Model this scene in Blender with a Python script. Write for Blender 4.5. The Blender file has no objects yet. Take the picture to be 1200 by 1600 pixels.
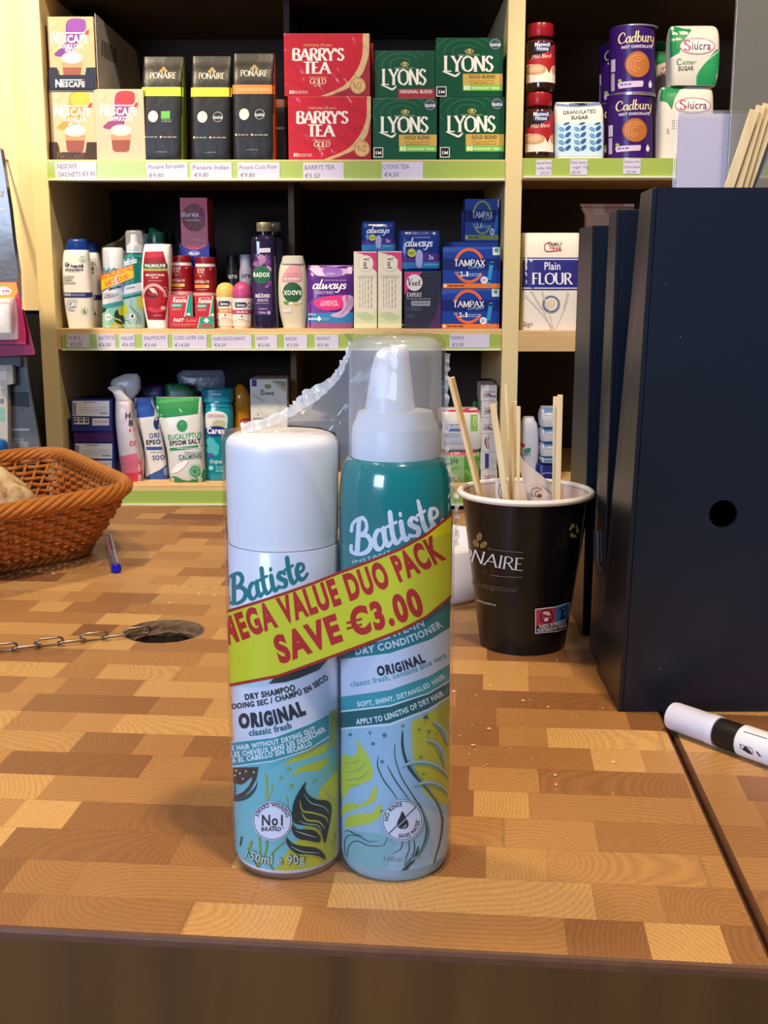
import bpy, bmesh, math, random
from mathutils import Vector, Matrix, noise as mnoise
from mathutils.geometry import tessellate_polygon
random.seed(7)
SC = bpy.context.scene
COL = SC.collection
PI = math.pi

# ---------------------------------------------------------------- camera
FPX, HC, HORIZON = 1850.0, 0.25, 430.0
PITCH = math.atan((800 - HORIZON) / FPX)
cam_d = bpy.data.cameras.new('camera'); cam = bpy.data.objects.new('camera', cam_d); COL.objects.link(cam)
cam.location = (0, 0, HC); cam.rotation_euler = (PI / 2 - PITCH, 0, 0)
cam_d.sensor_fit = 'VERTICAL'; cam_d.sensor_height = 36.0; cam_d.lens = 36.0 * FPX / 1600.0
cam_d.clip_start = 0.01; cam_d.clip_end = 50
SC.camera = cam

# ---------------------------------------------------------------- view, world, lamps
vs = SC.view_settings
SC.display_settings.display_device = 'sRGB'
vs.view_transform = 'Standard'; vs.look = 'None'; vs.gamma = 1.0; vs.use_curve_mapping = False
vs.exposure = 0.0
SC.cycles.transparent_max_bounces = 40
SC.cycles.max_bounces = 8
SC.cycles.use_denoising = True
w = bpy.data.worlds.new('daylight'); SC.world = w; w.use_nodes = True
w.node_tree.nodes['Background'].inputs[0].default_value = (0.62, 0.78, 1.0, 1)
w.node_tree.nodes['Background'].inputs[1].default_value = 0.28

def lamp(name, kind, loc, target, energy, color, size=0.1, size_y=None, angle=None, blend=0.5):
    d = bpy.data.lights.new(name, kind); d.energy = energy; d.color = color
    if kind == 'AREA':
        d.shape = 'RECTANGLE'; d.size = size; d.size_y = size_y or size
    else:
        d.shadow_soft_size = size
    if kind == 'SPOT':
        d.spot_size = math.radians(angle); d.spot_blend = blend
    o = bpy.data.objects.new(name, d); COL.objects.link(o); o.location = loc
    o.rotation_euler = (Vector(target) - Vector(loc)).to_track_quat('-Z', 'Y').to_euler()
    return o
WARM = (1.0, 0.78, 0.52); WARMER = (1.0, 0.77, 0.50); COOL = (0.55, 0.70, 1.0)
lamp('shelf_spot_west', 'SPOT', (-1.0, 1.55, 1.5), (-0.86, 2.5, 0.5), 165, WARM, 0.04, angle=60, blend=0.4)
lamp('shelf_spot_middle', 'SPOT', (-0.1, 1.55, 1.55), (-0.15, 2.5, 0.12), 62, WARM, 0.05, angle=84, blend=0.7)
lamp('shelf_spot_east', 'SPOT', (0.72, 1.6, 1.5), (0.60, 2.5, 0.40), 70, WARM, 0.04, angle=46, blend=0.6)
lamp('counter_spot', 'SPOT', (-0.45, 0.80, 1.5), (-0.05, 0.75, 0.0), 34, WARMER, 0.07, angle=100, blend=0.8)
lamp('counter_spot_front', 'SPOT', (0.25, 0.12, 1.5), (0.14, 0.58, 0.05), 72, WARMER, 0.07, angle=90, blend=0.8)
lamp('shop_window', 'AREA', (-1.75, -2.0, 0.9), (0, 0.6, 0.1), 84, COOL, 1.1, 0.9)

# ---------------------------------------------------------------- photograph pixel -> point on a plane of the place
CP, SP = math.cos(PITCH), math.sin(PITCH)
def ray(u, v):
    a, b = (u - 600) / FPX, (800 - v) / FPX
    return Vector((a, CP + b * SP, -SP + b * CP))
def P(u, v, Y):
    d = ray(u, v); t = Y / d.y
    return Vector((d.x * t, Y, HC + d.z * t))
def G(u, v, z=0.0):
    d = ray(u, v); t = (z - HC) / d.z
    return Vector((d.x * t, d.y * t, z))
class FR:                                   # a measured crop: crop pixel -> photograph pixel
    def __init__(s, x0, y0, k): s.x0, s.y0, s.k = x0, y0, k
    def __call__(s, x, y): return (s.x0 + x / s.k, s.y0 + y / s.k)
ID = FR(0, 0, 1)
FA = FR(0, 0, 2.6667); FB = FR(400, 0, 2.6667); FC = FR(780, 0, 2.857); FD = FR(0, 280, 3.4286)
FE = FR(320, 280, 4); FF = FR(540, 280, 3.158); FG = FR(0, 540, 2.5); FH = FR(640, 560, 4)
FI = FR(150, 300, 6); FJ = FR(100, 580, 5); FK = FR(340, 780, 3.158); FL = FR(340, 1080, 3.158)
FM = FR(340, 500, 3.158); FN = FR(690, 740, 4.444)

# ---------------------------------------------------------------- materials
def lin(c):
    c /= 255.0
    return c / 12.92 if c <= 0.04045 else ((c + 0.055) / 1.055) ** 2.4
def rgb(h):
    h = h.lstrip('#'); return tuple(lin(int(h[i:i + 2], 16)) for i in (0, 2, 4)) + (1.0,)
MATS = {}
def M(h, rough=0.5, metal=0.0, spec=0.32, coat=0.0, trans=0.0, bump=0.0, bscale=60.0, mottle=0.0):
    key = (h, rough, metal, spec, coat, trans, bump, bscale, mottle)
    if key in MATS: return MATS[key]
    m = bpy.data.materials.new('surface_' + h.lstrip('#')); m.use_nodes = True
    nt = m.node_tree; b = nt.nodes['Principled BSDF']
    b.inputs['Base Color'].default_value = rgb(h); b.inputs['Roughness'].default_value = rough
    b.inputs['Metallic'].default_value = metal; b.inputs['Specular IOR Level'].default_value = spec
    b.inputs['Coat Weight'].default_value = coat; b.inputs['Coat Roughness'].default_value = 0.08
    b.inputs['Transmission Weight'].default_value = trans
    if bump or mottle:
        tc = nt.nodes.new('ShaderNodeTexCoord'); n = nt.nodes.new('ShaderNodeTexNoise')
        n.inputs['Scale'].default_value = bscale; n.inputs['Detail'].default_value = 4
        nt.links.new(tc.outputs['Object'], n.inputs['Vector'])
        if bump:
            bp = nt.nodes.new('ShaderNodeBump'); bp.inputs['Strength'].default_value = bump; bp.inputs['Distance'].default_value = 0.004
            nt.links.new(n.outputs['Fac'], bp.inputs['Height']); nt.links.new(bp.outputs['Normal'], b.inputs['Normal'])
        if mottle:
            mx = nt.nodes.new('ShaderNodeMixRGB'); mx.inputs[1].default_value = rgb(h)
            c = rgb(h); mx.inputs[2].default_value = (c[0] * (1 - mottle), c[1] * (1 - mottle), c[2] * (1 - mottle), 1)
            nt.links.new(n.outputs['Fac'], mx.inputs[0]); nt.links.new(mx.outputs[0], b.inputs['Base Color'])
    MATS[key] = m
    return m
def film(name, tint, gloss=0.08, haze=0.08, rough=0.1, bump=0.3, bscale=45.0):
    """clear or milky plastic: mostly see-through, with a little haze and a wrinkled gloss"""
    m = bpy.data.materials.new(name); m.use_nodes = True; nt = m.node_tree; nt.nodes.clear()
    out = nt.nodes.new('ShaderNodeOutputMaterial'); tr = nt.nodes.new('ShaderNodeBsdfTransparent')
    df = nt.nodes.new('ShaderNodeBsdfDiffuse'); gl = nt.nodes.new('ShaderNodeBsdfGlossy')
    df.inputs[0].default_value = rgb(tint); gl.inputs['Roughness'].default_value = rough
    m1 = nt.nodes.new('ShaderNodeMixShader'); m2 = nt.nodes.new('ShaderNodeMixShader')
    m1.inputs[0].default_value = haze
    nt.links.new(tr.outputs[0], m1.inputs[1]); nt.links.new(df.outputs[0], m1.inputs[2])
    lw = nt.nodes.new('ShaderNodeLayerWeight'); lw.inputs['Blend'].default_value = 0.25
    mu = nt.nodes.new('ShaderNodeMath'); mu.operation = 'MULTIPLY_ADD'; mu.inputs[1].default_value = 0.35; mu.inputs[2].default_value = gloss
    nt.links.new(lw.outputs['Fresnel'], mu.inputs[0]); nt.links.new(mu.outputs[0], m2.inputs[0])
    nt.links.new(m1.outputs[0], m2.inputs[1]); nt.links.new(gl.outputs[0], m2.inputs[2])
    if bump:
        tc = nt.nodes.new('ShaderNodeTexCoord'); n = nt.nodes.new('ShaderNodeTexNoise')
        n.inputs['Scale'].default_value = bscale; n.inputs['Detail'].default_value = 3; n.inputs['Distortion'].default_value = 1.2
        bp = nt.nodes.new('ShaderNodeBump'); bp.inputs['Strength'].default_value = bump; bp.inputs['Distance'].default_value = 0.004
        nt.links.new(tc.outputs['Object'], n.inputs['Vector']); nt.links.new(n.outputs['Fac'], bp.inputs['Height'])
        nt.links.new(bp.outputs['Normal'], gl.inputs['Normal'])
    nt.links.new(m2.outputs[0], out.inputs[0])
    return m
def wood(name, c1, c2, scale=(6, 6, 60), rough=0.45, fleck=None):
    m = bpy.data.materials.new(name); m.use_nodes = True; nt = m.node_tree; b = nt.nodes['Principled BSDF']
    tc = nt.nodes.new('ShaderNodeTexCoord'); mp = nt.nodes.new('ShaderNodeMapping'); mp.inputs['Scale'].default_value = scale
    n = nt.nodes.new('ShaderNodeTexNoise'); n.inputs['Scale'].default_value = 1.0; n.inputs['Detail'].default_value = 6; n.inputs['Distortion'].default_value = 0.6
    r = nt.nodes.new('ShaderNodeValToRGB'); r.color_ramp.elements[0].color = rgb(c1); r.color_ramp.elements[1].color = rgb(c2)
    r.color_ramp.elements[0].position = 0.3; r.color_ramp.elements[1].position = 0.7
    nt.links.new(tc.outputs['Object'], mp.inputs[0]); nt.links.new(mp.outputs[0], n.inputs['Vector'])
    nt.links.new(n.outputs['Fac'], r.inputs[0]); nt.links.new(r.outputs[0], b.inputs['Base Color'])
    b.inputs['Roughness'].default_value = rough
    bp = nt.nodes.new('ShaderNodeBump'); bp.inputs['Strength'].default_value = 0.15; bp.inputs['Distance'].default_value = 0.001
    nt.links.new(n.outputs['Fac'], bp.inputs['Height']); nt.links.new(bp.outputs['Normal'], b.inputs['Normal'])
    return m

# ---------------------------------------------------------------- things and parts
def tag(o, label=None, cat=None, group=None, kind=None):
    if label: o['label'] = label
    if cat: o['category'] = cat
    if group: o['group'] = group
    if kind: o['kind'] = kind
    return o
def thing(name, label, cat, base, group=None):
    o = bpy.data.objects.new(name, None); COL.objects.link(o); o.location = base; o.empty_display_size = 0.02
    return tag(o, label, cat, group)
def wbase(o):
    v = Vector((0, 0, 0))
    while o is not None:
        v += o.location; o = o.parent
    return v
def link(name, bm, mats, parent=None, smooth=False, base=None):
    """one mesh object from a bmesh in place coordinates"""
    me = bpy.data.meshes.new(name)
    b = Vector(base) if base is not None else (wbase(parent) if parent is not None else Vector((0, 0, 0)))
    bmesh.ops.translate(bm, verts=bm.verts, vec=-b)
    bm.to_mesh(me); bm.free()
    for m in (mats if isinstance(mats, (list, tuple)) else [mats]): me.materials.append(m)
    if smooth:
        me.shade_smooth()
        if smooth != 'all': me.set_sharp_from_angle(angle=math.radians(38))
    o = bpy.data.objects.new(name, me); COL.objects.link(o)
    if parent is not None: o.parent = parent
    else: o.location = b
    return o
def add_box(bm, lo, hi, bevel=0.0, mat=0, seg=2, mtx=None):
    lo, hi = Vector(lo), Vector(hi)
    r = bmesh.ops.create_cube(bm, size=1.0)
    vs_ = r['verts']
    bmesh.ops.scale(bm, verts=vs_, vec=(hi - lo)); bmesh.ops.translate(bm, verts=vs_, vec=(lo + hi) / 2)
    fs = set(f for v in vs_ for f in v.link_faces)
    if bevel:
        es = list(set(e for v in vs_ for e in v.link_edges))
        rb = bmesh.ops.bevel(bm, geom=es, offset=bevel, segments=seg, affect='EDGES', profile=0.5)
        fs = set(rb['faces']) | set(f for f in fs if f.is_valid)
        vs_ = list(set(v for f in fs for v in f.verts))
    for f in fs:
        if f.is_valid: f.material_index = mat
    if mtx is not None: bmesh.ops.transform(bm, matrix=mtx, verts=vs_)
    return vs_
def add_hull(bm, pts, mat=0):
    """eight corners (bottom ring of four, top ring of four) as a solid"""
    v = [bm.verts.new(p) for p in pts]
    for q in ((3, 2, 1, 0), (4, 5, 6, 7), (0, 1, 5, 4), (1, 2, 6, 5), (2, 3, 7, 6), (3, 0, 4, 7)):
        f = bm.faces.new([v[i] for i in q]); f.material_index = mat
    return v
def add_lathe(bm, prof, c, n=64, mat=0, matf=None, ax=None):
    """prof: list of (r, z) bottom to top around the vertical through c"""
    rings = []
    for r, z in prof:
        if r < 1e-6: rings.append([bm.verts.new((c[0], c[1], c[2] + z))])
        else: rings.append([bm.verts.new((c[0] + r * math.cos(2 * PI * i / n), c[1] + r * math.sin(2 * PI * i / n), c[2] + z)) for i in range(n)])
    for k in range(len(rings) - 1):
        a, b = rings[k], rings[k + 1]
        for i in range(n):
            j = (i + 1) % n
            if len(a) == 1 and len(b) == 1: continue
            if len(a) == 1: f = bm.faces.new((a[0], b[j], b[i]))
            elif len(b) == 1: f = bm.faces.new((a[i], a[j], b[0]))
            else: f = bm.faces.new((a[i], a[j], b[j], b[i]))
            f.material_index = matf(k) if matf else mat
    return rings
def smooth_path(pts, n=8, closed=False):
    """Catmull-Rom through the points (tuples of any length)"""
    m = len(pts); out = []
    if m < 3 and not closed: 
        a, b = pts[0], pts[-1]
        return [tuple(a[k] + (b[k] - a[k]) * i / n for k in range(len(a))) for i in range(n + 1)]
    for i in range(m if closed else m - 1):
        g = (lambda q: pts[q % m]) if closed else (lambda q: pts[min(max(q, 0), m - 1)])
        p0, p1, p2, p3 = g(i - 1), g(i), g(i + 1), g(i + 2)
        for s in range(n):
            t = s / n
            out.append(tuple(0.5 * (2 * p1[k] + (p2[k] - p0[k]) * t + (2 * p0[k] - 5 * p1[k] + 4 * p2[k] - p3[k]) * t * t
                                    + (3 * p1[k] - p0[k] - 3 * p2[k] + p3[k]) * t ** 3) for k in range(len(p1))))
    if not closed: out.append(tuple(pts[-1]))
    return out
def add_tube(bm, pts, r, n=8, closed=False, mat=0, caps=True):
    pts = [Vector(p) for p in pts]; m = len(pts); rings = []
    prev = None
    for i in range(m):
        a = pts[i - 1] if (i > 0 or closed) else pts[i]
        b = pts[(i + 1) % m] if (i < m - 1 or closed) else pts[i]
        t = (b - a)
        t = t.normalized() if t.length > 1e-9 else Vector((0, 0, 1))
        if prev is None:
            u = t.cross(Vector((0, 0, 1)))
            if u.length < 1e-3: u = t.cross(Vector((1, 0, 0)))
        else:
            u = prev - t * prev.dot(t)
            if u.length < 1e-6: u = t.orthogonal()
        u.normalize(); prev = u; w_ = t.cross(u)
        rr = r[i] if isinstance(r, (list, tuple)) else r
        rings.append([bm.verts.new(pts[i] + (u * math.cos(2 * PI * k / n) + w_ * math.sin(2 * PI * k / n)) * rr) for k in range(n)])
    for i in range(m if closed else m - 1):
        a, b = rings[i], rings[(i + 1) % m]
        for k in range(n):
            f = bm.faces.new((a[k], a[(k + 1) % n], b[(k + 1) % n], b[k])); f.material_index = mat
    if caps and not closed:
        bm.faces.new(rings[0][::-1]).material_index = mat; bm.faces.new(rings[-1]).material_index = mat
    return rings

# ---------------------------------------------------------------- printed artwork
_T = {}
def sans(s, bold):
    k = (s, bold)
    if k in _T: return _T[k]
    c = bpy.data.curves.new('type', 'FONT'); c.body = s; c.size = 1 / 0.682; c.resolution_u = 5 if bold >= 1.8 else 2; c.offset = bold * 0.035; c.space_character = 1 + max(bold, 0) * .085
    o = bpy.data.objects.new('type', c); me = o.to_mesh()
    r = ([(v.co.x, v.co.y) for v in me.vertices], [tuple(p.vertices) for p in me.polygons])
    o.to_mesh_clear(); bpy.data.objects.remove(o); bpy.data.curves.remove(c)
    _T[k] = r
    return r
# serif capitals as pen strokes in a unit-high box: (advance, strokes, serif feet)
SER = {
 'A': (.84, [[(.05,0),(.42,1)], [(.42,1),(.78,0)], [(.19,.36),(.64,.36)]], [(.05,0),(.78,0)]),
 'B': (.66, [[(.12,0),(.12,1)], '~', [(.12,1),(.38,1),(.55,.88),(.52,.62),(.34,.54),(.12,.53)], [(.12,.53),(.42,.53),(.6,.38),(.58,.12),(.38,0),(.12,0)]], []),
 'C': (.74, ['~', [(.68,.8),(.58,.95),(.38,1),(.12,.8),(.06,.5),(.14,.18),(.4,0),(.6,.05),(.7,.2)]], []),
 'D': (.80, [[(.12,0),(.12,1)], '~', [(.12,1),(.4,1),(.68,.8),(.73,.5),(.66,.18),(.4,0),(.12,0)]], []),
 'E': (.60, [[(.12,0),(.12,1)], [(.12,1),(.52,1)], [(.12,.52),(.44,.52)], [(.12,0),(.54,0)]], [(.12,0),(.12,1)]),
 'F': (.56, [[(.12,0),(.12,1)], [(.12,1),(.52,1)], [(.12,.52),(.44,.52)]], [(.12,0),(.12,1)]),
 'G': (.80, ['~', [(.70,.8),(.58,.95),(.38,1),(.12,.8),(.06,.5),(.14,.18),(.4,0),(.6,.05),(.68,.16)], [(.70,.06),(.70,.42)]], [(.70,.42)]),
 'I': (.30, [[(.15,0),(.15,1)]], [(.15,0),(.15,1)]),
 'L': (.58, [[(.12,0),(.12,1)], [(.12,0),(.54,0)]], [(.12,1),(.12,0)]),
 'M': (.96, [[(.12,0),(.14,1)], [(.14,1),(.47,.05)], [(.47,.05),(.80,1)], [(.80,1),(.84,0)]], [(.12,0),(.84,0)]),
 'N': (.84, [[(.12,0),(.12,1)], [(.12,1),(.70,0)], [(.70,0),(.70,1)]], [(.12,0),(.70,1)]),
 'O': (.86, ['~', [(.43,1),(.14,.84),(.06,.5),(.14,.16),(.43,0),(.72,.16),(.80,.5),(.72,.84),(.43,1)]], []),
 'P': (.62, [[(.12,0),(.12,1)], '~', [(.12,1),(.38,1),(.56,.86),(.55,.6),(.36,.46),(.12,.46)]], [(.12,0)]),
 'R': (.72, [[(.12,0),(.12,1)], '~', [(.12,1),(.38,1),(.55,.87),(.54,.64),(.36,.5),(.12,.5)], '-', [(.32,.5),(.66,0)]], [(.12,0),(.66,0)]),
 'S': (.58, ['~', [(.5,.84),(.38,.98),(.2,.97),(.08,.78),(.2,.58),(.4,.44),(.5,.24),(.36,.03),(.16,.02),(.05,.18)]], []),
 'T': (.68, [[(.34,0),(.34,1)], [(.04,1),(.64,1)]], [(.34,0)]),
 'U': (.80, ['~', [(.12,1),(.12,.3),(.24,.04),(.44,0),(.62,.08),(.68,.32),(.68,1)]], [(.12,1),(.68,1)]),
 'V': (.72, [[(.05,1),(.36,0)], [(.36,0),(.66,1)]], [(.05,1),(.66,1)]),
 'X': (.72, [[(.06,1),(.64,0)], [(.62,1),(.06,0)]], []),
 'Y': (.72, [[(.05,1),(.36,.48)], [(.66,1),(.36,.48)], [(.36,.48),(.36,0)]], [(.36,0),(.05,1),(.66,1)]),
 'H': (.84, [[(.12,0),(.12,1)], [(.70,0),(.70,1)], [(.12,.52),(.70,.52)]], [(.12,0),(.12,1),(.70,0),(.70,1)]),
 "'": (.22, [[(.1,1),(.08,.74)]], []), ' ': (.35, [], []), '.': (.2, [[(.06,.03),(.12,.03)]], []),
}
# brush script: (advance, strokes)
SCR = {
 'B': (.80, [[(.24,1.0),(.2,.5),(.16,.03)], [(-.06,.72),(-.02,.92),(.2,1.06),(.5,1.04),(.64,.86),(.52,.64),(.26,.55)], [(.3,.55),(.58,.5),(.72,.28),(.56,.04),(.22,-.03),(-.04,.08),(-.06,.25)]]),
 'C': (.78, [[(.66,.72),(.68,.9),(.5,1.03),(.22,.9),(.05,.5),(.2,.08),(.48,0),(.76,.2)]]),
 'D': (.85, [[(.2,1),(.17,.5),(.14,.02)], [(-.02,.95),(.38,1.02),(.76,.6),(.6,.12),(.12,0)]]),
 'S': (.68, [[(.62,.84),(.42,1.04),(.14,.9),(.18,.64),(.46,.44),(.54,.16),(.3,-.02),(.0,.12)]]),
 'V': (.66, [[(.0,.95),(.1,1.0),(.3,.0),(.5,.6),(.72,1.02)]]),
 'a': (.64, [[(.5,.46),(.32,.57),(.1,.38),(.09,.1),(.26,0),(.44,.16),(.51,.5)], [(.52,.55),(.48,.2),(.58,.01),(.7,.1)]]),
 'b': (.62, [[(.16,1.05),(.1,.5),(.12,.1),(.3,0),(.5,.2),(.45,.5),(.28,.56),(.12,.35)]]),
 'c': (.50, [[(.45,.45),(.28,.57),(.08,.3),(.2,.02),(.5,.12)]]),
 'd': (.68, [[(.5,.46),(.32,.57),(.1,.38),(.09,.1),(.26,0),(.44,.16),(.51,.5)], [(.58,1.05),(.5,.4),(.5,.12),(.6,.01),(.72,.1)]]),
 'e': (.52, [[(.08,.28),(.36,.32),(.42,.48),(.26,.58),(.09,.38),(.1,.1),(.28,0),(.5,.12)]]),
 'i': (.34, [[(.15,.56),(.12,.16),(.22,0),(.36,.1)], [(.19,.78),(.2,.82)]]),
 'l': (.34, [[(.16,1.05),(.1,.4),(.12,.08),(.22,0),(.36,.1)]]),
 'm': (.90, [[(.06,.5),(.14,.56),(.12,0)], [(.12,.3),(.3,.56),(.4,.46),(.38,0)], [(.38,.3),(.56,.56),(.68,.46),(.66,.1),(.78,0),(.9,.1)]]),
 'n': (.64, [[(.06,.5),(.14,.56),(.12,0)], [(.12,.3),(.32,.56),(.44,.44),(.42,.1),(.52,0),(.64,.1)]]),
 'o': (.56, [[(.3,.57),(.1,.38),(.09,.12),(.28,0),(.48,.16),(.48,.44),(.3,.57)]]),
 'p': (.6, [[(.14,.56),(.1,-.4)], [(.12,.3),(.3,.57),(.5,.4),(.46,.1),(.28,0),(.12,.12)]]),
 'r': (.44, [[(.08,.5),(.14,.56),(.12,0)], [(.12,.3),(.26,.54),(.44,.5)]]),
 's': (.46, [[(.42,.46),(.28,.57),(.12,.45),(.24,.3),(.38,.18),(.28,.01),(.0,.08)]]),
 't': (.42, [[(.24,.95),(.16,.4),(.18,.1),(.28,0),(.44,.1)], [(.0,.58),(.4,.62)]]),
 'u': (.66, [[(.1,.56),(.08,.16),(.22,0),(.42,.16),(.48,.5)], [(.49,.56),(.46,.14),(.56,0),(.68,.1)]]),
 'v': (.54, [[(.04,.54),(.2,.02),(.34,.3),(.5,.58)]]),
 'w': (.80, [[(.05,.54),(.1,.1),(.2,.02),(.38,.5),(.42,.08),(.52,.02),(.7,.3),(.74,.58)]]),
 'y': (.60, [[(.1,.56),(.1,.2),(.24,.06),(.44,.26),(.5,.56)], [(.52,.56),(.44,-.1),(.28,-.4),(.02,-.34)]]),
 ' ': (.3, []),
}
def ribbon(pts, wf, cap=True):
    """flat band along pts with width wf(direction, i)"""
    v, f = [], []
    n = len(pts)
    for i in range(n):
        a, b = pts[max(i - 1, 0)], pts[min(i + 1, n - 1)]
        dx, dy = b[0] - a[0], b[1] - a[1]; L = math.hypot(dx, dy) or 1e-9
        w_ = wf(dx / L, dy / L, i / max(n - 1, 1)) / 2
        v += [(pts[i][0] - dy / L * w_, pts[i][1] + dx / L * w_), (pts[i][0] + dy / L * w_, pts[i][1] - dx / L * w_)]
        if i: f.append((2 * i - 2, 2 * i - 1, 2 * i + 1, 2 * i))
    if cap:
        for e, o in ((0, 2), (n - 1, n - 3)):
            cx, cy = pts[e]; r = math.hypot(v[2 * e][0] - cx, v[2 * e][1] - cy); s = len(v)
            v += [(cx + r * math.cos(k * PI / 5), cy + r * math.sin(k * PI / 5)) for k in range(10)]
            f.append(tuple(range(s, s + 10)))
    return v, f
def pen_text(s, table, thick, thin, serif):
    V, F, SUB = [], [], []; x = 0; ns = 0
    for ch in s:
        adv, strokes, *feet = table[ch]
        sm = table is SCR
        for st in strokes:
            if st == '~': sm = True; continue
            if st == '-': sm = False; continue
            pts = smooth_path(st, 5) if sm else smooth_path(st, 1)
            pts = [(p[0] + x, p[1]) for p in pts]
            if table is SCR: wf = lambda dx, dy, t: thin + (thick - thin) * max(0, (-dy * .9 + .25 * abs(dx)) if dy < 0 else abs(dy) * .35)
            else: wf = lambda dx, dy, t: thin + (thick - thin) * (abs(dy) ** 1.5 if dx * dy <= .12 or abs(dx) < .2 else .45)
            v, f = ribbon(pts, wf, cap=table is SCR)
            F += [tuple(i + len(V) for i in q) for q in f]; V += v; ns += 1; SUB += [ns] * (len(F) - len(SUB))
        if feet and serif:
            for fx, fy in feet[0]:
                h_ = thin * .9; sw = thick * .5 + serif; d = 1 if fy < .5 else -1
                b = len(V); V += [(x + fx - sw, fy - d * h_ * .5), (x + fx + sw, fy - d * h_ * .5), (x + fx + thick * .4, fy + d * h_ * 1.3), (x + fx - thick * .4, fy + d * h_ * 1.3)]
                F.append((b, b + 1, b + 2, b + 3)); ns += 1; SUB.append(ns)
        x += adv
    return V, F, SUB

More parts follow.
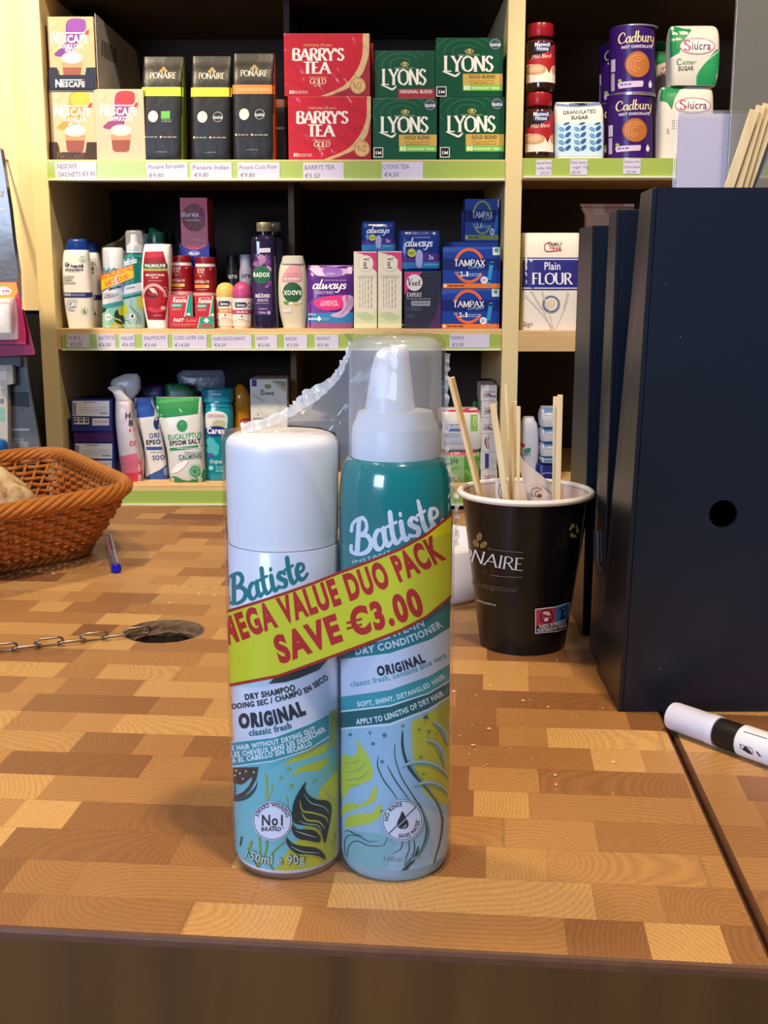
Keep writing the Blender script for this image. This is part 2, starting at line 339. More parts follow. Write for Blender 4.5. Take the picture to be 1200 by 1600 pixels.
class Art:
    """flat artwork measured on the photograph, laid onto a surface afterwards; every call is one printing layer"""
    def __init__(s, fr=ID):
        s.fr = fr; s.polys = []; s.layer = 0; s.mats = []
    def mi(s, m):
        if isinstance(m, str): m = M(m, 0.45)
        if m not in s.mats: s.mats.append(m)
        return s.mats.index(m)
    def mesh(s, V, F, m, keep=False, sub=None):
        if not keep: s.layer += 1
        k = s.mi(m); pv = [s.fr(*p) for p in V]
        for j, q in enumerate(F): s.polys.append(([pv[i] for i in q], k, s.layer + (sub[j] * .4 if sub else 0)))
        if sub: s.layer += sub[-1] * .4
        return s
    def poly(s, pts, m, smooth=0, keep=False):
        if smooth: pts = smooth_path([tuple(p) for p in pts], smooth, closed=True)
        t = tessellate_polygon([[Vector((p[0], p[1], 0)) for p in pts]])
        return s.mesh(pts, [tuple(q) for q in t], m, keep)
    def rect(s, x0, y0, x1, y1, m): return s.poly([(x0, y0), (x1, y0), (x1, y1), (x0, y1)], m)
    def oval(s, cx, cy, rx, ry, m, n=28, rot=0.0):
        c, d = math.cos(rot), math.sin(rot)
        e = [(rx * math.cos(2 * PI * i / n), ry * math.sin(2 * PI * i / n)) for i in range(n)]
        pts = [(cx + a * c - b * d, cy + a * d + b * c) for a, b in e]
        return s.mesh(pts, [tuple(range(n))], m)
    def arc(s, cx, cy, rx, ry, w_, m, a0=0, a1=360, n=36):
        pts = [(cx + rx * math.cos(math.radians(a0 + (a1 - a0) * i / n)), cy + ry * math.sin(math.radians(a0 + (a1 - a0) * i / n))) for i in range(n + 1)]
        v, f = ribbon(pts, lambda dx, dy, t: w_, cap=False); return s.mesh(v, f, m)
    def stroke(s, pts, w_, m, smooth=6, taper=None, cap=True):
        p = smooth_path([tuple(q) for q in pts], smooth) if smooth else pts
        wf = (lambda dx, dy, t: w_ * taper(t)) if taper else (lambda dx, dy, t: w_)
        v, f = ribbon(p, wf, cap); return s.mesh(v, f, m)
    def text(s, t, x, y, h, m, w=None, bold=0.0, shear=0.0, rot=0.0, font='sans', align='l', path=None, thick=.2, thin=.07, serif=.07, vert=False):
        sub = None
        if font == 'sans': V, F = sans(t, bold)
        else: V, F, sub = pen_text(t, SER if font == 'serif' else SCR, thick, thin, serif)
        if not V: return s
        V = [(a + b * shear, b) for a, b in V]
        x0 = min(a for a, b in V); x1 = max(a for a, b in V)
        sx = h if w is None else w / (x1 - x0)
        V = [((a - x0) * sx, b * h) for a, b in V]; W = (x1 - x0) * sx
        if align == 'c': V = [(a - W / 2, b) for a, b in V]
        if align == 'r': V = [(a - W, b) for a, b in V]
        if path:
            p = smooth_path([tuple(q) for q in path], 12) if len(path) > 2 else smooth_path(path, 12)
            L = [0.0]
            for i in range(1, len(p)): L.append(L[-1] + math.hypot(p[i][0] - p[i - 1][0], p[i][1] - p[i - 1][1]))
            k = L[-1] / W if w is None else 1.0
            out = []
            for a, b in V:
                q = a * k; i = 0
                while i < len(L) - 2 and L[i + 1] < q: i += 1
                u = (q - L[i]) / ((L[i + 1] - L[i]) or 1e-9)
                dx, dy = p[i + 1][0] - p[i][0], p[i + 1][1] - p[i][1]; l = math.hypot(dx, dy) or 1e-9
                out.append((p[i][0] + dx * u + dy / l * b, p[i][1] + dy * u - dx / l * b))
            V = out
        else:
            c, d = math.cos(math.radians(rot)), math.sin(math.radians(rot))
            V = [(x + a * c - b * d, y - a * d - b * c) for a, b in V]
        return s.mesh(V, F, m, sub=sub)
    def blur_lines(s, x0, y0, x1, n, dy, h, m, seed=1):
        """rows of tiny unreadable print"""
        r = random.Random(seed); s.layer += 1
        for i in range(n):
            x = x0
            while x < x1:
                w_ = r.uniform(1.2, 4.0) * h; e = min(x + w_, x1); y = y0 + i * dy
                s.mesh([(x, y), (e, y), (e, y + h), (x, y + h)], [(0, 1, 2, 3)], m, keep=True); x = e + h * .7
        return s
    def build(s, name, mapf, parent, nx=0, ny=0, clip=None, step=3e-5, off=2e-4, label=None):
        bm = bmesh.new(); S = 100.0
        def half(q, ax, lim, sg):                                # keep the part of a convex outline on one side of a line
            out = []
            for i in range(len(q)):
                a, b = q[i - 1], q[i]; da, db = sg * (a[ax] - lim), sg * (b[ax] - lim)
                if (da >= 0) != (db >= 0):
                    t = da / (da - db); out.append(tuple(a[k] + (b[k] - a[k]) * t for k in (0, 1)))
                if db >= 0: out.append(b)
            return out
        def cut(co, no):
            g = list(bm.verts) + list(bm.edges) + list(bm.faces)
            bmesh.ops.bisect_plane(bm, geom=g, plane_co=co, plane_no=no, dist=1e-5)
        cl = clip or (None, None, None, None)
        for pts, k, L in s.polys:
            for lim, ax, sg in zip(cl, (0, 0, 1, 1), (1, -1, 1, -1)):
                if lim is not None and pts: pts = half(pts, ax, lim, sg)
            if len(pts) < 3: continue
            try: f = bm.faces.new([bm.verts.new((p[0], p[1], L * S)) for p in pts]); f.material_index = k
            except ValueError: pass
        xs = [v.co.x for v in bm.verts]; ys = [v.co.y for v in bm.verts]
        if not xs: bm.free(); return None
        for i in range(1, nx): cut((min(xs) + (max(xs) - min(xs)) * i / nx, 0, 0), (1, 0, 0))
        for f in ((.008, .02, .04, .96, .98, .992) if nx else ()): cut((min(xs) + (max(xs) - min(xs)) * f, 0, 0), (1, 0, 0))
        for i in range(1, ny): cut((0, min(ys) + (max(ys) - min(ys)) * i / ny, 0), (0, 1, 0))
        for v in bm.verts: v.co = mapf(v.co.x, v.co.y, off + v.co.z / S * step)
        o = link(name, bm, s.mats, parent)
        if label: o['label'] = label
        return o

# ---------------------------------------------------------------- shapes that stand on the shelves
class Loft:
    """a body with a measured outline: rows (y, x left, x right, depth in metres, squareness) of a crop, front face at Y"""
    def __init__(s, fr, rows, Y, zb=None, smooth=4, n=40):
        dmax = max(r[3] for r in rows); s.Yc = Y + dmax / 2
        if smooth: rows = smooth_path([tuple(r) for r in rows], smooth)
        s.rows = []
        for y, xl, xr, d, k in rows:
            a = P(*fr(xl, y), s.Yc); b = P(*fr(xr, y), s.Yc)
            s.rows.append([a.z, (a.x + b.x) / 2, max((b.x - a.x) / 2, 1e-4), max(d / 2, 1e-4), max(k, 1.6)])
        s.rows.sort(key=lambda r: r[0])
        if zb is not None:
            z0, z1 = s.rows[0][0], s.rows[-1][0]
            for r in s.rows: r[0] = z1 - (z1 - r[0]) * (z1 - zb) / (z1 - z0)
        s.n = n
        s.base = (s.rows[0][1], s.Yc, s.rows[0][0]); s.top = s.rows[-1][0]
    def at(s, z):
        R = s.rows
        if z <= R[0][0]: return R[0]
        for a, b in zip(R, R[1:]):
            if z <= b[0]:
                t = (z - a[0]) / ((b[0] - a[0]) or 1e-9); return [a[k] + (b[k] - a[k]) * t for k in range(5)]
        return R[-1]
    def mesh(s, bm, mat=0, lo=None, hi=None, grow=0.0):
        rings = []; R = [r for r in s.rows]
        if lo is not None: R = [[lo] + list(s.at(lo)[1:])] + [r for r in R if r[0] > lo + 1e-6]
        if hi is not None: R = [r for r in R if r[0] < hi - 1e-6] + [[hi] + list(s.at(hi)[1:])]
        for z, cx, hw, hd, k in R:
            ring = []
            for i in range(s.n):
                t = 2 * PI * (i + .5) / s.n; c, d = math.cos(t), math.sin(t)
                ring.append(bm.verts.new((cx + (hw + grow) * math.copysign(abs(c) ** (2 / k), c), s.Yc + (hd + grow) * math.copysign(abs(d) ** (2 / k), d), z)))
            rings.append(ring)
        for a, b in zip(rings, rings[1:]):
            for i in range(s.n):
                j = (i + 1) % s.n; bm.faces.new((a[i], a[j], b[j], b[i])).material_index = mat
        bm.faces.new(rings[0][::-1]).material_index = mat; bm.faces.new(rings[-1]).material_index = mat
    def front(s, u, v, off):
        p = P(u, v, s.Yc); p.z = min(max(p.z, s.rows[0][0] + 3e-4), s.top - 2e-4); z, cx, hw, hd, k = s.at(p.z)
        q = (p.x - cx) / hw; q = max(-.992, min(.992, q))
        y = s.Yc - (hd + off) * (1 - abs(q) ** k) ** (1 / k)
        return Vector((cx + q * (hw + off), y, p.z))
class Box:
    def __init__(s, fr, x0, y0, x1, y1, Y, depth, zb=None):
        a = P(*fr(x0, y1), Y); b = P(*fr(x1, y0), Y)
        if a.x < XM0 < b.x and Y > YS: b.x = XM0 - .0012
        s.Y = Y; s.lo = Vector((a.x, Y, a.z if zb is None else zb)); s.hi = Vector((b.x, Y + depth, b.z))
        s.base = ((a.x + b.x) / 2, Y + depth / 2, s.lo.z); s.top = s.hi.z
    def front(s, u, v, off):
        p = P(u, v, s.Y - off); p.z = min(max(p.z, s.lo.z + 3e-4), s.hi.z - 3e-4); p.x = min(max(p.x, s.lo.x + 3e-4), s.hi.x - 3e-4); return p
    def side(s, u, v, off):                  # the face at the larger x
        d = ray(u, v); X = s.hi.x + off; t = X / d.x
        return Vector((X, d.y * t, HC + d.z * t))
def lathe_rows(cx, prof):                    # (y, half width) -> rows for round bodies; depth is set from the width
    return [(y, cx - h, cx + h, None, 2.0) for y, h in prof]
def round_loft(fr, cx, prof, Y, zb=None, smooth=0, n=40):
    sc = abs(P(*fr(cx + 100, prof[0][0]), Y + .03).x - P(*fr(cx, prof[0][0]), Y + .03).x) / 100
    return Loft(fr, [(y, cx - h, cx + h, 2 * h * sc, 2.0) for y, h in prof], Y, zb, smooth, n)
def solid(name, shape, mats, parent, smooth='all', **kw):
    bm = bmesh.new(); shape.mesh(bm, **kw)
    return link(name, bm, mats, parent, smooth=True)
def carton(name, box, m, parent, bevel=.0009):
    bm = bmesh.new(); add_box(bm, box.lo, box.hi, bevel)
    return link(name, bm, m, parent)

# ================================================================ the room
YS, SD = 2.45, 0.55
CREAM = M('#e6d3a0', .55, mottle=.12, bscale=9); BLACKB = M('#0b0807', .8)
FLOOR_Z, CEIL_Z = -0.95, 1.62
def struct(name, boxes, mats):
    bm = bmesh.new()
    for b in boxes: add_box(bm, b[0], b[1], mat=b[2] if len(b) > 2 else 0)
    o = link(name, bm, mats); o['kind'] = 'structure'; return o
struct('floor', [((-2.2, -2.6, FLOOR_Z - .05), (2.0, 3.1, FLOOR_Z))], M('#6b5a48', .6, mottle=.3))
struct('ceiling', [((-2.2, -.2, CEIL_Z), (2.0, 3.1, CEIL_Z + .05))], M('#e8e2d4', .8))
struct('wall_back', [((-2.2, 3.03, FLOOR_Z), (2.0, 3.1, CEIL_Z))], M('#3a2c22', .8))
struct('bounce_wall', [((-2.3, -.2, FLOOR_Z), (-2.2, 3.03, CEIL_Z))], M('#c9ab7c', .8))  # unseen wall, added to bounce warm light onto the file spines
struct('wall_right', [((1.9, -.2, FLOOR_Z), (2.0, 3.03, CEIL_Z))], M('#b7a888', .8))
XL0, XL1 = P(56, 400, YS).x, P(82, 400, YS).x
XM0, XM1 = P(787, 400, YS).x, P(813, 400, YS).x
ZK = P(40, 485, YS + .08).z
struct('wall_left', [((-2.2, YS + .08, ZK), (XL0 - .001, YS + .2, CEIL_Z))], CREAM)
struct('baseboard_left', [((-2.2, YS + .085, FLOOR_Z), (XL0 - .001, YS + .2, ZK))], BLACKB)

# ---------------------------------------------------------------- the shelving unit
Z1, Z2, Z3 = P(400, 249.5, YS).z, P(400, 514, YS).z, P(400, 758, YS).z
Z2R = P(850, 517, YS).z
Z4 = P(400, -25, YS).z
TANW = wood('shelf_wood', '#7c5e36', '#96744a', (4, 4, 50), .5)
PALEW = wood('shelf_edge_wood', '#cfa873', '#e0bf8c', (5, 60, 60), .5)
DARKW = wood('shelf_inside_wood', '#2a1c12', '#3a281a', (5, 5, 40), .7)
SIDEW = wood('shelf_side_wood', '#4e3a1e', '#664c28', (5, 5, 40), .6)  # inner woods darkened to stand in for shade inside the bays
LIME = M('#a0b858', .3, spec=.5); LIPW = M('#dfe3c4', .25)
su = thing('shelving_unit', 'cream and wood shelving unit with lime green label strips behind the counter', 'shelving', ((XL0 + XM1) / 2, YS + SD / 2, FLOOR_Z))
def part(name, boxes, mats, bevel=0.0, parent=su):
    bm = bmesh.new()
    for b in boxes: add_box(bm, b[0], b[1], bevel, mat=b[2] if len(b) > 2 else 0)
    return link(name, bm, mats, parent)
XR = 1.05; ZT = Z4 + .12; YB = YS + SD
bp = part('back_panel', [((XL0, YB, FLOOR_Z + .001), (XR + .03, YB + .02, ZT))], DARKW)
for x0, x1 in ((XL0, XL1), (XM0, XM1), (XR, XR + .033)):
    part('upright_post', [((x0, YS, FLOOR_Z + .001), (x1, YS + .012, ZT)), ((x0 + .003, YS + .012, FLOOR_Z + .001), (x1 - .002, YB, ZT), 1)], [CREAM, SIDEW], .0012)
def board(x0, x1, z, th, wide=True):
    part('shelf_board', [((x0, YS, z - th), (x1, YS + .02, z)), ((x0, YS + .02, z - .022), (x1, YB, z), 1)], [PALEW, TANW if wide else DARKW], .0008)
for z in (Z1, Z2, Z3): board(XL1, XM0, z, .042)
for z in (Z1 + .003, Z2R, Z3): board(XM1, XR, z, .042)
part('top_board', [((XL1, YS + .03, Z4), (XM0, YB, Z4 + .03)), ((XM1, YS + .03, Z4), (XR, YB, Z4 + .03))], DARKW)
part('partition', [((P(447, 300, YS + .125).x, YS + .125, Z1), (P(456, 300, YS + .125).x, YB, Z4))], DARKW)
XP0, XP1 = P(450, 300, YS + .125).x, P(459, 300, YS + .125).x
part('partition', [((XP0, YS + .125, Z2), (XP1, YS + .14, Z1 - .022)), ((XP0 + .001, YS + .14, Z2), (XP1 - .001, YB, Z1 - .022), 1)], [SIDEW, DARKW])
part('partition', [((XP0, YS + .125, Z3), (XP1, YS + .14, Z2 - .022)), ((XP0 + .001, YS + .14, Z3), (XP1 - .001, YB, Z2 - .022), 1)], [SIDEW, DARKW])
STRIPY = YS - .004
def strip(u0, u1, v0, v1):
    a, b = P(u0, v1, YS), P(u1, v0, YS)
    part('label_strip', [((a.x, STRIPY, a.z), (b.x, YS - .0005, b.z)), ((a.x, STRIPY - .004, a.z - .003), (b.x, YS - .0005, a.z + .0008), 1)], [LIME, LIPW])
strip(76, 789, 251.5, 280); strip(98, 783, 522, 545); strip(112, 781, 766, 787); strip(817, 1400, 247.5, 276)

# ---------------------------------------------------------------- the counter
GAP0, GAP1 = Vector((.1428, .3957)), Vector((.199, 1.257))
def butcher(name, dark=1.0):
    m = bpy.data.materials.new(name); m.use_nodes = True; nt = m.node_tree; b = nt.nodes['Principled BSDF']; N = nt.nodes.new; L = nt.links.new
    def math_(op, a, b_=None, c=None):
        n = N('ShaderNodeMath'); n.operation = op
        for i, q in enumerate((a, b_, c)):
            if q is None: continue
            if isinstance(q, (int, float)): n.inputs[i].default_value = q
            else: L(q, n.inputs[i])
        return n.outputs[0]
    tc = N('ShaderNodeTexCoord'); mp = N('ShaderNodeMapping'); mp.inputs['Rotation'].default_value = (0, 0, math.radians(5.0))
    L(tc.outputs['Object'], mp.inputs[0]); sx = N('ShaderNodeSeparateXYZ'); L(mp.outputs[0], sx.inputs[0])
    X, Y = sx.outputs[0], sx.outputs[1]
    wob = N('ShaderNodeTexNoise'); wob.inputs['Scale'].default_value = 6; L(mp.outputs[0], wob.inputs['Vector'])
    yy = math_('ADD', math_('DIVIDE', Y, 0.029), math_('MULTIPLY', wob.outputs['Fac'], .12))
    row = math_('FLOOR', yy)
    wr = N('ShaderNodeTexWhiteNoise'); wr.noise_dimensions = '1D'; L(row, wr.inputs['W'])
    x1 = math_('ADD', math_('DIVIDE', X, 0.047), math_('MULTIPLY', wr.outputs['Value'], 9.7))
    x2 = math_('ADD', x1, math_('MULTIPLY', math_('SINE', math_('ADD', math_('MULTIPLY', x1, 2.3), math_('MULTIPLY', row, 1.7))), .36))
    col = math_('FLOOR', x2)
    cid = N('ShaderNodeCombineXYZ'); L(col, cid.inputs[0]); L(row, cid.inputs[1])
    wc = N('ShaderNodeTexWhiteNoise'); wc.noise_dimensions = '2D'; L(cid.outputs[0], wc.inputs['Vector'])
    r = N('ShaderNodeValToRGB'); cr = r.color_ramp
    cols = ['#8a5a34', '#9b693d', '#ac7946', '#b9864e', '#c89659', '#d6a666']
    while len(cr.elements) < len(cols): cr.elements.new(.5)
    for i, c in enumerate(cols):
        q = rgb(c); cr.elements[i].position = i / (len(cols) - 1); cr.elements[i].color = (q[0] * dark, q[1] * dark, q[2] * dark, 1)
    L(wc.outputs['Value'], r.inputs[0])
    # growth rings of each block's end grain
    off = N('ShaderNodeVectorMath'); off.operation = 'MULTIPLY_ADD'; off.inputs[1].default_value = (.16, .16, 0); L(wc.outputs['Color'], off.inputs[0]); L(mp.outputs[0], off.inputs[2])
    loc = N('ShaderNodeCombineXYZ'); L(math_('MULTIPLY', math_('SUBTRACT', math_('FRACT', x2), .5), .047), loc.inputs[0]); L(math_('MULTIPLY', math_('SUBTRACT', math_('FRACT', yy), .5), .029), loc.inputs[1])
    rc = N('ShaderNodeVectorMath'); rc.operation = 'MULTIPLY_ADD'; rc.inputs[1].default_value = (.11, .09, 0); rc.inputs[2].default_value = (-.055, -.045, 0); L(wc.outputs['Color'], rc.inputs[0])
    ce = N('ShaderNodeVectorMath'); ce.operation = 'ADD'; L(loc.outputs[0], ce.inputs[0]); L(rc.outputs[0], ce.inputs[1])
    wv = N('ShaderNodeTexWave'); wv.wave_type = 'RINGS'; wv.rings_direction = 'Z'; wv.inputs['Scale'].default_value = 100; wv.inputs['Distortion'].default_value = 2.5; wv.inputs['Detail'].default_value = 3; wv.inputs['Detail Scale'].default_value = .6
    L(ce.outputs[0], wv.inputs['Vector'])
    ang = N('ShaderNodeVectorRotate'); ang.rotation_type = 'Z_AXIS'; L(off.outputs[0], ang.inputs['Vector']); L(math_('MULTIPLY_ADD', wc.outputs['Value'], 2.2, -.6), ang.inputs['Angle'])
    st = N('ShaderNodeMapping'); st.inputs['Scale'].default_value = (260, 900, 1); L(ang.outputs[0], st.inputs[0])
    ns = N('ShaderNodeTexNoise'); ns.inputs['Scale'].default_value = 1.0; ns.inputs['Detail'].default_value = 4; ns.inputs['Roughness'].default_value = .65; L(st.outputs[0], ns.inputs['Vector'])
    nb = N('ShaderNodeTexNoise'); nb.inputs['Scale'].default_value = 7; nb.inputs['Detail'].default_value = 5; L(mp.outputs[0], nb.inputs['Vector'])
    g = math_('ADD', math_('MULTIPLY', wv.outputs['Fac'], .17), math_('MULTIPLY', ns.outputs['Fac'], .62))
    g = math_('ADD', g, math_('MULTIPLY', nb.outputs['Fac'], .30)); g = math_('ADD', g, .44)
    # glue lines
    fy = math_('ABSOLUTE', math_('SUBTRACT', math_('FRACT', yy), .5)); fx = math_('ABSOLUTE', math_('SUBTRACT', math_('FRACT', x2), .5))
    ln = math_('MAXIMUM', math_('GREATER_THAN', fy, .485), math_('GREATER_THAN', fx, .4935))
    g = math_('MULTIPLY', g, math_('SUBTRACT', 1.0, math_('MULTIPLY', ln, .16)))
    mx = N('ShaderNodeVectorMath'); mx.operation = 'SCALE'; L(r.outputs[0], mx.inputs[0]); L(g, mx.inputs['Scale'])
    L(mx.outputs[0], b.inputs['Base Color'])
    rr = math_('ADD', math_('MULTIPLY', nb.outputs['Fac'], .3), .26); L(rr, b.inputs['Roughness'])
    bpn = N('ShaderNodeBump'); bpn.inputs['Strength'].default_value = .12; bpn.inputs['Distance'].default_value = .0006; L(g, bpn.inputs['Height']); L(bpn.outputs['Normal'], b.inputs['Normal'])
    return m
BLOCK = butcher('butcher_block'); BLOCK2 = butcher('butcher_block_worn', .9)
FRONTW = wood('counter_front_wood', '#4c2c0a', '#704816', (26, 26, 3.0), .55)
EDGEW = M('#6a4228', .5, mottle=.5, bscale=120); PITW = M('#86684a', .85, bump=.4, bscale=160, mottle=.5)
HOLE = G(257, 986); HR = .0285
def slab(name, label, outline, mats, holes=(), th=.17, base=None):
    bm = bmesh.new(); loops = []
    def ring(pts):
        vs_ = [bm.verts.new((p[0], p[1], 0)) for p in pts]
        return vs_, [bm.edges.new((vs_[i], vs_[(i + 1) % len(vs_)])) for i in range(len(vs_))]
    v0, e0 = ring(outline); es = list(e0); hv = []
    for (hx, hy, hr) in holes:
        rnd = random.Random(3)
        h_, e_ = ring([(hx + hr * (1 + rnd.uniform(-.02, .02)) * math.cos(2 * PI * i / 40), hy + hr * (1 + rnd.uniform(-.02, .02)) * math.sin(2 * PI * i / 40)) for i in range(40)])
        hv.append(h_); es += e_
    bmesh.ops.triangle_fill(bm, use_beauty=True, edges=es)
    for f in bm.faces:
        f.material_index = 0
        if f.normal.z < 0: f.normal_flip()
    # rounded rim, then the sides
    n = len(outline); cx = sum(p[0] for p in outline) / n; cy = sum(p[1] for p in outline) / n
    def off_ring(d, z):
        out = []
        for i in range(n):
            a, p, b = (Vector(outline[(i + k) % n]) for k in (-1, 0, 1))
            n1 = (p - a).normalized(); n2 = (b - p).normalized(); m_ = Vector((n1.y, -n1.x)) + Vector((n2.y, -n2.x))
            m_ = m_.normalized(); s_ = d / max(.4, m_.dot(Vector((n1.y, -n1.x)))); q = p + m_ * s_
            out.append(bm.verts.new((q.x, q.y, z)))
        return out
    prev = v0
    for d, z, mi in ((.0012, -.0006, 2), (.002, -.002, 2), (.0024, -.0042, 2), (.0024, -th, 1)):
        cur = off_ring(d, z)
        for i in range(n):
            j = (i + 1) % n; f = bm.faces.new((prev[j], prev[i], cur[i], cur[j])); f.material_index = mi
        prev = cur
    for h_, (hx, hy, hr) in zip(hv, holes):
        prev = h_; rnd = random.Random(5)
        for k, (s_, z) in enumerate(((.97, -.0015), (.93, -.004), (.92, -.0075), (.86, -.009), (.9, -.0115), (.88, -.0125), (.6, -.0135))):
            cur = [bm.verts.new((hx + (v.co.x - hx) * s_ * (1 + rnd.uniform(-.02, .02)), hy + (v.co.y - hy) * s_ * (1 + rnd.uniform(-.02, .02)), z + (rnd.uniform(-.0008, .0008) if k else 0) + (rnd.uniform(-.002, .002) if k > 4 else 0))) for v in h_]
            for i in range(40):
                j = (i + 1) % 40; f = bm.faces.new((prev[i], prev[j], cur[j], cur[i])); f.material_index = 3 if k < 5 else 4
            prev = cur
        c = bm.verts.new((hx, hy, -.0125))
        for i in range(40): bm.faces.new((prev[i], prev[(i + 1) % 40], c)).material_index = 4
    o = link(name, bm, mats, base=base or (0, 0, 0))
    return tag(o, label, 'counter')
MAIN = [(-.95, .5012), (GAP0.x, GAP0.y), (GAP1.x, GAP1.y), (-.95, 1.329)]
slab('butcher_block_counter', 'wide butcher block counter top with a round hole and chain, below the two spray cans', MAIN,
     [BLOCK, FRONTW, EDGEW, PITW, M('#15100c', .9, bump=.6, bscale=200)], [(HOLE.x, HOLE.y, HR)])
gx = .0056
SIDE = [(GAP0.x + gx, GAP0.y - .0006), (.95, .318), (.95, 1.21), (GAP1.x + gx, GAP1.y)]
slab('butcher_block_side_slab', 'narrower block counter section beyond the dark gap, carrying the marker pen', SIDE, [BLOCK2, FRONTW, EDGEW])
cb = struct('trim_1', [((-.93, .53, FLOOR_Z), (.93, 1.2, -.171))], FRONTW)
tag(cb, 'brown wooden counter base panel under the block top', 'counter base'); cb.name = 'counter_base'; cb['kind'] = 'thing'

# ---------------------------------------------------------------- price tickets in the label strips
PAPER = M('#d2cde6', .6); INK = M('#6d6a8c', .6)
def ticket(x0, y0, x1, y1, lines, label, grp, tilt=0.0):
    a, b = P(x0, y1, STRIPY), P(x1, y0, STRIPY); yq = STRIPY - .0012
    t = thing('price_ticket', label, 'price ticket', ((a.x + b.x) / 2, yq, a.z), grp)
    bm = bmesh.new(); add_box(bm, (a.x, yq, a.z), (b.x, STRIPY - .0002, b.z)); link('paper_slip', bm, PAPER, t)
    A = Art(); n = len(lines); rnd = random.Random(int(x0 * 7 + y0)); H = (y1 - y0)
    for i, s in enumerate(lines):
        yb = y0 + H * (i + .82) / n; hh = H * .52 / n
        A.text(s, x0 + 2 + rnd.uniform(0, 3) * i, yb + rnd.uniform(-.5, .5), hh, INK, w=min((x1 - x0) * .9, len(s) * hh * .66), shear=.12, rot=rnd.uniform(0, 3))
    A.build('handwriting', lambda u, v, o: P(u, v, yq - o), t)
    return t
G1, G2 = 'handwritten tickets on the top shelf strip', 'handwritten tickets on the middle shelf strip'
ticket(87, 253, 150, 279, ['NESCAFÉ', 'SACHETS €5.90'], 'handwritten price ticket below the stacked coffee sachet boxes', G1)
ticket(230, 254, 293, 280, ['Ponaire European', '€9.80'], 'handwritten price ticket below the black coffee bag with lime band', G1)
ticket(299, 254, 362, 280, ['Ponaire Indian', '€9.80'], 'handwritten price ticket below the black coffee bag with yellow band', G1)
ticket(372, 254, 437, 280, ['Ponaire Costa Rican', '€9.80'], 'handwritten price ticket below the black coffee bag with orange band', G1)
ticket(474, 254, 537, 281, ['BARRYS TEA', '€5.50'], 'handwritten price ticket below the red tea boxes', G1)
ticket(597, 253, 661, 279, ['LYONS TEA', '€4.50'], 'handwritten price ticket below the green tea boxes', G1)
G3 = 'printed tickets on the right bay strip'
ticket(837, 250, 862, 274, ['Maxwell House', 'coffee 100g', '€5.95'], 'printed price ticket below the instant coffee jars', G3)
ticket(890, 249, 918, 273, ['Daily basics', 'sugar 1kg', '€2.00'], 'printed price ticket below the blue leaf sugar bag', G3)
ticket(973, 248, 1001, 272, ['Cadbury Hot', 'Chocolate', '€7.49'], 'printed price ticket below the purple chocolate tins', G3)
for x0, y0, x1, y1, ls, lb in (
    (105, 522, 139, 543, ['H & S', '€5.50'], 'handwritten price ticket below the white shampoo with blue cap'),
    (152, 522, 180, 544, ['BATISTE', '€6.00'], 'handwritten price ticket at the left foot of the small spray pair on the shelf'),
    (187, 522, 210, 544, ['VALUE', '€6.50'], 'narrow handwritten price ticket at the right foot of the small spray pair on the shelf'),
    (223, 522, 262, 544, ['PALMOLIVE', '€3.00'], 'handwritten price ticket below the red pomegranate shampoo'),
    (270, 522, 323, 544, ['COD LIVER OIL', '€14.00'], 'wide handwritten price ticket below the red tablet cartons'),
    (331, 523, 393, 544, ['SURE DEODORANT', '€4.20'], 'wide handwritten price ticket below the roll-on deodorants'),
    (399, 523, 433, 544, ['RADOX', '€5.00'], 'handwritten price ticket below the dark purple bath bottle'),
    (444, 523, 480, 544, ['RADOX', '€3.50'], 'handwritten price ticket below the cream shower bottle'),
    (492, 523, 529, 544, ['ALWAYS', '€5.95'], 'handwritten price ticket below the purple pad pack'),
    (702, 522, 765, 543, ['TAMPAX', '€5.00'], 'handwritten price ticket below the blue tampon cartons')):
    ticket(x0, y0, x1, y1, ls, lb, G2)

# ================================================================ goods on the shelves
E = 4e-4
CLEAR = film('clear_wrap', '#ffffff', gloss=.004, haze=.003, rough=.06, bump=.12, bscale=30)
SMOKE = film('grey_clear_sleeve', '#8d8f96', gloss=.06, haze=.35, rough=.2, bump=.4, bscale=25)
MILK = film('milky_bag', '#e9e6ec', gloss=.05, haze=.6, rough=.3, bump=.6, bscale=35)
WHITE = '#eeecef'; INKD = '#1f2436'; GOLD = '#c9a24a'
def boxthing(name, label, cat, fr, x0, y0, x1, y1, Y, depth, zb, color, art=None, group=None, bevel=.0009, wrap=False, rough=.35, pname='carton'):
    b = Box(fr, x0, y0, x1, y1, Y, depth, zb)
    t = thing(name, label, cat, b.base, group)
    c = carton(pname, b, color if not isinstance(color, str) else M(color, rough), t, bevel)
    if art: art.build('printed_lettering', b.front, t)
    if wrap:
        bm = bmesh.new(); nx_, nz_ = 60, 44; g = []
        for j in range(nz_ + 1):
            row = []
            for i in range(nx_ + 1):
                fx, fz = i / nx_, j / nz_; x = b.lo.x + (b.hi.x - b.lo.x) * fx; z = b.lo.z + (b.hi.z - b.lo.z) * fz
                q = abs(mnoise.noise(Vector((x * 55 + z * 60, z * 16 - x * 9, b.lo.z * 9)))); h_ = .0016 * max(0, .22 - q) / .22 * (.3 + mnoise.noise(Vector((x * 14, z * 14, 3))) + .5)
                row.append(bm.verts.new((x, b.Y - .0024 - max(h_, 0), z)))
            g.append(row)
        for j in range(nz_):
            for i in range(nx_): bm.faces.new((g[j][i], g[j][i + 1], g[j + 1][i + 1], g[j + 1][i]))
        link('clear_wrap', bm, CLEAR, t, 'all')
    t['_top'] = b.top
    return t, b
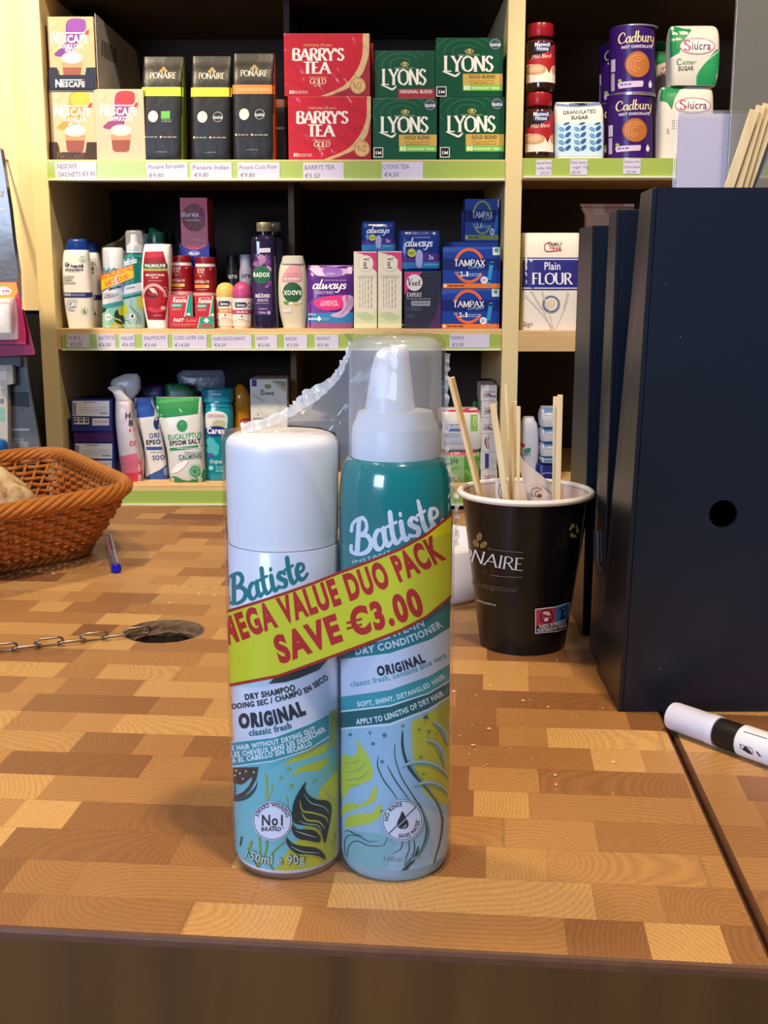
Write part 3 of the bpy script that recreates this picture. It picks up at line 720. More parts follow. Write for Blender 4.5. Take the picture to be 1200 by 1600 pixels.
def loftthing(name, label, cat, L, color, art=None, group=None, nx=16, ny=10, rough=.35, pname='body', clip=None, lo=None, hi=None, bump=0.0):
    t = thing(name, label, cat, L.base, group)
    m = color if not isinstance(color, str) else M(color, rough, bump=bump, bscale=30)
    body = solid(pname, L, m, t, lo=lo, hi=hi)
    if art: art.build('printed_lettering', L.front, t, nx, ny + 4, clip=clip, off=5e-4)
    return t, body
def prism(name, pts, Y, th, m, parent, fr=ID):
    """a cut card outline of thickness th facing the room"""
    bm = bmesh.new(); q = [P(*fr(*p), Y) for p in pts]
    f = [bm.verts.new(p) for p in q]; g = [bm.verts.new(p + Vector((0, th, 0))) for p in q]
    for t in tessellate_polygon([[Vector((p.x, p.z, 0)) for p in q]]):
        bm.faces.new([f[i] for i in t]); bm.faces.new([g[i] for i in reversed(t)])
    n = len(q)
    for i in range(n): bm.faces.new((f[i], f[(i + 1) % n], g[(i + 1) % n], g[i]))
    bmesh.ops.recalc_face_normals(bm, faces=bm.faces)
    return link(name, bm, m, parent)
YF = YS + .022
# ---------------------------------------------------------------- coffee sachet boxes in their trays
def sachet_art(x, y, hue1, hue2, sub, s2=None, cut=None):
    A = Art(FA)
    A.poly([(x + 80, y + 18), (x + 150, y + 12), (x + 152, y + 50), (x + 120, y + 120), (x + 100, y + 165), (x + 25, y + 160), (x + 70, y + 110)], hue1, 4)
    A.poly([(x + 90, y + 15), (x + 150, y + 12), (x + 152, y + 60), (x + 85, y + 60)], hue2, 4)
    A.text('N', x + 12, y + 110, 46, WHITE, w=30, bold=1.6); A.text('ESCAFE', x + 45, y + 108, 30, WHITE, w=120, bold=1.4); A.rect(x + 42, y + 66, x + 150, y + 71, WHITE)
    A.poly([(x + 152, y + 76), (x + 160, y + 58), (x + 172, y + 55), (x + 168, y + 76)], '#c8343c')
    A.text(sub, x + 98, y + 132, 17, WHITE, w=min(100, 15 * len(sub)), bold=1.2, align='c')
    if s2: A.text(s2, x + 95, y + 148, 15, WHITE, w=46, bold=1.2, align='c')
    # glass cup
    A.poly([(x + 58, y + 190), (x + 142, y + 190), (x + 134, y + 255), (x + 122, y + 262), (x + 78, y + 262), (x + 66, y + 255)], '#8a4a3c')
    A.poly([(x + 58, y + 190), (x + 142, y + 190), (x + 140, y + 212), (x + 60, y + 212)], '#c58a66')
    A.oval(x + 100, y + 172, 44, 24, '#e8d3bd'); A.oval(x + 100, y + 166, 34, 13, '#f1e2d2')
    A.oval(x + 22, y + 30, 13, 14, '#cdb892'); A.oval(x + 22, y + 30, 10, 11, '#dcbf92')
    return A
NAVY = M('#12192e', .45); BROWNC = M('#3a2a24', .6); CARD = M('#a9a7a6', .6, mottle=.1)
def tray(label, fr, x0, x1, ytop, ynotch, ybot, Y, zb, m, base_dep, txt, tc, txy, panel=None):
    a, b = P(*fr(x0, ybot), Y), P(*fr(x1, ybot), Y); a.x = max(a.x, XL1 + .002)
    t = thing('display_tray', label, 'display tray', ((a.x + b.x) / 2, Y + base_dep / 2, zb), 'cardboard display trays of the coffee boxes')
    bm = bmesh.new(); add_box(bm, (a.x, Y, zb), (b.x, Y + base_dep, zb + .0012)); link('tray_base', bm, m, t)
    w_ = x1 - x0
    prism('front_lip', [(x0, ytop), (x0 + w_ * .17, ytop), (x0 + w_ * .2, ynotch), (x0 + w_ * .77, ynotch), (x0 + w_ * .8, ytop), (x1, ytop), (x1, ybot), (x0, ybot)], Y - .0015, .0012, m, t, fr)
    A = Art(fr); A.text('N', txy[0], txy[1], txy[2] * 1.25, tc, w=txy[2], bold=1.5); A.text('ESCAFE', txy[0] + txy[2] * 1.1, txy[1], txy[2] * .92, tc, w=txy[2] * 4, bold=1.3)
    A.rect(txy[0] + txy[2], txy[1] - txy[2] * 1.3, txy[0] + txy[2] * 4.6, txy[1] - txy[2] * 1.12, tc)
    A.poly([(txy[0] + txy[2] * 4.5, txy[1] - txy[2] * .95), (txy[0] + txy[2] * 4.8, txy[1] - txy[2] * 1.35), (txy[0] + txy[2] * 5.2, txy[1] - txy[2] * 1.4)], '#c8343c')
    A.build('printed_lettering', lambda u, v, o: P(u, v, Y - .0015 - o), t)
    return t, (a, b)
trl, _ = tray('dark brown cardboard tray on the top shelf under the lower coffee sachet box', FA, 205, 401, 592, 636, 664, YF, Z1 + E, BROWNC, .12, '', '#57443c', (238, 662, 22))
bx, b1 = boxthing('coffee_sachet_box', 'beige coffee sachet box with yellow curl, lower one standing in the brown tray', 'drink box', FA, 217, 373, 397, 655, YF + .004, .11, Z1 + E + .0015, '#cbab80',
                  sachet_art(213, 373, '#c98a3a', '#e0b03a', 'VANILLA', 'LATTE'), 'coffee sachet boxes')
bx, b2 = boxthing('coffee_sachet_box', 'beige and rose coffee sachet box with red curl, standing directly on the shelf', 'drink box', FA, 404, 371, 597, 662, YF, .11, Z1 + E, '#c9ac8e',
                  sachet_art(404, 371, '#8a3a78', '#c0343c', 'CAPPUCCINO'), 'coffee sachet boxes')
tru, (ta, tb) = tray('navy cardboard tray with a long grey side wall, stacked on the lower coffee sachet box', FA, 204, 399, 281, 312, 371, YF, b1.top + .0003, NAVY, .5, '', WHITE, (231, 362, 24))
mb = Box(FA, 209, 69, 388, 360, YF + .004, .11, b1.top + .0018)
sx_ = mb.hi.x + .004
bm = bmesh.new(); zt0 = P(150, 21, YF).z
add_hull(bm, [(sx_, YF, b1.top + .0016), (sx_ + .0012, YF, b1.top + .0016), (sx_ + .0012, YF + .5, b1.top + .0016), (sx_, YF + .5, b1.top + .0016),
              (sx_, YF, zt0), (sx_ + .0012, YF, zt0), (sx_ + .0012, YF + .39, zt0), (sx_, YF + .39, zt0)])
link('side_wall', bm, CARD, tru)
class SX: pass
def sidemap(X):
    def f(u, v, o):
        d = ray(u, v); t = (X + o) / d.x; return Vector((X + o, d.y * t, HC + d.z * t))
    return f
A = Art(FA); rnd = random.Random(2); x = 424
while x < 486:
    q = rnd.uniform(1.5, 4); A.poly([(x, 165 + (x - 424) * .62), (x + q, 165 + (x + q - 424) * .62), (x + q, 232 + (x + q - 424) * .62), (x, 232 + (x - 424) * .62)], '#3d3a3c', keep=True); x += q + rnd.uniform(1.5, 3.5)
A.blur_lines(500, 215, 585, 6, 14, 4, '#8d8a8b', 4)
A.build('barcode_lettering', sidemap(sx_ + .0012), tru)
t = thing('coffee_sachet_box', 'beige coffee sachet box with purple curl, topmost in the navy tray', 'drink box', mb.base, 'coffee sachet boxes')
carton('carton', mb, M('#c4a074', .35), t)
sachet_art(200, 69, '#6a2f88', '#7a3a98', 'DOUBLE CHOC', 'MOCHA').build('printed_lettering', mb.front, t, clip=(None, None, None, 132))

# ---------------------------------------------------------------- black coffee bags
def coffee_bag(label, x0, x1, y0, y1, band, gusset, Y, eu=False, zb=Z1 + E, name_txt=None, dy=0):
    L = Loft(FA, [(y0, x0 + 2, x1 - 4, .008, 6), (y0 + 30, x0 + 1, x1 - 2, .016, 6), (y0 + 120, x0, x1, .045, 7), (y1 - 60, x0 + 2, x1 + 2, .062, 8), (y1, x0 + 4, x1, .06, 8)], Y, zb, 4, 48)
    t = thing('coffee_bag', label, 'coffee bag', L.base, 'black coffee bags')
    bm = bmesh.new(); L.mesh(bm)
    bm.faces.ensure_lookup_table(); bm.normal_update()
    for f in bm.faces:
        if f.normal.x > .72: f.material_index = 1
    link('bag', bm, [M('#17171a', .38, bump=.5, bscale=22), M(gusset, .4)], t, True)
    A = Art(FA); w_ = x1 - x0; c = (x0 + x1) / 2
    A.rect(x0 - 4, y0 + 132 + dy, x1 + 6, y0 + 170 + dy, band)
    if name_txt: A.text(name_txt, c, y0 + 158 + dy, 13, '#ffb48a', w=w_ * .8, align='c')
    A.text('PONAIRE', c + 2, y0 + 95 + dy, 25, '#d8d2c2', w=w_ * .62, font='serif', align='c', thick=.13, thin=.06, serif=.04)
    for ox, oy in ((0, -8), (-9, 3), (9, 3)): A.oval(c + 3 + ox, y0 + 60 + dy + oy, 8, 7, '#8f7a48', rot=ox * .08)
    A.oval(x0 + 52, y0 + 255 + dy, 20, 24, '#cfccc4')
    if eu:
        A.rect(x0 + 84, y0 + 233, x0 + 120, y0 + 264, '#5cb044'); A.blur_lines(x0 + 86, y0 + 268, x0 + 126, 2, 7, 3, '#9a9a92', 3)
    else:
        A.arc(x0 + 114, y0 + 255 + dy, 19, 20, 2.2, '#a9a9ad'); A.text('taste', x0 + 114, y0 + 263 + dy, 15, '#d0d0d2', w=38, align='c', bold=.8)
    A.oval(x0 + 20, y0 + 340 + dy, 4, 5, '#c8c0a0'); A.blur_lines(x0 + 28, y0 + 338 + dy, x0 + 70, 1, 8, 5, '#8f8f8c', 3); A.oval(x0 + 84, y0 + 340 + dy, 4, 5, '#c8c0a0'); A.blur_lines(x0 + 92, y0 + 338 + dy, x0 + 150, 1, 8, 5, '#8f8f8c', 5)
    A.blur_lines(x0 + 64, y0 + 400 + dy, x0 + 108, 1, 8, 4, '#6f6f6c', 8)
    A.build('printed_lettering', L.front, t, 10, 10, off=6e-4)
coffee_bag('black coffee bag with lime band and lime side, next to the rose sachet box', 598, 770, 238, 660, '#b4cf3c', '#6f8a24', YF, True)
coffee_bag('black coffee bag with yellow band, between the lime and the orange banded bags', 801, 969, 236, 660, '#d9cf36', '#1c1c1e', YF, dy=4)
coffee_bag('black coffee bag with orange band and orange side edge', 973, 1148, 225, 660, '#e07a3a', '#c05a2a', YF, name_txt='COSTA RICAN BLEND', dy=4)
L = Loft(FA, [(415, 1120, 1200, .01, 6), (470, 1115, 1200, .022, 6), (660, 1118, 1200, .026, 6)], YF + .072, Z1 + E, 4)
A = Art(FA); A.rect(1110, 415, 1210, 450, '#8a4a2c'); A.text('taste', 1150, 542, 15, '#a0a0a2', w=34)
loftthing('coffee_bag', 'half hidden black coffee bag tucked behind, between orange banded bag and red tea', 'coffee bag', L, '#151517', A, 'black coffee bags', 6, 6, pname='bag')

# ---------------------------------------------------------------- tea boxes
def barry(x, y):
    A = Art(FB); R2 = '#9c1626'
    A.poly([(x + 327, y), (x + 352, y), (x + 350, y + 90), (x + 325, y + 165), (x + 270, y + 225), (x + 180, y + 262), (x + 150, y + 262), (x + 245, y + 220), (x + 300, y + 155), (x + 325, y + 85)], '#d3b483', 3)
    A.poly([(x + 352, y), (x + 357, y), (x + 357, y + 262), (x + 185, y + 262), (x + 275, y + 225), (x + 328, y + 165), (x + 352, y + 90)], R2)
    A.text('Celebrating 125 years', x + 80, y + 53, 10, '#e7c98e', w=118)
    A.text("BARRY'S", x + 32, y + 112, 48, '#f6f0ea', w=218, font='serif', thick=.24, thin=.1, serif=.05)
    A.text('TEA', x + 80, y + 166, 46, '#f6f0ea', w=116, font='serif', thick=.24, thin=.1, serif=.05)
    A.text('SUPERBLY SELECTED', x + 100, y + 187, 6, '#e7c98e', w=76); A.text('GOLD', x + 105, y + 211, 22, '#f3dcc0', w=68, bold=1, font='serif'); A.text('BLEND', x + 122, y + 222, 7, '#e7c98e', w=30)
    A.oval(x + 306, y + 218, 33, 35, '#b88a4e'); A.oval(x + 306, y + 218, 29, 31, '#d9b27a'); A.text('1/2', x + 306, y + 230, 26, '#9c6a34', w=32, align='c')
    A.text('80', x + 20, y + 252, 15, '#f6e8e2', w=20, bold=1); A.blur_lines(x + 42, y + 240, x + 98, 2, 7, 4, '#e6b6b0', 5)
    return A
tb_, q1 = boxthing('tea_box', 'red shrink wrapped tea box with white lettering, lower of the two', 'tea box', FB, 136, 401, 479, 661, YF, .085, Z1 + E, '#c40f24', barry(136, 401), 'red tea boxes', wrap=True)
tb_, q2 = boxthing('tea_box', 'red tea box with white lettering and gold curve, upper of the two', 'tea box', FB, 119, 139, 475, 400, YF + .002, .085, q1.top + E, '#c20e22', barry(119, 139), 'red tea boxes', wrap=True)
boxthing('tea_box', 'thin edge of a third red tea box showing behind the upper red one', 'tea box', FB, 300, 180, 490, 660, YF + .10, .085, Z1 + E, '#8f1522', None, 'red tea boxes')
def lyons(x, y, w_, h_, orig=False):
    A = Art(FB); kx, ky = w_ / 272.0, h_ / 248.0
    X = lambda a: x + a * kx
    Yy = lambda b: y + b * ky
    for r in (30, 50, 70): A.arc(X(120), Yy(60), r * 1.7 * kx, r * 1.0 * ky, 4, '#1c6a4c', 150, 330)
    A.oval(X(136), Yy(57), 18 * kx, 10 * ky, '#b9a050'); A.oval(X(136), Yy(57), 13 * kx, 6 * ky, '#175c40'); A.oval(X(136), Yy(54), 6 * kx, 9 * ky, '#c9b26a'); A.blur_lines(X(90), Yy(70), X(178), 1, 6, 4, '#8fa67c', 4)
    A.text('LYONS', X(32), Yy(140), 62 * ky, '#f1efe6', w=202 * kx, font='serif', thick=.21, thin=.08, serif=.05)
    A.stroke([(X(30), Yy(141)), (X(58), Yy(152)), (X(80), Yy(160)), (X(96), Yy(148))], 9 * kx, '#f1efe6', taper=lambda t: .5 + .9 * t * (1.4 - t))
    if orig:
        A.rect(X(106), Yy(158), x + w_ - 1, y + h_ - 1, '#a02a38'); A.text('ORIGINAL BLEND', X(114), Yy(176), 13 * ky, '#f0dcd0', w=146 * kx, bold=1)
    else:
        A.rect(X(110), Yy(151), x + w_ - 2, Yy(197), '#c9a650'); A.text('GOLD BLEND', X(134), Yy(170), 14 * ky, '#2e3a24', w=106 * kx, bold=1.1)
        A.stroke([(X(134), Yy(186)), (X(150), Yy(178)), (X(160), Yy(186)), (X(176), Yy(180)), (X(196), Yy(184)), (X(214), Yy(179)), (X(236), Yy(183))], 2, '#5a4a22'); A.blur_lines(X(140), Yy(190), X(236), 1, 5, 3, '#6a5a2a', 5)
        A.rect(X(110), Yy(197), x + w_ - 2, Yy(222), '#6dbb45'); A.text('80', X(114), Yy(218), 17 * ky, '#eef5e4', w=26 * kx, bold=1.6); A.text("BIODEGRADABLE* TEABAGS", X(146), Yy(215), 10 * ky, '#e4f2d4', w=112 * kx, bold=1)
        A.oval(X(240), Yy(27), 24 * kx, 23 * ky, '#394a5c'); A.arc(X(240), Yy(27), 21 * kx, 20 * ky, 1.6, '#aab4bc'); A.text('taste', X(240), Yy(35), 15 * ky, '#e6e8ea', w=44 * kx, align='c', bold=1)
        A.rect(X(4), Yy(204), X(44), Yy(246), '#ece9e4'); A.rect(X(7), Yy(207), X(41), Yy(243), '#15161a'); A.rect(X(13), Yy(220), X(17), Yy(234), '#ece9e4'); A.poly([(X(22), Yy(234)), (X(22), Yy(218)), (X(29), Yy(226)), (X(36), Yy(218)), (X(36), Yy(234)), (X(29), Yy(230))], '#ece9e4')
    return A
GRN = '#0b4c31'
t, l1 = boxthing('tea_box', 'green tea box with gold panel, lower one beside the red boxes', 'tea box', FB, 487, 410, 755, 658, YF, .085, Z1 + E, GRN, lyons(486, 410, 271, 248), 'green tea boxes')
t, l2 = boxthing('tea_box', 'green tea box with gold panel, lower one beside the cream post', 'tea box', FB, 763, 405, 1037, 658, YF, .085, Z1 + E, GRN, lyons(763, 405, 274, 253), 'green tea boxes')
boxthing('tea_box', 'green tea box with gold panel, upper one of the stack beside the cream post', 'tea box', FB, 748, 157, 1032, 404, YF + .002, .085, l2.top + E, GRN, lyons(748, 157, 282, 247), 'green tea boxes')
boxthing('tea_box', 'darker green tea box with red panel, set back on the left green box', 'tea box', FB, 494, 211, 746, 409, YF + .04, .085, l1.top + E, GRN, lyons(494, 211, 252, 250, True), 'green tea boxes')

# ---------------------------------------------------------------- right bay, top shelf
COFFEE = M('#2a120a', .12, coat=.5)
ZR = Z1 + .003 + E
def coffee_jar(label, cx, y0, sc, zb, Y=YF):
    h = lambda k: k * sc
    L = round_loft(FC, cx, [(y0 + 60, h(50)), (y0 + 74, h(54)), (y0 + 90, h(63)), (y0 + 270, h(64)), (y0 + 295, h(64)), (y0 + 308, h(58))], Y, zb, 2)
    t, _ = loftthing('coffee_jar', label, 'coffee jar', L, COFFEE, None, 'instant coffee jars with red lids', pname='glass_jar')
    r = (L.rows[-1][2]) * 1.16
    bm = bmesh.new(); ztop = P(*FC(cx, y0), L.Yc).z; zc = L.top
    add_lathe(bm, [(0, -.001), (r * .96, -.001), (r, .002), (r, (ztop - zc) * .8), (r * .95, ztop - zc - .001), (0, ztop - zc)], (L.at(zc)[1], L.Yc, zc), 36); link('lid', bm, M('#8f1420', .3), t, True)
    A = Art(FC); x0, x1 = cx - 70, cx + 70
    A.rect(x0, y0 + 82, x1, y0 + 268, '#a81e28')
    A.poly([(cx - 32, y0 + 92), (cx + 38, y0 + 88), (cx + 40, y0 + 128), (cx, y0 + 138), (cx - 34, y0 + 128)], '#27366e')
    A.text('Maxwell', cx + 2, y0 + 110, 17, '#f0eef2', w=66, align='c', bold=1); A.text('House', cx + 2, y0 + 128, 17, '#f0eef2', w=50, align='c', bold=1)
    A.text('Mild Blend', cx, y0 + 162, 18, '#f0d8d4', w=84, align='c', shear=.3, rot=4)
    A.poly([(cx - 70, y0 + 185), (cx - 20, y0 + 190), (cx + 18, y0 + 205), (cx + 30, y0 + 230), (cx + 45, y0 + 195), (cx + 72, y0 + 185), (cx + 72, y0 + 268), (cx - 70, y0 + 268)], '#e9e2da')
    A.oval(cx - 28, y0 + 212, 46, 24, '#c69c72'); A.oval(cx - 28, y0 + 210, 32, 15, '#dcb88e'); A.oval(cx + 62, y0 + 210, 20, 22, '#c69c72')
    A.stroke([(cx + 20, y0 + 232), (cx + 38, y0 + 236), (cx + 36, y0 + 266)], 7, '#f4efe8')
    A.build('printed_label', L.front, t, 16, 2, off=4e-4, clip=(FC(cx - 63 * sc, 0)[0], FC(cx + 63 * sc, 0)[0], None, None))
    return t, ztop
t, zj = coffee_jar('instant coffee jar with red lid, lower of the stacked pair', 178, 415, .98, ZR)
coffee_jar('instant coffee jar with red lid, upper of the stacked pair', 184, 108, 1.0, zj + E)
L = Loft(FC, [(458, 252, 448, .012, 5), (478, 246, 456, .03, 5), (520, 244, 460, .055, 5), (700, 245, 459, .065, 5)], YF, ZR, 3)
A = Art(FC); A.poly([(250, 462), (300, 470), (400, 462), (450, 455), (448, 474), (340, 484), (252, 478)], '#6f86b4'); A.poly([(310, 465), (398, 460), (398, 474), (310, 478)], '#1c1d24')
A.text('GRANULATED', 277, 519, 16, '#2f3a52', w=146, bold=1.2, rot=3); A.text('SUGAR', 313, 541, 15, '#2f3a52', w=74, bold=1.2, rot=2)
A.rect(244, 556, 460, 704, '#b9dbef')
for j in range(4):
    for i in range(3):
        x, y = 283 + i * 66, 580 + j * 29
        A.oval(x + 15, y, 15, 8, '#2b56a4', rot=-.75); A.oval(x - 12, y + 5, 14, 8, '#4a86c4' if j < 3 else '#2b56a4', rot=.55); A.stroke([(x - 22, y - 1), (x - 2, y + 12)], 1.5, '#dcecf6')
for i in range(3): A.oval(283 + i * 66 + 10, 559, 13, 4, '#2b56a4', rot=-.3)
loftthing('sugar_bag', 'white and pale blue sugar bag with rows of blue leaves', 'sugar bag', L, '#e6e2da', A, None, 14, 8, pname='paper_bag', rough=.6)
PURP = M('#35176a', .32)
def choc_tin(label, cx, y0, y1, hw, zb, Y, front=True, dx=0):
    L = round_loft(FC, cx, [(y0 + 6, hw), (y1 - 4, hw)], Y, zb, 0, 48)
    t, _ = loftthing('chocolate_tin', label, 'chocolate tin', L, PURP, None, 'purple hot chocolate tins', pname='tin')
    bm = bmesh.new(); r = L.rows[0][2]; c = (L.rows[0][1], L.Yc, 0); z1 = L.top; z0 = L.rows[0][0]
    add_lathe(bm, [(r, z1 - .002), (r + .0012, z1 - .001), (r + .0012, z1 + .001), (r - .001, z1 + .0015), (r - .003, z1 - .0005), (0, z1 - .0005)], c, 48); link('rim', bm, M('#c6c0cc', .3, metal=.8), t, True)
    bm = bmesh.new(); add_lathe(bm, [(r - .001, z0), (r + .001, z0 + .0002), (r + .001, z0 + .002), (r, z0 + .0025)], c, 48); link('rim', bm, M('#c6c0cc', .3, metal=.8), t, True)
    A = Art(FC); k = (y1 - y0) / 300.0; yy = lambda b: y0 + b * k
    A.text('Cadbury', cx - 74, yy(86), 44 * k, '#efdfae', w=160, font='script', shear=.12, rot=3, thick=.15, thin=.05)
    A.text('HOT CHOCOLATE', cx - 62, yy(110), 12 * k, '#e8e0ee', w=134, bold=1.3, rot=2)
    A.oval(cx + 5, yy(180), 56, 59 * k, '#6a3618'); A.oval(cx + 5, yy(180), 53, 56 * k, '#b06a38')
    for r_ in (.78, .55, .32): A.arc(cx + 5, yy(182), 53 * r_, 54 * k * r_, 5, '#c98850', 20 * r_ * 9, 300 + 20 * r_)
    A.poly([(cx - 76, yy(262)), (cx - 70, yy(255)), (cx + 28, yy(252)), (cx + 30, yy(262)), (cx + 26, yy(278)), (cx - 72, yy(284))], '#cdbfe0'); A.blur_lines(cx - 66, yy(264), cx - 22, 1, 4, 6, '#5a3a8c', 4)
    A.oval(cx - 68, yy(248), 7, 7, '#8cc050'); A.poly([(cx + 62, yy(245)), (cx + 72, yy(265)), (cx + 68, yy(280)), (cx + 56, yy(280)), (cx + 53, yy(265))], '#e6dff0')
    A.rect(cx - 97, yy(150), cx - 84, yy(205), '#cfc4e0'); A.rect(cx - 97, yy(212), cx - 86, yy(290), '#b9a8d8')
    A.build('printed_lettering', L.front, t, 18, 2, off=5e-4)
    return L.top + .0015
zt = choc_tin('purple hot chocolate tin, lower of the front pair', 582, 428, 702, 101, ZR, YF)
choc_tin('purple hot chocolate tin, upper of the front pair', 593, 124, 424, 101, zt + E, YF + .001)
zt = choc_tin('purple hot chocolate tin, lower of the pair behind, half hidden', 536, 470, 700, 88, ZR, YF + .14)
choc_tin('purple hot chocolate tin, upper of the pair behind, half hidden', 536, 204, 468, 88, zt + E, YF + .14)
def sugar2(label, rows, Y, zb, oval, g1, g2, extra, zt=None):
    L = Loft(FC, rows, Y, zb, 3)
    A = Art(FC); A.poly(g1, '#1f8a50', 0); 
    if g2: A.poly(g2, '#2a9a5c', 3); A.stroke(g2[:4], 5, '#bfe0c8')
    ox, oy, rx, ry = oval
    A.oval(ox, oy, rx, ry, '#eeebe6'); A.arc(ox, oy, rx, ry, 3.5, '#a0568a'); A.arc(ox, oy, rx - 7, ry - 5, 1.6, '#c79ab8')
    A.text('S', ox - rx * .78, oy + ry * .55, ry * 1.25, '#b03a6a', w=rx * .42, font='serif'); A.text('iucra', ox - rx * .32, oy + ry * .46, ry * 1.0, '#6a3a6e', w=rx * 1.08, bold=.8, shear=.1)
    A.stroke([(ox + rx * .02, oy - ry * .36), (ox + rx * .08, oy - ry * .56)], 3, '#6a3a6e')
    extra(A)
    A_ = loftthing('sugar_bag', label, 'sugar bag', L, '#dcd8d0', A, 'white and green sugar bags', 16, 8, pname='paper_bag', rough=.6)
    return L.top
def ex1(A):
    A.text('C', 776, 302, 26, '#4a8a64', w=22, font='script'); A.text('aster', 800, 300, 20, '#4a8a64', w=62, shear=.3); A.text('SUGAR', 783, 328, 18, '#4a4a52', w=66, bold=.8, rot=2)
def ex2(A): A.blur_lines(752, 548, 790, 4, 11, 3, '#8a9a8c', 5); A.blur_lines(730, 585, 742, 3, 9, 3, '#8a8a8c', 5)
zt = sugar2('white and green sugar bag, lower one behind the lavender card', [(392, 724, 936, .03, 5), (420, 712, 944, .06, 5), (500, 704, 944, .075, 5), (694, 702, 942, .075, 5)], YF, ZR,
            (845, 482, 78, 34), [(705, 388), (835, 388), (790, 412), (766, 450), (752, 500), (735, 470), (705, 455)], None, ex2)
sugar2('white and green sugar bag, upper one on top of the stack', [(118, 770, 950, .012, 5), (135, 758, 968, .03, 5), (200, 752, 972, .06, 5), (360, 750, 966, .068, 5), (440, 752, 952, .06, 5)], YF + .002, zt + E,
       (866, 219, 76, 36), [(748, 112), (858, 112), (842, 150), (812, 190), (786, 250), (745, 270)], [(968, 236), (905, 285), (862, 345), (862, 400), (880, 450), (968, 450)], ex1)
sugar2('dim green topped sugar bag standing behind the white and green pair', [(200, 692, 760, .02, 5), (240, 688, 770, .06, 5), (690, 690, 770, .07, 5)], YF + .13, ZR,
       (735, 330, 30, 20), [(680, 195), (780, 195), (760, 280), (690, 300)], None, lambda A: None)

# ---------------------------------------------------------------- middle shelf
ZM = Z2 + E
def shampoo(label, dx, dy, Y, dim=False):
    q = lambda rows: [(y + dy, a + dx, b + dx, d, k) for y, a, b, d, k in rows]
    L = Loft(FD, q([(378, 352, 472, .034, 2.4), (402, 342, 478, .042, 2.6), (500, 338, 487, .046, 2.8), (600, 343, 497, .046, 2.8), (700, 356, 501, .046, 2.8), (795, 373, 499, .044, 2.8)]), Y, ZM, 4)
    t, _ = loftthing('shampoo_bottle', label, 'shampoo bottle', L, M('#e9e7ea', .3), None, 'white shampoo bottles with blue caps', pname='bottle')
    C = Loft(FD, q([(320, 374, 462, .026, 2.6), (328, 366, 467, .032, 2.6), (350, 358, 469, .035, 2.4), (378, 350, 473, .035, 2.4)]), Y + .005, None, 3)
    z0, z1 = C.rows[0][0], L.top
    for r in C.rows: r[0] += z1 - z0
    solid('cap', C, M('#173a8e', .25), t)
    A = Art(FR(FD.x0 + dx / FD.k, FD.y0 + dy / FD.k, FD.k))
    A.oval(375, 458, 13, 13, '#27408a'); A.arc(378, 457, 7, 7, 3, '#e9e7ea', 90, 330)
    A.text('head&', 394, 473, 17, '#26305c', w=66, bold=1, shear=.15); A.text('shoulders', 364, 491, 16, '#26305c', w=94, bold=1, shear=.15); A.blur_lines(378, 495, 450, 1, 4, 2, '#7a809c', 3)
    A.text('CLASSIC', 352, 530, 13, '#3a4468', w=62, bold=.4); A.text('CLEAN', 352, 546, 13, '#3a4468', w=50, bold=.4); A.blur_lines(352, 551, 420, 2, 7, 3, '#7a809c', 6)
    A.arc(453, 430, 13, 17, 2, '#6aa088'); A.oval(453, 432, 6, 8, '#8ab8a4')
    A.rect(347, 606, 505, 632, '#1d2f6e'); A.text('100%', 356, 625, 14, '#dfe2f0', w=42, bold=1); A.blur_lines(402, 614, 470, 2, 7, 3, '#aab4d8', 6)
    for r, a0, a1, cc in ((28, 60, 330, '#a9c2e4'), (20, 120, 400, '#c8d8ee'), (12, 0, 260, '#8fb0dc')): A.arc(402, 672, r, r * 1.0, 7, cc, a0, a1)
    for i in range(7): A.stroke([(376 + i * 9, 648), (372 + i * 10, 636)], 3, '#c8d8ee', 0)
    A.arc(465, 704, 15, 17, 2, '#6aa070'); A.poly([(465, 694), (472, 708), (465, 714), (458, 708)], '#3f8a50')
    A.build('printed_lettering', L.front, t, 14, 4, off=5e-4)
shampoo('white shampoo bottle with slanted blue cap, at the front end of the middle shelf', 0, 0, YF)
shampoo('white shampoo bottle with blue cap, shaded, just behind the front one', 56, 14, YF + .07)

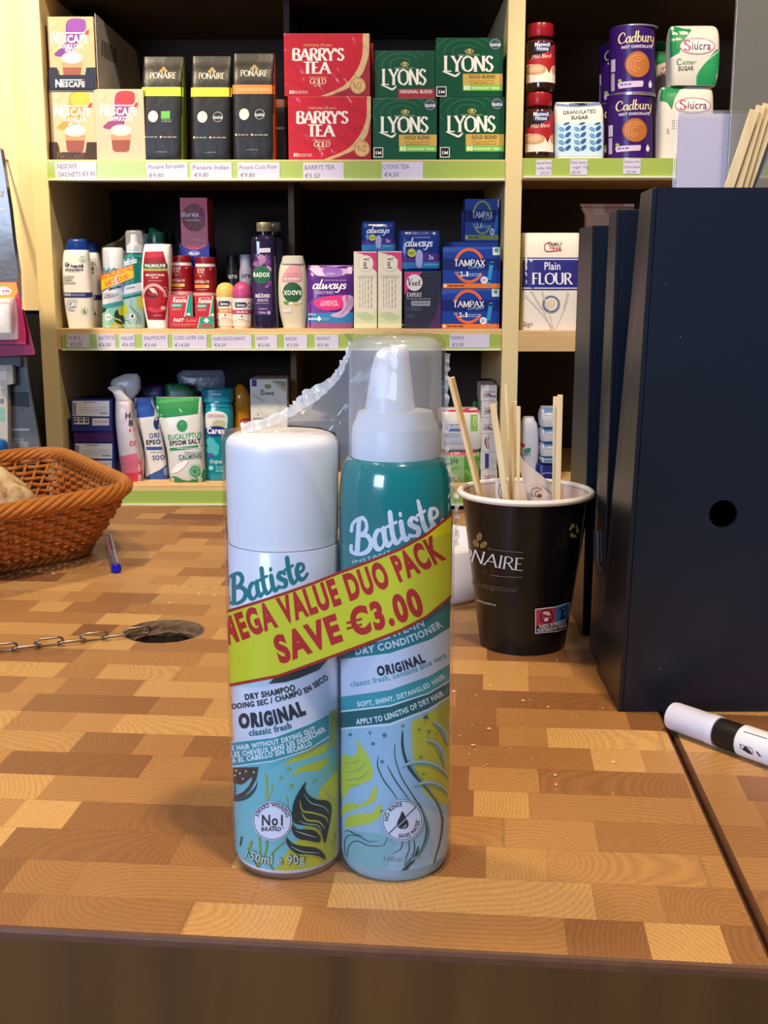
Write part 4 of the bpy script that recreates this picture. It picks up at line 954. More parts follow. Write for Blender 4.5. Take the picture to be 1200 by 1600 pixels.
SILV = M('#b9bcc2', .3, metal=.8)
def small_duo(label, dx, dy, Y, wrapm):
    fr = FR(FI.x0 + dx / 6, FI.y0 + dy / 6, 6)
    L1 = round_loft(fr, 165, [(705, 100), (1262, 100), (1272, 94)], Y, ZM, 0, 32); L2 = round_loft(fr, 362, [(566, 50), (590, 78), (630, 94), (670, 100), (1262, 100), (1272, 94)], Y, ZM, 2, 32)
    t = thing('hair_spray_pair', label, 'hair spray pair', ((L1.base[0] + L2.base[0]) / 2, L1.Yc, ZM), 'shrink wrapped hair spray pairs')
    a = solid('dry_shampoo_can', L1, M('#d7dbe2', .35), t); b = solid('conditioner_can', L2, M('#0f7a72', .3), t)
    r = L1.rows[-1][2]; c = (L1.rows[-1][1], L1.Yc, L1.top); zc = P(*fr(150, 520), L1.Yc).z - L1.top
    bm = bmesh.new(); add_lathe(bm, [(r * .97, 0), (r * .96, zc * .9), (r * .88, zc * .985), (0, zc)], c, 32); link('cap', bm, M('#d9d9de', .35), a, True)
    r2 = r * .74; c2 = (L2.rows[-1][1], L2.Yc, L2.top); z2 = P(*fr(310, 362), L2.Yc).z - L2.top
    bm = bmesh.new(); add_lathe(bm, [(r2, -.001), (r2, z2 * .3), (r2 * .8, z2 * .34), (r2 * .5, z2 * .45), (r2 * .4, z2 * .8), (0, z2 * .86)], c2, 28); link('nozzle', bm, M('#e2e3ea', .35), b, True)
    bm = bmesh.new(); add_lathe(bm, [(r2 * 1.08, z2 * .08), (r2 * 1.05, z2 * .9), (r2 * .9, z2), (0, z2)], c2, 28); link('overcap', bm, wrapm, b, True)
    A = Art(fr); A.text('Batiste', 72, 775, 55, '#1c7a80', w=150, font='script', rot=10, thick=.2, thin=.1, shear=.2)
    A.poly([(60, 930), (270, 870), (270, 1060), (60, 1110)], '#dfe1ea'); A.text('ORIGINAL', 90, 1005, 26, '#22303c', w=115, bold=1.2, rot=11); A.blur_lines(90, 950, 230, 2, 12, 6, '#4a5a62', 5)
    A.poly([(140, 925), (150, 900), (260, 868), (240, 900)], '#25322e')
    A.poly([(60, 1060), (270, 1015), (270, 1060), (60, 1105)], '#3f9aa0'); A.poly([(60, 1105), (270, 1060), (270, 1272), (60, 1272)], '#8ecdb8'); A.poly([(230, 1090), (270, 1060), (270, 1272), (150, 1272), (200, 1200)], '#c6c83e')
    A.oval(140, 1168, 36, 33, '#e6e8ee'); A.text('No1', 140, 1178, 18, '#22303c', w=40, align='c', bold=1); A.poly([(66, 1085), (125, 1085), (110, 1120), (70, 1135)], '#2c3a36')
    A.poly([(215, 1100), (190, 1150), (210, 1180), (240, 1190), (260, 1230), (268, 1160), (235, 1150)], '#22342c', 3); A.poly([(190, 1190), (215, 1225), (255, 1240), (240, 1210)], '#22342c', 3)
    A.build('printed_lettering', L1.front, a, 14, 1, off=4e-4, clip=(fr(68, 0)[0], fr(262, 0)[0], None, None))
    A = Art(fr); A.text('Batiste', 252, 700, 58, '#e6e9ee', w=160, font='script', rot=14, thick=.2, thin=.1, shear=.2)
    A.poly([(262, 890), (460, 840), (460, 920), (262, 965)], '#dfe1ea'); A.text('ORIGINAL', 300, 915, 18, '#22303c', w=90, bold=1.2, rot=12); A.poly([(262, 965), (460, 920), (460, 945), (262, 990)], '#58aab0')
    A.poly([(262, 1010), (460, 965), (460, 1272), (262, 1272)], '#a9cdc6'); A.poly([(262, 1060), (300, 1050), (320, 1120), (262, 1180)], '#c6cf3e', 3); A.poly([(400, 1000), (462, 970), (462, 1080), (415, 1080)], '#cfc83e', 3)
    for p in ([(352, 1010), (360, 1080), (410, 1140), (430, 1200), (400, 1270)], [(330, 1060), (375, 1120), (410, 1180), (390, 1240)], [(280, 1200), (330, 1210), (345, 1270)]): A.stroke(p, 5, '#2c4a4c')
    A.oval(362, 1162, 30, 30, '#dfe6ea'); A.poly([(362, 1140), (374, 1165), (362, 1176), (350, 1165)], '#22303c', 3)
    A.build('printed_lettering', L2.front, b, 14, 1, off=4e-4, clip=(fr(266, 0)[0], fr(458, 0)[0], None, None))
    # yellow sleeve around both
    def hullf(u, v, o):
        p = P(u, v, L1.Yc); x1, x2 = L1.rows[0][1], L2.rows[0][1]; R = r + .0012 + o
        d = 0 if x1 <= p.x <= x2 else (p.x - x1 if p.x < x1 else p.x - x2)
        d = max(-R * .985, min(R * .985, d)); return Vector((p.x, L1.Yc - math.sqrt(R * R - d * d), p.z))
    A = Art(fr); A.poly([(66, 790), (460, 652), (460, 770), (66, 922)], '#e8b818'); A.text('MEGA VALUE DUO PACK', 64, 826, 50, '#d8481c', w=335, bold=1.4, rot=17, shear=.1); A.text('SAVE €3.00', 112, 886, 46, '#d8481c', w=232, bold=1.4, rot=19, shear=.1)
    A.build('price_band', hullf, t, 24, 1, off=0)
    bm = bmesh.new(); x1, x2 = c[0], c2[0]; rr = r + .002; rows = []
    ztop = L2.top + z2 + .002
    for z, f in ((ZM + .002, 1), (ZM + .05, 1), (L1.top + zc + .001, 1), (L1.top + zc + .014, .45), (L1.top + zc + .03, .15), (ztop - .004, .0), (ztop, 0)):
        xa = x2 - (x2 - x1) * f; ra = rr * (.25 + .75 * f) if f < 1 else rr; rb = rr if z < L2.top else rr * .9
        ring = []
        for k in range(24):
            an = PI / 2 + PI * k / 23; ring.append(bm.verts.new((xa + ra * math.cos(an), L1.Yc + ra * math.sin(an), z)))
        for k in range(24):
            an = -PI / 2 + PI * k / 23; ring.append(bm.verts.new((x2 + rb * math.cos(an), L1.Yc + rb * math.sin(an), z)))
        rows.append(ring)
    for p, q in zip(rows, rows[1:]):
        for k in range(48): bm.faces.new((p[k], p[(k + 1) % 48], q[(k + 1) % 48], q[k]))
    bm.faces.new(rows[-1]); link('shrink_wrap', bm, CLEAR, t, True)
small_duo('small shrink wrapped spray pair on the middle shelf with orange lettered yellow sleeve', 0, 0, YF + .005, film('frosted_overcap_small', '#e6e8ee', gloss=.06, haze=.25, bump=0))
small_duo('second small spray pair, mostly hidden behind the one with the yellow sleeve', 78, 30, YF + .11, film('frosted_overcap_dim', '#e6e8ee', gloss=.06, haze=.25, bump=0))

L = Loft(FI, [(490, 462, 704, .03, 3), (520, 452, 708, .038, 3), (620, 440, 712, .044, 3), (800, 428, 706, .046, 3), (1000, 440, 697, .046, 3), (1150, 466, 690, .044, 3), (1275, 492, 680, .042, 3)], YF, ZM, 4)
A = Art(FI); A.poly([(478, 562), (645, 558), (672, 660), (690, 800), (692, 920), (662, 1196), (505, 1192), (478, 1050), (462, 900), (462, 720), (468, 620)], '#8e1420'); A.poly([(482, 568), (642, 564), (652, 610), (474, 625)], '#b4232e')
A.rect(464, 672, 682, 716, '#1d4a34'); A.text('PALMOLIVE', 480, 706, 28, '#f0efe8', w=185, bold=1.3); A.rect(468, 719, 676, 738, '#c8c860'); A.blur_lines(475, 724, 668, 1, 5, 7, '#5a6a30', 5)
A.text('BRILLIANT COLOR', 488, 787, 17, '#f0e8e6', w=168, bold=1.2); A.blur_lines(540, 798, 608, 1, 5, 9, '#e6c8c4', 5); A.blur_lines(514, 828, 636, 1, 5, 6, '#d88a86', 5)
A.arc(560, 1010, 108, 140, 26, '#d9a0a0', 190, 350); A.oval(572, 1010, 98, 112, '#a41c26'); A.oval(548, 950, 62, 45, '#5e0f16'); A.poly([(520, 905), (560, 900), (590, 940), (600, 970), (560, 950)], '#e4c8c0', 3)
for i in range(7): A.oval(515 + i * 14, 940 + (i * 37) % 28, 8, 8, '#b8242e')
A.poly([(500, 1100), (540, 1075), (580, 1095), (640, 1080), (660, 1110), (580, 1130)], '#c83440', 3); A.oval(645, 1085, 22, 18, '#d8a8a4'); A.arc(660, 905, 14, 16, 4, '#c89a98'); A.arc(665, 935, 16, 16, 4, '#c89a98'); A.text('APA', 560, 1160, 12, '#e0b8b4', w=70)
loftthing('shampoo_bottle', 'white shampoo bottle with deep red pomegranate label', 'shampoo bottle', L, '#e9e7ea', A, None, 16, 12)
GCAP = M('#0f6a48', .15, coat=.4)
L = Loft(FI, [(490, 480, 652, .04, 3), (560, 470, 670, .045, 3), (1275, 480, 670, .045, 3)], YF + .09, ZM, 2)
t, _ = loftthing('shampoo_bottle', 'shampoo bottle with tall green cap behind the pomegranate one', 'shampoo bottle', L, '#d8d6d8')
C = Loft(FI, [(340, 500, 560, .02, 2.5), (372, 497, 610, .03, 2.5), (378, 492, 640, .036, 2.6), (440, 488, 648, .04, 2.8), (490, 482, 651, .04, 3)], YF + .092, L.top, 0); solid('cap', C, GCAP, t)
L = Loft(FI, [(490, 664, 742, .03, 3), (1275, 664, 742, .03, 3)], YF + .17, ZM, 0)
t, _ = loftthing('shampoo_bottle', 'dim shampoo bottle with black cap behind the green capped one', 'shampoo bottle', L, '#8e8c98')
C = Loft(FI, [(385, 668, 728, .024, 2.6), (400, 664, 738, .028, 2.6), (490, 664, 742, .03, 3)], YF + .171, L.top, 0); solid('cap', C, '#0c1512' and M('#0c1512', .4), t)

# condom boxes in a blue tray behind the red jars
DBLUE = M('#1c1f88', .35); Yd = YF + .075
zd = P(*FI(900, 600), Yd).z
tt = thing('display_tray', 'blue tray with curved lip holding the row of pink boxes', 'display tray', (P(*FI(920, 600), Yd).x, Yd + .05, ZM), 'counter display trays on the middle shelf')
a, b = P(*FI(782, 600), Yd), P(*FI(1062, 600), Yd); zt_ = P(*FI(900, 470), Yd).z
bm = bmesh.new(); add_box(bm, (a.x, Yd, ZM), (b.x, Yd + .11, zd)); add_box(bm, (b.x - .0012, Yd, zd), (b.x, Yd + .11, zd + .018)); add_box(bm, (a.x, Yd, zd), (a.x + .0012, Yd + .11, zd + .018)); link('tray_base', bm, DBLUE, tt)
prism('front_lip', [(782, 468)] + [(782 + 278 * i / 12, 470 + 72 * math.sin(PI * i / 12) ** .6) for i in range(1, 12)] + [(1060, 468), (1062, 640), (782, 640)], Yd - .001, .0009, DBLUE, tt, FI)
A = Art(FI); A.oval(920, 574, 54, 20, '#dcdcee'); A.oval(920, 574, 50, 16.5, '#1c1f88'); A.text('durex', 920, 584, 22, '#eeeef8', w=82, align='c', bold=1.2); A.build('printed_lettering', lambda u, v, o: P(u, v, Yd - .001 - o), tt)
for k in range(6):
    Yk = Yd + .003 + k * .0165
    bxx = Box(FI, 777 if k == 0 else 782, 53 + k * 5, 1042 if k == 0 else 1046, 560, Yk, .0155, zd + .0004)
    bxx.hi.x = P(*FI(1046, 60), Yd + .003).x - .001; bxx.lo.x = P(*FI(785, 60), Yd + .003).x
    t = thing('flat_pink_box', ('pink box with dark red circle, front one in the blue tray' if k == 0 else 'thin dark edged pink box queued behind the front one in the blue tray'), 'small box', bxx.base, 'pink boxes in the blue tray' if k else None)
    carton('carton', bxx, M('#cc4c64', .3), t)
    if k == 0:
        A = Art(FI); A.rect(786, 60, 1040, 180, '#c8546e'); A.oval(915, 238, 112, 130, '#7e2a3c'); A.poly([(880, 130), (925, 240), (900, 365), (960, 370), (1020, 320), (1028, 240), (960, 220)], '#8f4450', 0); A.poly([(905, 330), (925, 245), (990, 330), (940, 366)], '#7d4a3a')
        A.stroke([(820, 415), (915, 260), (985, 115)], 3, '#d88a8e', 0); A.stroke([(868, 120), (925, 235), (1020, 330)], 2, '#c8747c', 0)
        A.text('durex', 800, 231, 46, '#eae4ea', w=168, bold=.6); A.text('THIN FEEL', 834, 273, 17, '#e6c8ce', w=140, bold=.8); A.text('REGULAR', 888, 452, 15, '#ecd0d4', w=96, bold=.8, align='l'); A.text('FIT', 960, 470, 14, '#ecd0d4', w=26, bold=.8); A.arc(1012, 457, 14, 16, 2.5, '#ecd0d4'); A.blur_lines(800, 492, 980, 1, 4, 5, '#e0a8ae', 4); A.rect(995, 497, 1030, 504, '#f0e4e6')
        A.build('printed_lettering', bxx.front, t, clip=(None, None, None, FI(0, 534)[1]))

# red tablet jars, red cartons and their tray
def jar(label, dx, dy, Y):
    fr = FR(FI.x0 + dx / 6, FI.y0 + dy / 6, 6)
    L = round_loft(fr, 800, [(690, 104), (930, 106), (1272, 106)], Y, ZM, 0, 36)
    t, _ = loftthing('tablet_jar', label, 'tablet jar', L, '#7a101c', None, 'dark red tablet jars', pname='jar')
    r = L.rows[-1][2]; c = (L.rows[-1][1], L.Yc, L.top); h = P(*fr(800, 597), L.Yc).z - L.top
    bm = bmesh.new(); add_lathe(bm, [(r * .9, 0), (r * .9, h * .32)], c, 36); link('neck', bm, M('#e6dada', .4), t, True)
    bm = bmesh.new(); add_lathe(bm, [(r * .88, h * .3), (r * .91, h * .32), (r * .91, h * .92), (r * .86, h), (0, h)], c, 36); link('lid', bm, M('#74101a', .35), t, True)
    A = Art(fr); A.rect(690, 690, 912, 930, '#86121e'); A.text('SEVEN', 772, 727, 24, '#e8c4bc', w=74, font='serif', align='c'); A.text('SEAS', 770, 753, 24, '#e8c4bc', w=62, font='serif', align='c'); A.oval(770, 778, 9, 12, '#d89a50'); A.stroke([(725, 762), (770, 776), (815, 762)], 4, '#c87a5a')
    A.text('Cod Liver Oil', 716, 840, 24, '#f0e2dc', w=130, bold=.8); A.rect(718, 858, 845, 886, '#dfa93a'); A.oval(834, 872, 13, 14, '#ecd8a8'); A.blur_lines(735, 870, 805, 1, 4, 6, '#8a5a1a', 5); A.blur_lines(735, 900, 830, 1, 4, 6, '#d8a098', 4); A.blur_lines(740, 812, 800, 1, 4, 5, '#d8a098', 4); A.oval(858, 712, 10, 10, '#c87a7a')
    A.rect(690, 930, 912, 962, '#d8a8a4')
    A.build('printed_label', L.front, t, 14, 1, off=5e-4)
jar('dark red tablet jar behind the red cartons, beside the pomegranate shampoo', 0, 0, YF + .035)
jar('dark red tablet jar behind the red cartons, beside the roll-ons', 226, 12, YF + .035)
def rennie(x, y, w_):
    A = Art(FI); A.poly([(x + w_ * .84, y), (x + w_, y), (x + w_, y + 200), (x + w_ * .68, y + 200)], '#1f8f7c'); A.poly([(x + w_ * .8, y + 2), (x + w_ * .84, y + 2), (x + w_ * .68, y + 200), (x + w_ * .63, y + 200)], '#e8d8d4')
    A.text('Rennie', x + 30, y + 68, 42, '#f6efee', w=w_ * .58, bold=1.6, shear=.2); A.blur_lines(x + 36, y + 16, x + w_ * .7, 1, 4, 9, '#f0d0cc', 4)
    A.poly([(x + 18, y + 82), (x + w_ * .56, y + 82), (x + w_ * .52, y + 114), (x + 16, y + 114)], '#4aa898'); A.blur_lines(x + 28, y + 92, x + w_ * .48, 1, 4, 9, '#e6f2ee', 4); A.blur_lines(x + 22, y + 124, x + w_ * .5, 2, 12, 6, '#e89890', 5)
    A.oval(x + w_ * .82, y + 180, 18, 12, '#e6f0ec'); return A
Yt = YF - .002; zr = P(*FI(800, 1262), YF).z
tt = thing('display_tray', 'red and teal card tray holding the two red tablet cartons', 'display tray', (P(*FI(895, 1275), Yt).x, Yt + .015, ZM), 'counter display trays on the middle shelf')
bxt = Box(FI, 686, 1170, 1108, 1275, Yt, .033, ZM)
bm = bmesh.new(); add_box(bm, bxt.lo, Vector((bxt.hi.x, Yt + .033, ZM + .001))); add_box(bm, bxt.lo, Vector((bxt.hi.x, Yt + .001, bxt.hi.z))); link('tray_body', bm, M('#b01a22', .4), tt)
A = Art(FI); A.poly([(975, 1170), (1108, 1170), (1108, 1275), (952, 1275)], '#2a9684'); A.poly([(970, 1170), (977, 1170), (956, 1275), (948, 1275)], '#e0c0bc'); A.text('FAST', 724, 1216, 30, '#f4e8e6', w=104, bold=1.8, shear=.25); A.text('Relief', 838, 1218, 30, '#e0807a', w=112, bold=.4, shear=.2); A.blur_lines(712, 1236, 935, 1, 4, 7, '#d88a84', 5); A.blur_lines(735, 1252, 880, 1, 4, 5, '#c86a66', 5)
A.poly([(1035, 1178), (1062, 1204), (1035, 1230), (1008, 1204)], '#dcece8'); A.rect(985, 1240, 1090, 1262, '#b8303a')
A.build('printed_lettering', bxt.front, tt)
boxthing('tablet_carton', 'small red and teal tablet carton in the tray, beside the pomegranate shampoo', 'small box', FI, 691, 966, 906, 1262, YF + .0005, .028, ZM + .0014, '#bf1f26', rennie(691, 966, 215), 'red and teal tablet cartons')
boxthing('tablet_carton', 'small red and teal tablet carton in the tray, beside the roll-ons', 'small box', FI, 930, 972, 1100, 1262, YF + .0005, .028, ZM + .0014, '#b81f28', rennie(930, 972, 200), 'red and teal tablet cartons')

# ---------------------------------------------------------------- roll-ons, bath bottles
def rollon(label, cx, top, yb, cap, body, band, Y):
    L = round_loft(FE, cx, [(yb, 58), (yb + 30, 62), (925, 56), (932, 50)], Y, ZM, 2, 32)
    t, _ = loftthing('roll_on_deodorant', label, 'deodorant', L, '#ded3c0', None, 'roll-on deodorants')
    r = L.rows[-1][2]; h = P(*FE(cx, top), L.Yc).z - L.top
    bm = bmesh.new(); add_lathe(bm, [(r * 1.02, 0), (r * 1.04, h * .15), (r * 1.0, h * .5), (r * .78, h * .82), (r * .4, h * .97), (0, h)], (L.rows[-1][1], L.Yc, L.top), 32); link('domed_cap', bm, M(cap, .35), t, 'all')
    A = Art(FE); A.rect(cx - 62, yb + 5, cx + 62, yb + 140, body); A.poly([(cx - 38, yb + 25), (cx + 28, yb + 25), (cx + 34, yb + 40), (cx + 26, yb + 58), (cx - 36, yb + 58)], '#23244e'); A.text('Sanex', cx - 28, yb + 50, 18, '#f0eef4', w=52, bold=1); A.oval(cx + 46, yb + 42, 11, 15, '#3a3a4a'); A.oval(cx + 46, yb + 42, 8, 11, '#e0dce0')
    A.rect(cx - 62, yb + 72, cx + 62, yb + 98, band); A.blur_lines(cx - 28, yb + 82, cx + 40, 1, 4, 7, '#f0e0d8', 5); A.oval(cx + 4, yb + 112, 4, 7, '#2a2a3a'); A.blur_lines(cx - 20, yb + 128, cx + 20, 1, 4, 5, '#a89a90', 5)
    A.build('printed_label', L.front, t, 14, 1, off=4e-4, clip=(FE(cx - 59, 0)[0], FE(cx + 59, 0)[0], None, None))
rollon('roll-on deodorant with pale yellow domed cap and orange band', 131, 645, 735, '#d6b664', '#e6ddcf', '#d98a40', YF + .008)
rollon('roll-on deodorant with pink domed cap', 234, 641, 743, '#b0457e', '#e6dad6', '#a84a72', YF)
def spray(label, x0, x1, y0, ycap, c1, c2, Y, txt, tc):
    cx, hw = (x0 + x1) / 2, (x1 - x0) / 2
    L = round_loft(FE, cx, [(ycap, hw * .9), (ycap + 14, hw), (930, hw)], Y, ZM, 0, 28)
    A = Art(FE); A.text(txt, cx + 6, ycap + 60, 32, tc, w=hw * 1.3, align='c', bold=.8)
    t, _ = loftthing('spray_deodorant', label, 'deodorant', L, c1, A, 'spray deodorants behind the roll-ons', 8, 1, pname='can')
    r = L.rows[-1][2]; h = P(*FE(cx, y0), L.Yc).z - L.top
    bm = bmesh.new(); add_lathe(bm, [(r * .98, 0), (r, h * .9), (r * .92, h), (0, h)], (L.rows[-1][1], L.Yc, L.top), 28); link('cap', bm, M(c2, .4), t, True)
spray('black spray deodorant with black cap behind the yellow roll-on', 134, 212, 475, 560, '#16171d', '#101116', YF + .10, 'ure', '#b9bac6')
spray('grey lilac spray deodorant behind the pink roll-on', 216, 296, 471, 555, '#8d8da6', '#9a9ab0', YF + .095, 'ure', '#3a3a5a')
PURB = M('#1b1532', .12, coat=.6)
def bath(label, dx, Y, front):
    fr = FR(FE.x0 + dx / 4, FE.y0, 4)
    L = Loft(fr, [(350, 330, 412, .03, 2.4), (362, 300, 440, .04, 2.8), (380, 286, 448, .044, 3.2), (430, 291, 449, .046, 3.4), (700, 299, 455, .048, 3.4), (880, 304, 466, .05, 3.4), (932, 308, 466, .05, 3.4)], Y, ZM, 4)
    t, _ = loftthing('bath_soak_bottle', label, 'bath bottle', L, PURB, None, 'tall dark purple bath bottles')
    cx, r, z = L.at(L.top)[1], L.rows[-1][2], L.top; h = P(*fr(370, 270), L.Yc).z - z
    bm = bmesh.new(); add_lathe(bm, [(r * .8, 0), (r * .8, h * .3)], (cx, L.Yc, z), 28); link('neck', bm, PURB, t, True)
    bm = bmesh.new(); add_lathe(bm, [(r * 1.12, h * .28), (r * 1.16, h * .34), (r * 1.14, h * .6), (r * 1.17, h * .64), (r * 1.16, h * .92), (r * 1.05, h), (0, h)], (cx, L.Yc, z), 28); link('cap', bm, M('#8b8468', .3, metal=.4), t, True)
    if front:
        A = Art(fr); A.poly([(318, 470), (420, 470), (428, 700), (424, 850), (322, 845), (305, 700)], '#3b2158', 0)
        for i, (x, y, r_) in enumerate(((335, 530, 26), (365, 500, 30), (400, 520, 22), (330, 570, 20), (405, 560, 20), (410, 650, 18), (395, 670, 12))): A.oval(x, y, r_, r_ * .7, ['#8a5a92', '#b489b4', '#6a3f7c'][i % 3], rot=i)
        for i in range(9): A.stroke([(360, 540), (330 + i * 9, 470 + (i * 13) % 22)], 4, '#a678ac', 0)
        A.poly([(350, 434), (414, 432), (414, 458), (350, 460)], '#ddd8e6'); A.blur_lines(356, 440, 408, 2, 9, 4, '#7a6a98', 4); A.oval(364, 598, 54, 56, '#1e5e3c'); A.arc(364, 598, 46, 48, 2, '#4a8a62', 190, 350)
        A.text('RADOX', 314, 610, 26, '#f1f1ee', w=98, bold=1.3); A.text('FEEL', 363, 722, 11, '#cdbcd8', w=26, align='c'); A.text('RELAXED', 327, 738, 20, '#ece6f0', w=86, bold=1.2); A.blur_lines(338, 748, 404, 2, 9, 5, '#c8b8d4', 5); A.blur_lines(330, 772, 406, 1, 9, 4, '#a898b8', 5); A.blur_lines(348, 806, 396, 1, 9, 5, '#c8b8d4', 5); A.text('500ml', 348, 838, 14, '#d8cce0', w=44); A.rect(400, 822, 414, 842, '#b8a8c8')
        A.build('printed_label', L.front, t, 14, 10, off=5e-4)
bath('tall dark purple bath bottle with green round badge, front one', 0, YF, True)
bath('tall dark purple bath bottle standing in the shade behind the front one', 62, YF + .08, False)
L = Loft(FE, [(530, 472, 628, .044, 2.6), (600, 461, 641, .05, 2.6), (700, 458, 647, .052, 2.6), (820, 466, 645, .048, 2.6), (932, 492, 632, .04, 2.6)], YF, ZM, 4)
A = Art(FE); A.poly([(495, 640), (500, 590), (540, 540), (590, 525), (604, 560), (602, 640)], '#c8909c', 3); A.blur_lines(520, 588, 588, 3, 10, 4, '#a06a7c', 5); A.blur_lines(498, 618, 600, 1, 8, 8, '#e6ccd0', 5); A.oval(553, 705, 59, 62, '#1f5a3a'); A.text('RADOX', 607, 695, 27, '#e6eade', w=108, bold=1.2, rot=180)
A.oval(515, 772, 18, 9, '#5a9a4c', rot=.3); A.oval(545, 775, 14, 10, '#e8e0d0'); A.oval(575, 776, 13, 10, '#dcb850'); A.oval(595, 768, 10, 8, '#e8e0d0'); A.poly([(492, 812), (546, 808), (546, 830), (494, 832)], '#ece0e4'); A.blur_lines(500, 816, 540, 2, 7, 3, '#c89aa8', 4); A.blur_lines(520, 760, 590, 1, 7, 4, '#3a7a54', 5)
t, _ = loftthing('shower_gel_bottle', 'cream shower gel bottle standing on its cap, green round badge upside down', 'shower gel', L, '#cfc9b4', A, None, 16, 10, rough=.25)
C = Loft(FE, [(478, 494, 612, .03, 2.6), (484, 486, 617, .036, 2.6), (530, 474, 627, .043, 2.6)], YF + .001, L.top, 0); solid('clear_end', C, M('#b9b8ae', .15, coat=.4), t)

# ---------------------------------------------------------------- pads, hair removal, tampons
L = Loft(FE, [(538, 642, 925, .01, 5), (560, 642, 930, .035, 5), (640, 644, 932, .06, 5), (850, 645, 932, .07, 5), (932, 642, 930, .06, 5)], YF, ZM, 4)
A = Art(FE); A.poly([(638, 536), (930, 536), (922, 575), (860, 600), (780, 612), (700, 600), (655, 560)], '#b99acb', 0); A.poly([(740, 560), (800, 545), (860, 570), (850, 605), (770, 610)], '#7a55b0', 3); A.poly([(660, 545), (720, 545), (745, 600), (700, 598)], '#cdb2d8', 3)
A.rect(640, 828, 935, 893, '#2f86c4'); A.rect(640, 893, 935, 935, '#9d5d9c'); A.poly([(640, 790), (700, 740), (780, 735), (760, 800), (790, 830), (640, 830)], '#6a3c96', 3)
A.poly([(690, 760), (740, 735), (850, 722), (895, 728), (870, 790), (820, 815), (750, 815), (705, 795)], '#d8307e', 4)
A.poly([(860, 735), (900, 722), (930, 740), (928, 790), (880, 850), (830, 862), (790, 845), (850, 820), (870, 780)], '#c9a9d4', 4); A.poly([(880, 745), (905, 740), (910, 780), (870, 835), (845, 845), (885, 790)], '#b18fc4', 4)
A.text('always', 680, 684, 52, '#f4f0f8', w=208, font='script', shear=.22, thick=.17, thin=.08); A.text('discreet', 695, 716, 27, '#c8a8dc', w=112, bold=.5); A.text('SENSITIVE BLADDER', 752, 637, 10, '#b898d4', w=134)
A.text('COMPLETE', 732, 772, 15, '#f8c8dc', w=98, bold=1); A.text('PROTECTION', 727, 790, 15, '#f8c8dc', w=110, bold=1); A.text('ultra', 655, 848, 16, '#d0e4f4', w=48)
for i in range(8): (A.oval if i < 5 else lambda *a: A.arc(*a[:2], 7, 8, 1.8, '#bcd8ee'))(664 + i * 16, 870, 6, 8, '#e6f0f8')
A.poly([(722, 850), (732, 872), (722, 884), (712, 872)], '#f2f6fa', 3); A.rect(890, 548, 918, 592, '#c7b4da')
loftthing('pad_pack', 'large purple pad pack with blue bar between cream gel and white boxes', 'pad pack', L, '#51267f', A, None, 12, 12, rough=.25, pname='soft_pack')
def veet(x0, x1, y0, lab):
    b = Box(FF, x0, y0, x1, 738, YF, .036, ZM)
    t = thing('cream_carton', lab, 'cream carton', b.base, 'tall white cartons with pink corners'); carton('carton', b, M('#e2dccb', .4), t)
    A = Art(FF); w_ = x1 - x0
    A.poly([(x0 + 4, y0 + 4), (x1 - 1, y0 + 4), (x1 - 1, y0 + 102), (x1 - 22, y0 + 82), (x1 - 20, y0 + 40), (x0 + 40, y0 + 12)], '#d23c82'); A.oval(x0 + 58, y0 + 58, 37, 40, '#e6e0d4'); A.arc(x0 + 58, y0 + 58, 37, 40, 1.6, '#b8aa9a')
    A.text('V', x0 + 47, y0 + 32, 26, '#3a4440', w=17, font='script', rot=-90); A.text('eet', x0 + 47, y0 + 52, 22, '#3a4440', w=36, font='script', rot=-90)
    A.rect(x0 + 14, y0 + 116, x1 - 12, y0 + 128, '#d2ccbc')
    for k, xx in enumerate((26, 40, 52, 68, 84)):
        A.layer += 1
        for i in range(20):
            yy = y0 + 118 + i * 8 + (k * 3) % 5
            if (i + k) % 4: A.mesh([(x0 + xx, yy), (x0 + xx + 3, yy), (x0 + xx + 3, yy + 6), (x0 + xx, yy + 6)], [(0, 1, 2, 3)], '#9c968a' if k < 3 else '#6a665e', keep=True)
    A.poly([(x0 + 2, 645), (x0 + 40, 670), (x0 + 70, 690), (x1 - 2, 640), (x1 - 2, 735), (x0 + 2, 735)], '#d0d8ae', 0); A.poly([(x0 + 10, 670), (x0 + 60, 655), (x1 - 10, 685), (x0 + 60, 700)], '#bccaa0', 3); A.rect(x0 + 2, 712, x1 - 2, 736, '#dce0b8')
    A.build('printed_lettering', b.front, t); return b
v1 = veet(42, 155, 357, 'tall white carton with pink corner, standing beside the purple pad pack')
v2 = veet(160, 278, 356, 'tall white carton with pink corner, standing beside the dark slate box')
A = Art(FF); A.poly([(290, 457), (378, 457), (330, 520), (290, 568)], '#c23a7c'); A.oval(340, 510, 39, 41, '#dcd8dc'); A.text('V', 306, 525, 34, '#3a4440', w=24, font='script'); A.text('eet', 328, 525, 28, '#3a4440', w=44, font='script')
A.text('EXPERT', 302, 580, 19, '#d8d4dc', w=74, font='serif', thick=.18, thin=.1); A.blur_lines(302, 588, 418, 1, 5, 5, '#8a88a0', 5); A.rect(324, 600, 418, 626, '#8d93a4'); A.blur_lines(335, 610, 410, 1, 5, 5, '#5a5f74', 5); A.arc(308, 640, 7, 9, 1.5, '#6a6c84'); A.blur_lines(320, 634, 372, 2, 10, 4, '#6a6c84', 5); A.blur_lines(302, 668, 340, 2, 10, 4, '#565a74', 5)
A.poly([(472, 560), (472, 736), (400, 736), (440, 680)], '#4a2a60')
t, vx = boxthing('cream_carton', 'dark slate carton with pink corner and white round badge', 'cream carton', FF, 289, 455, 473, 738, YF, .04, ZM, '#2c2f42', A)
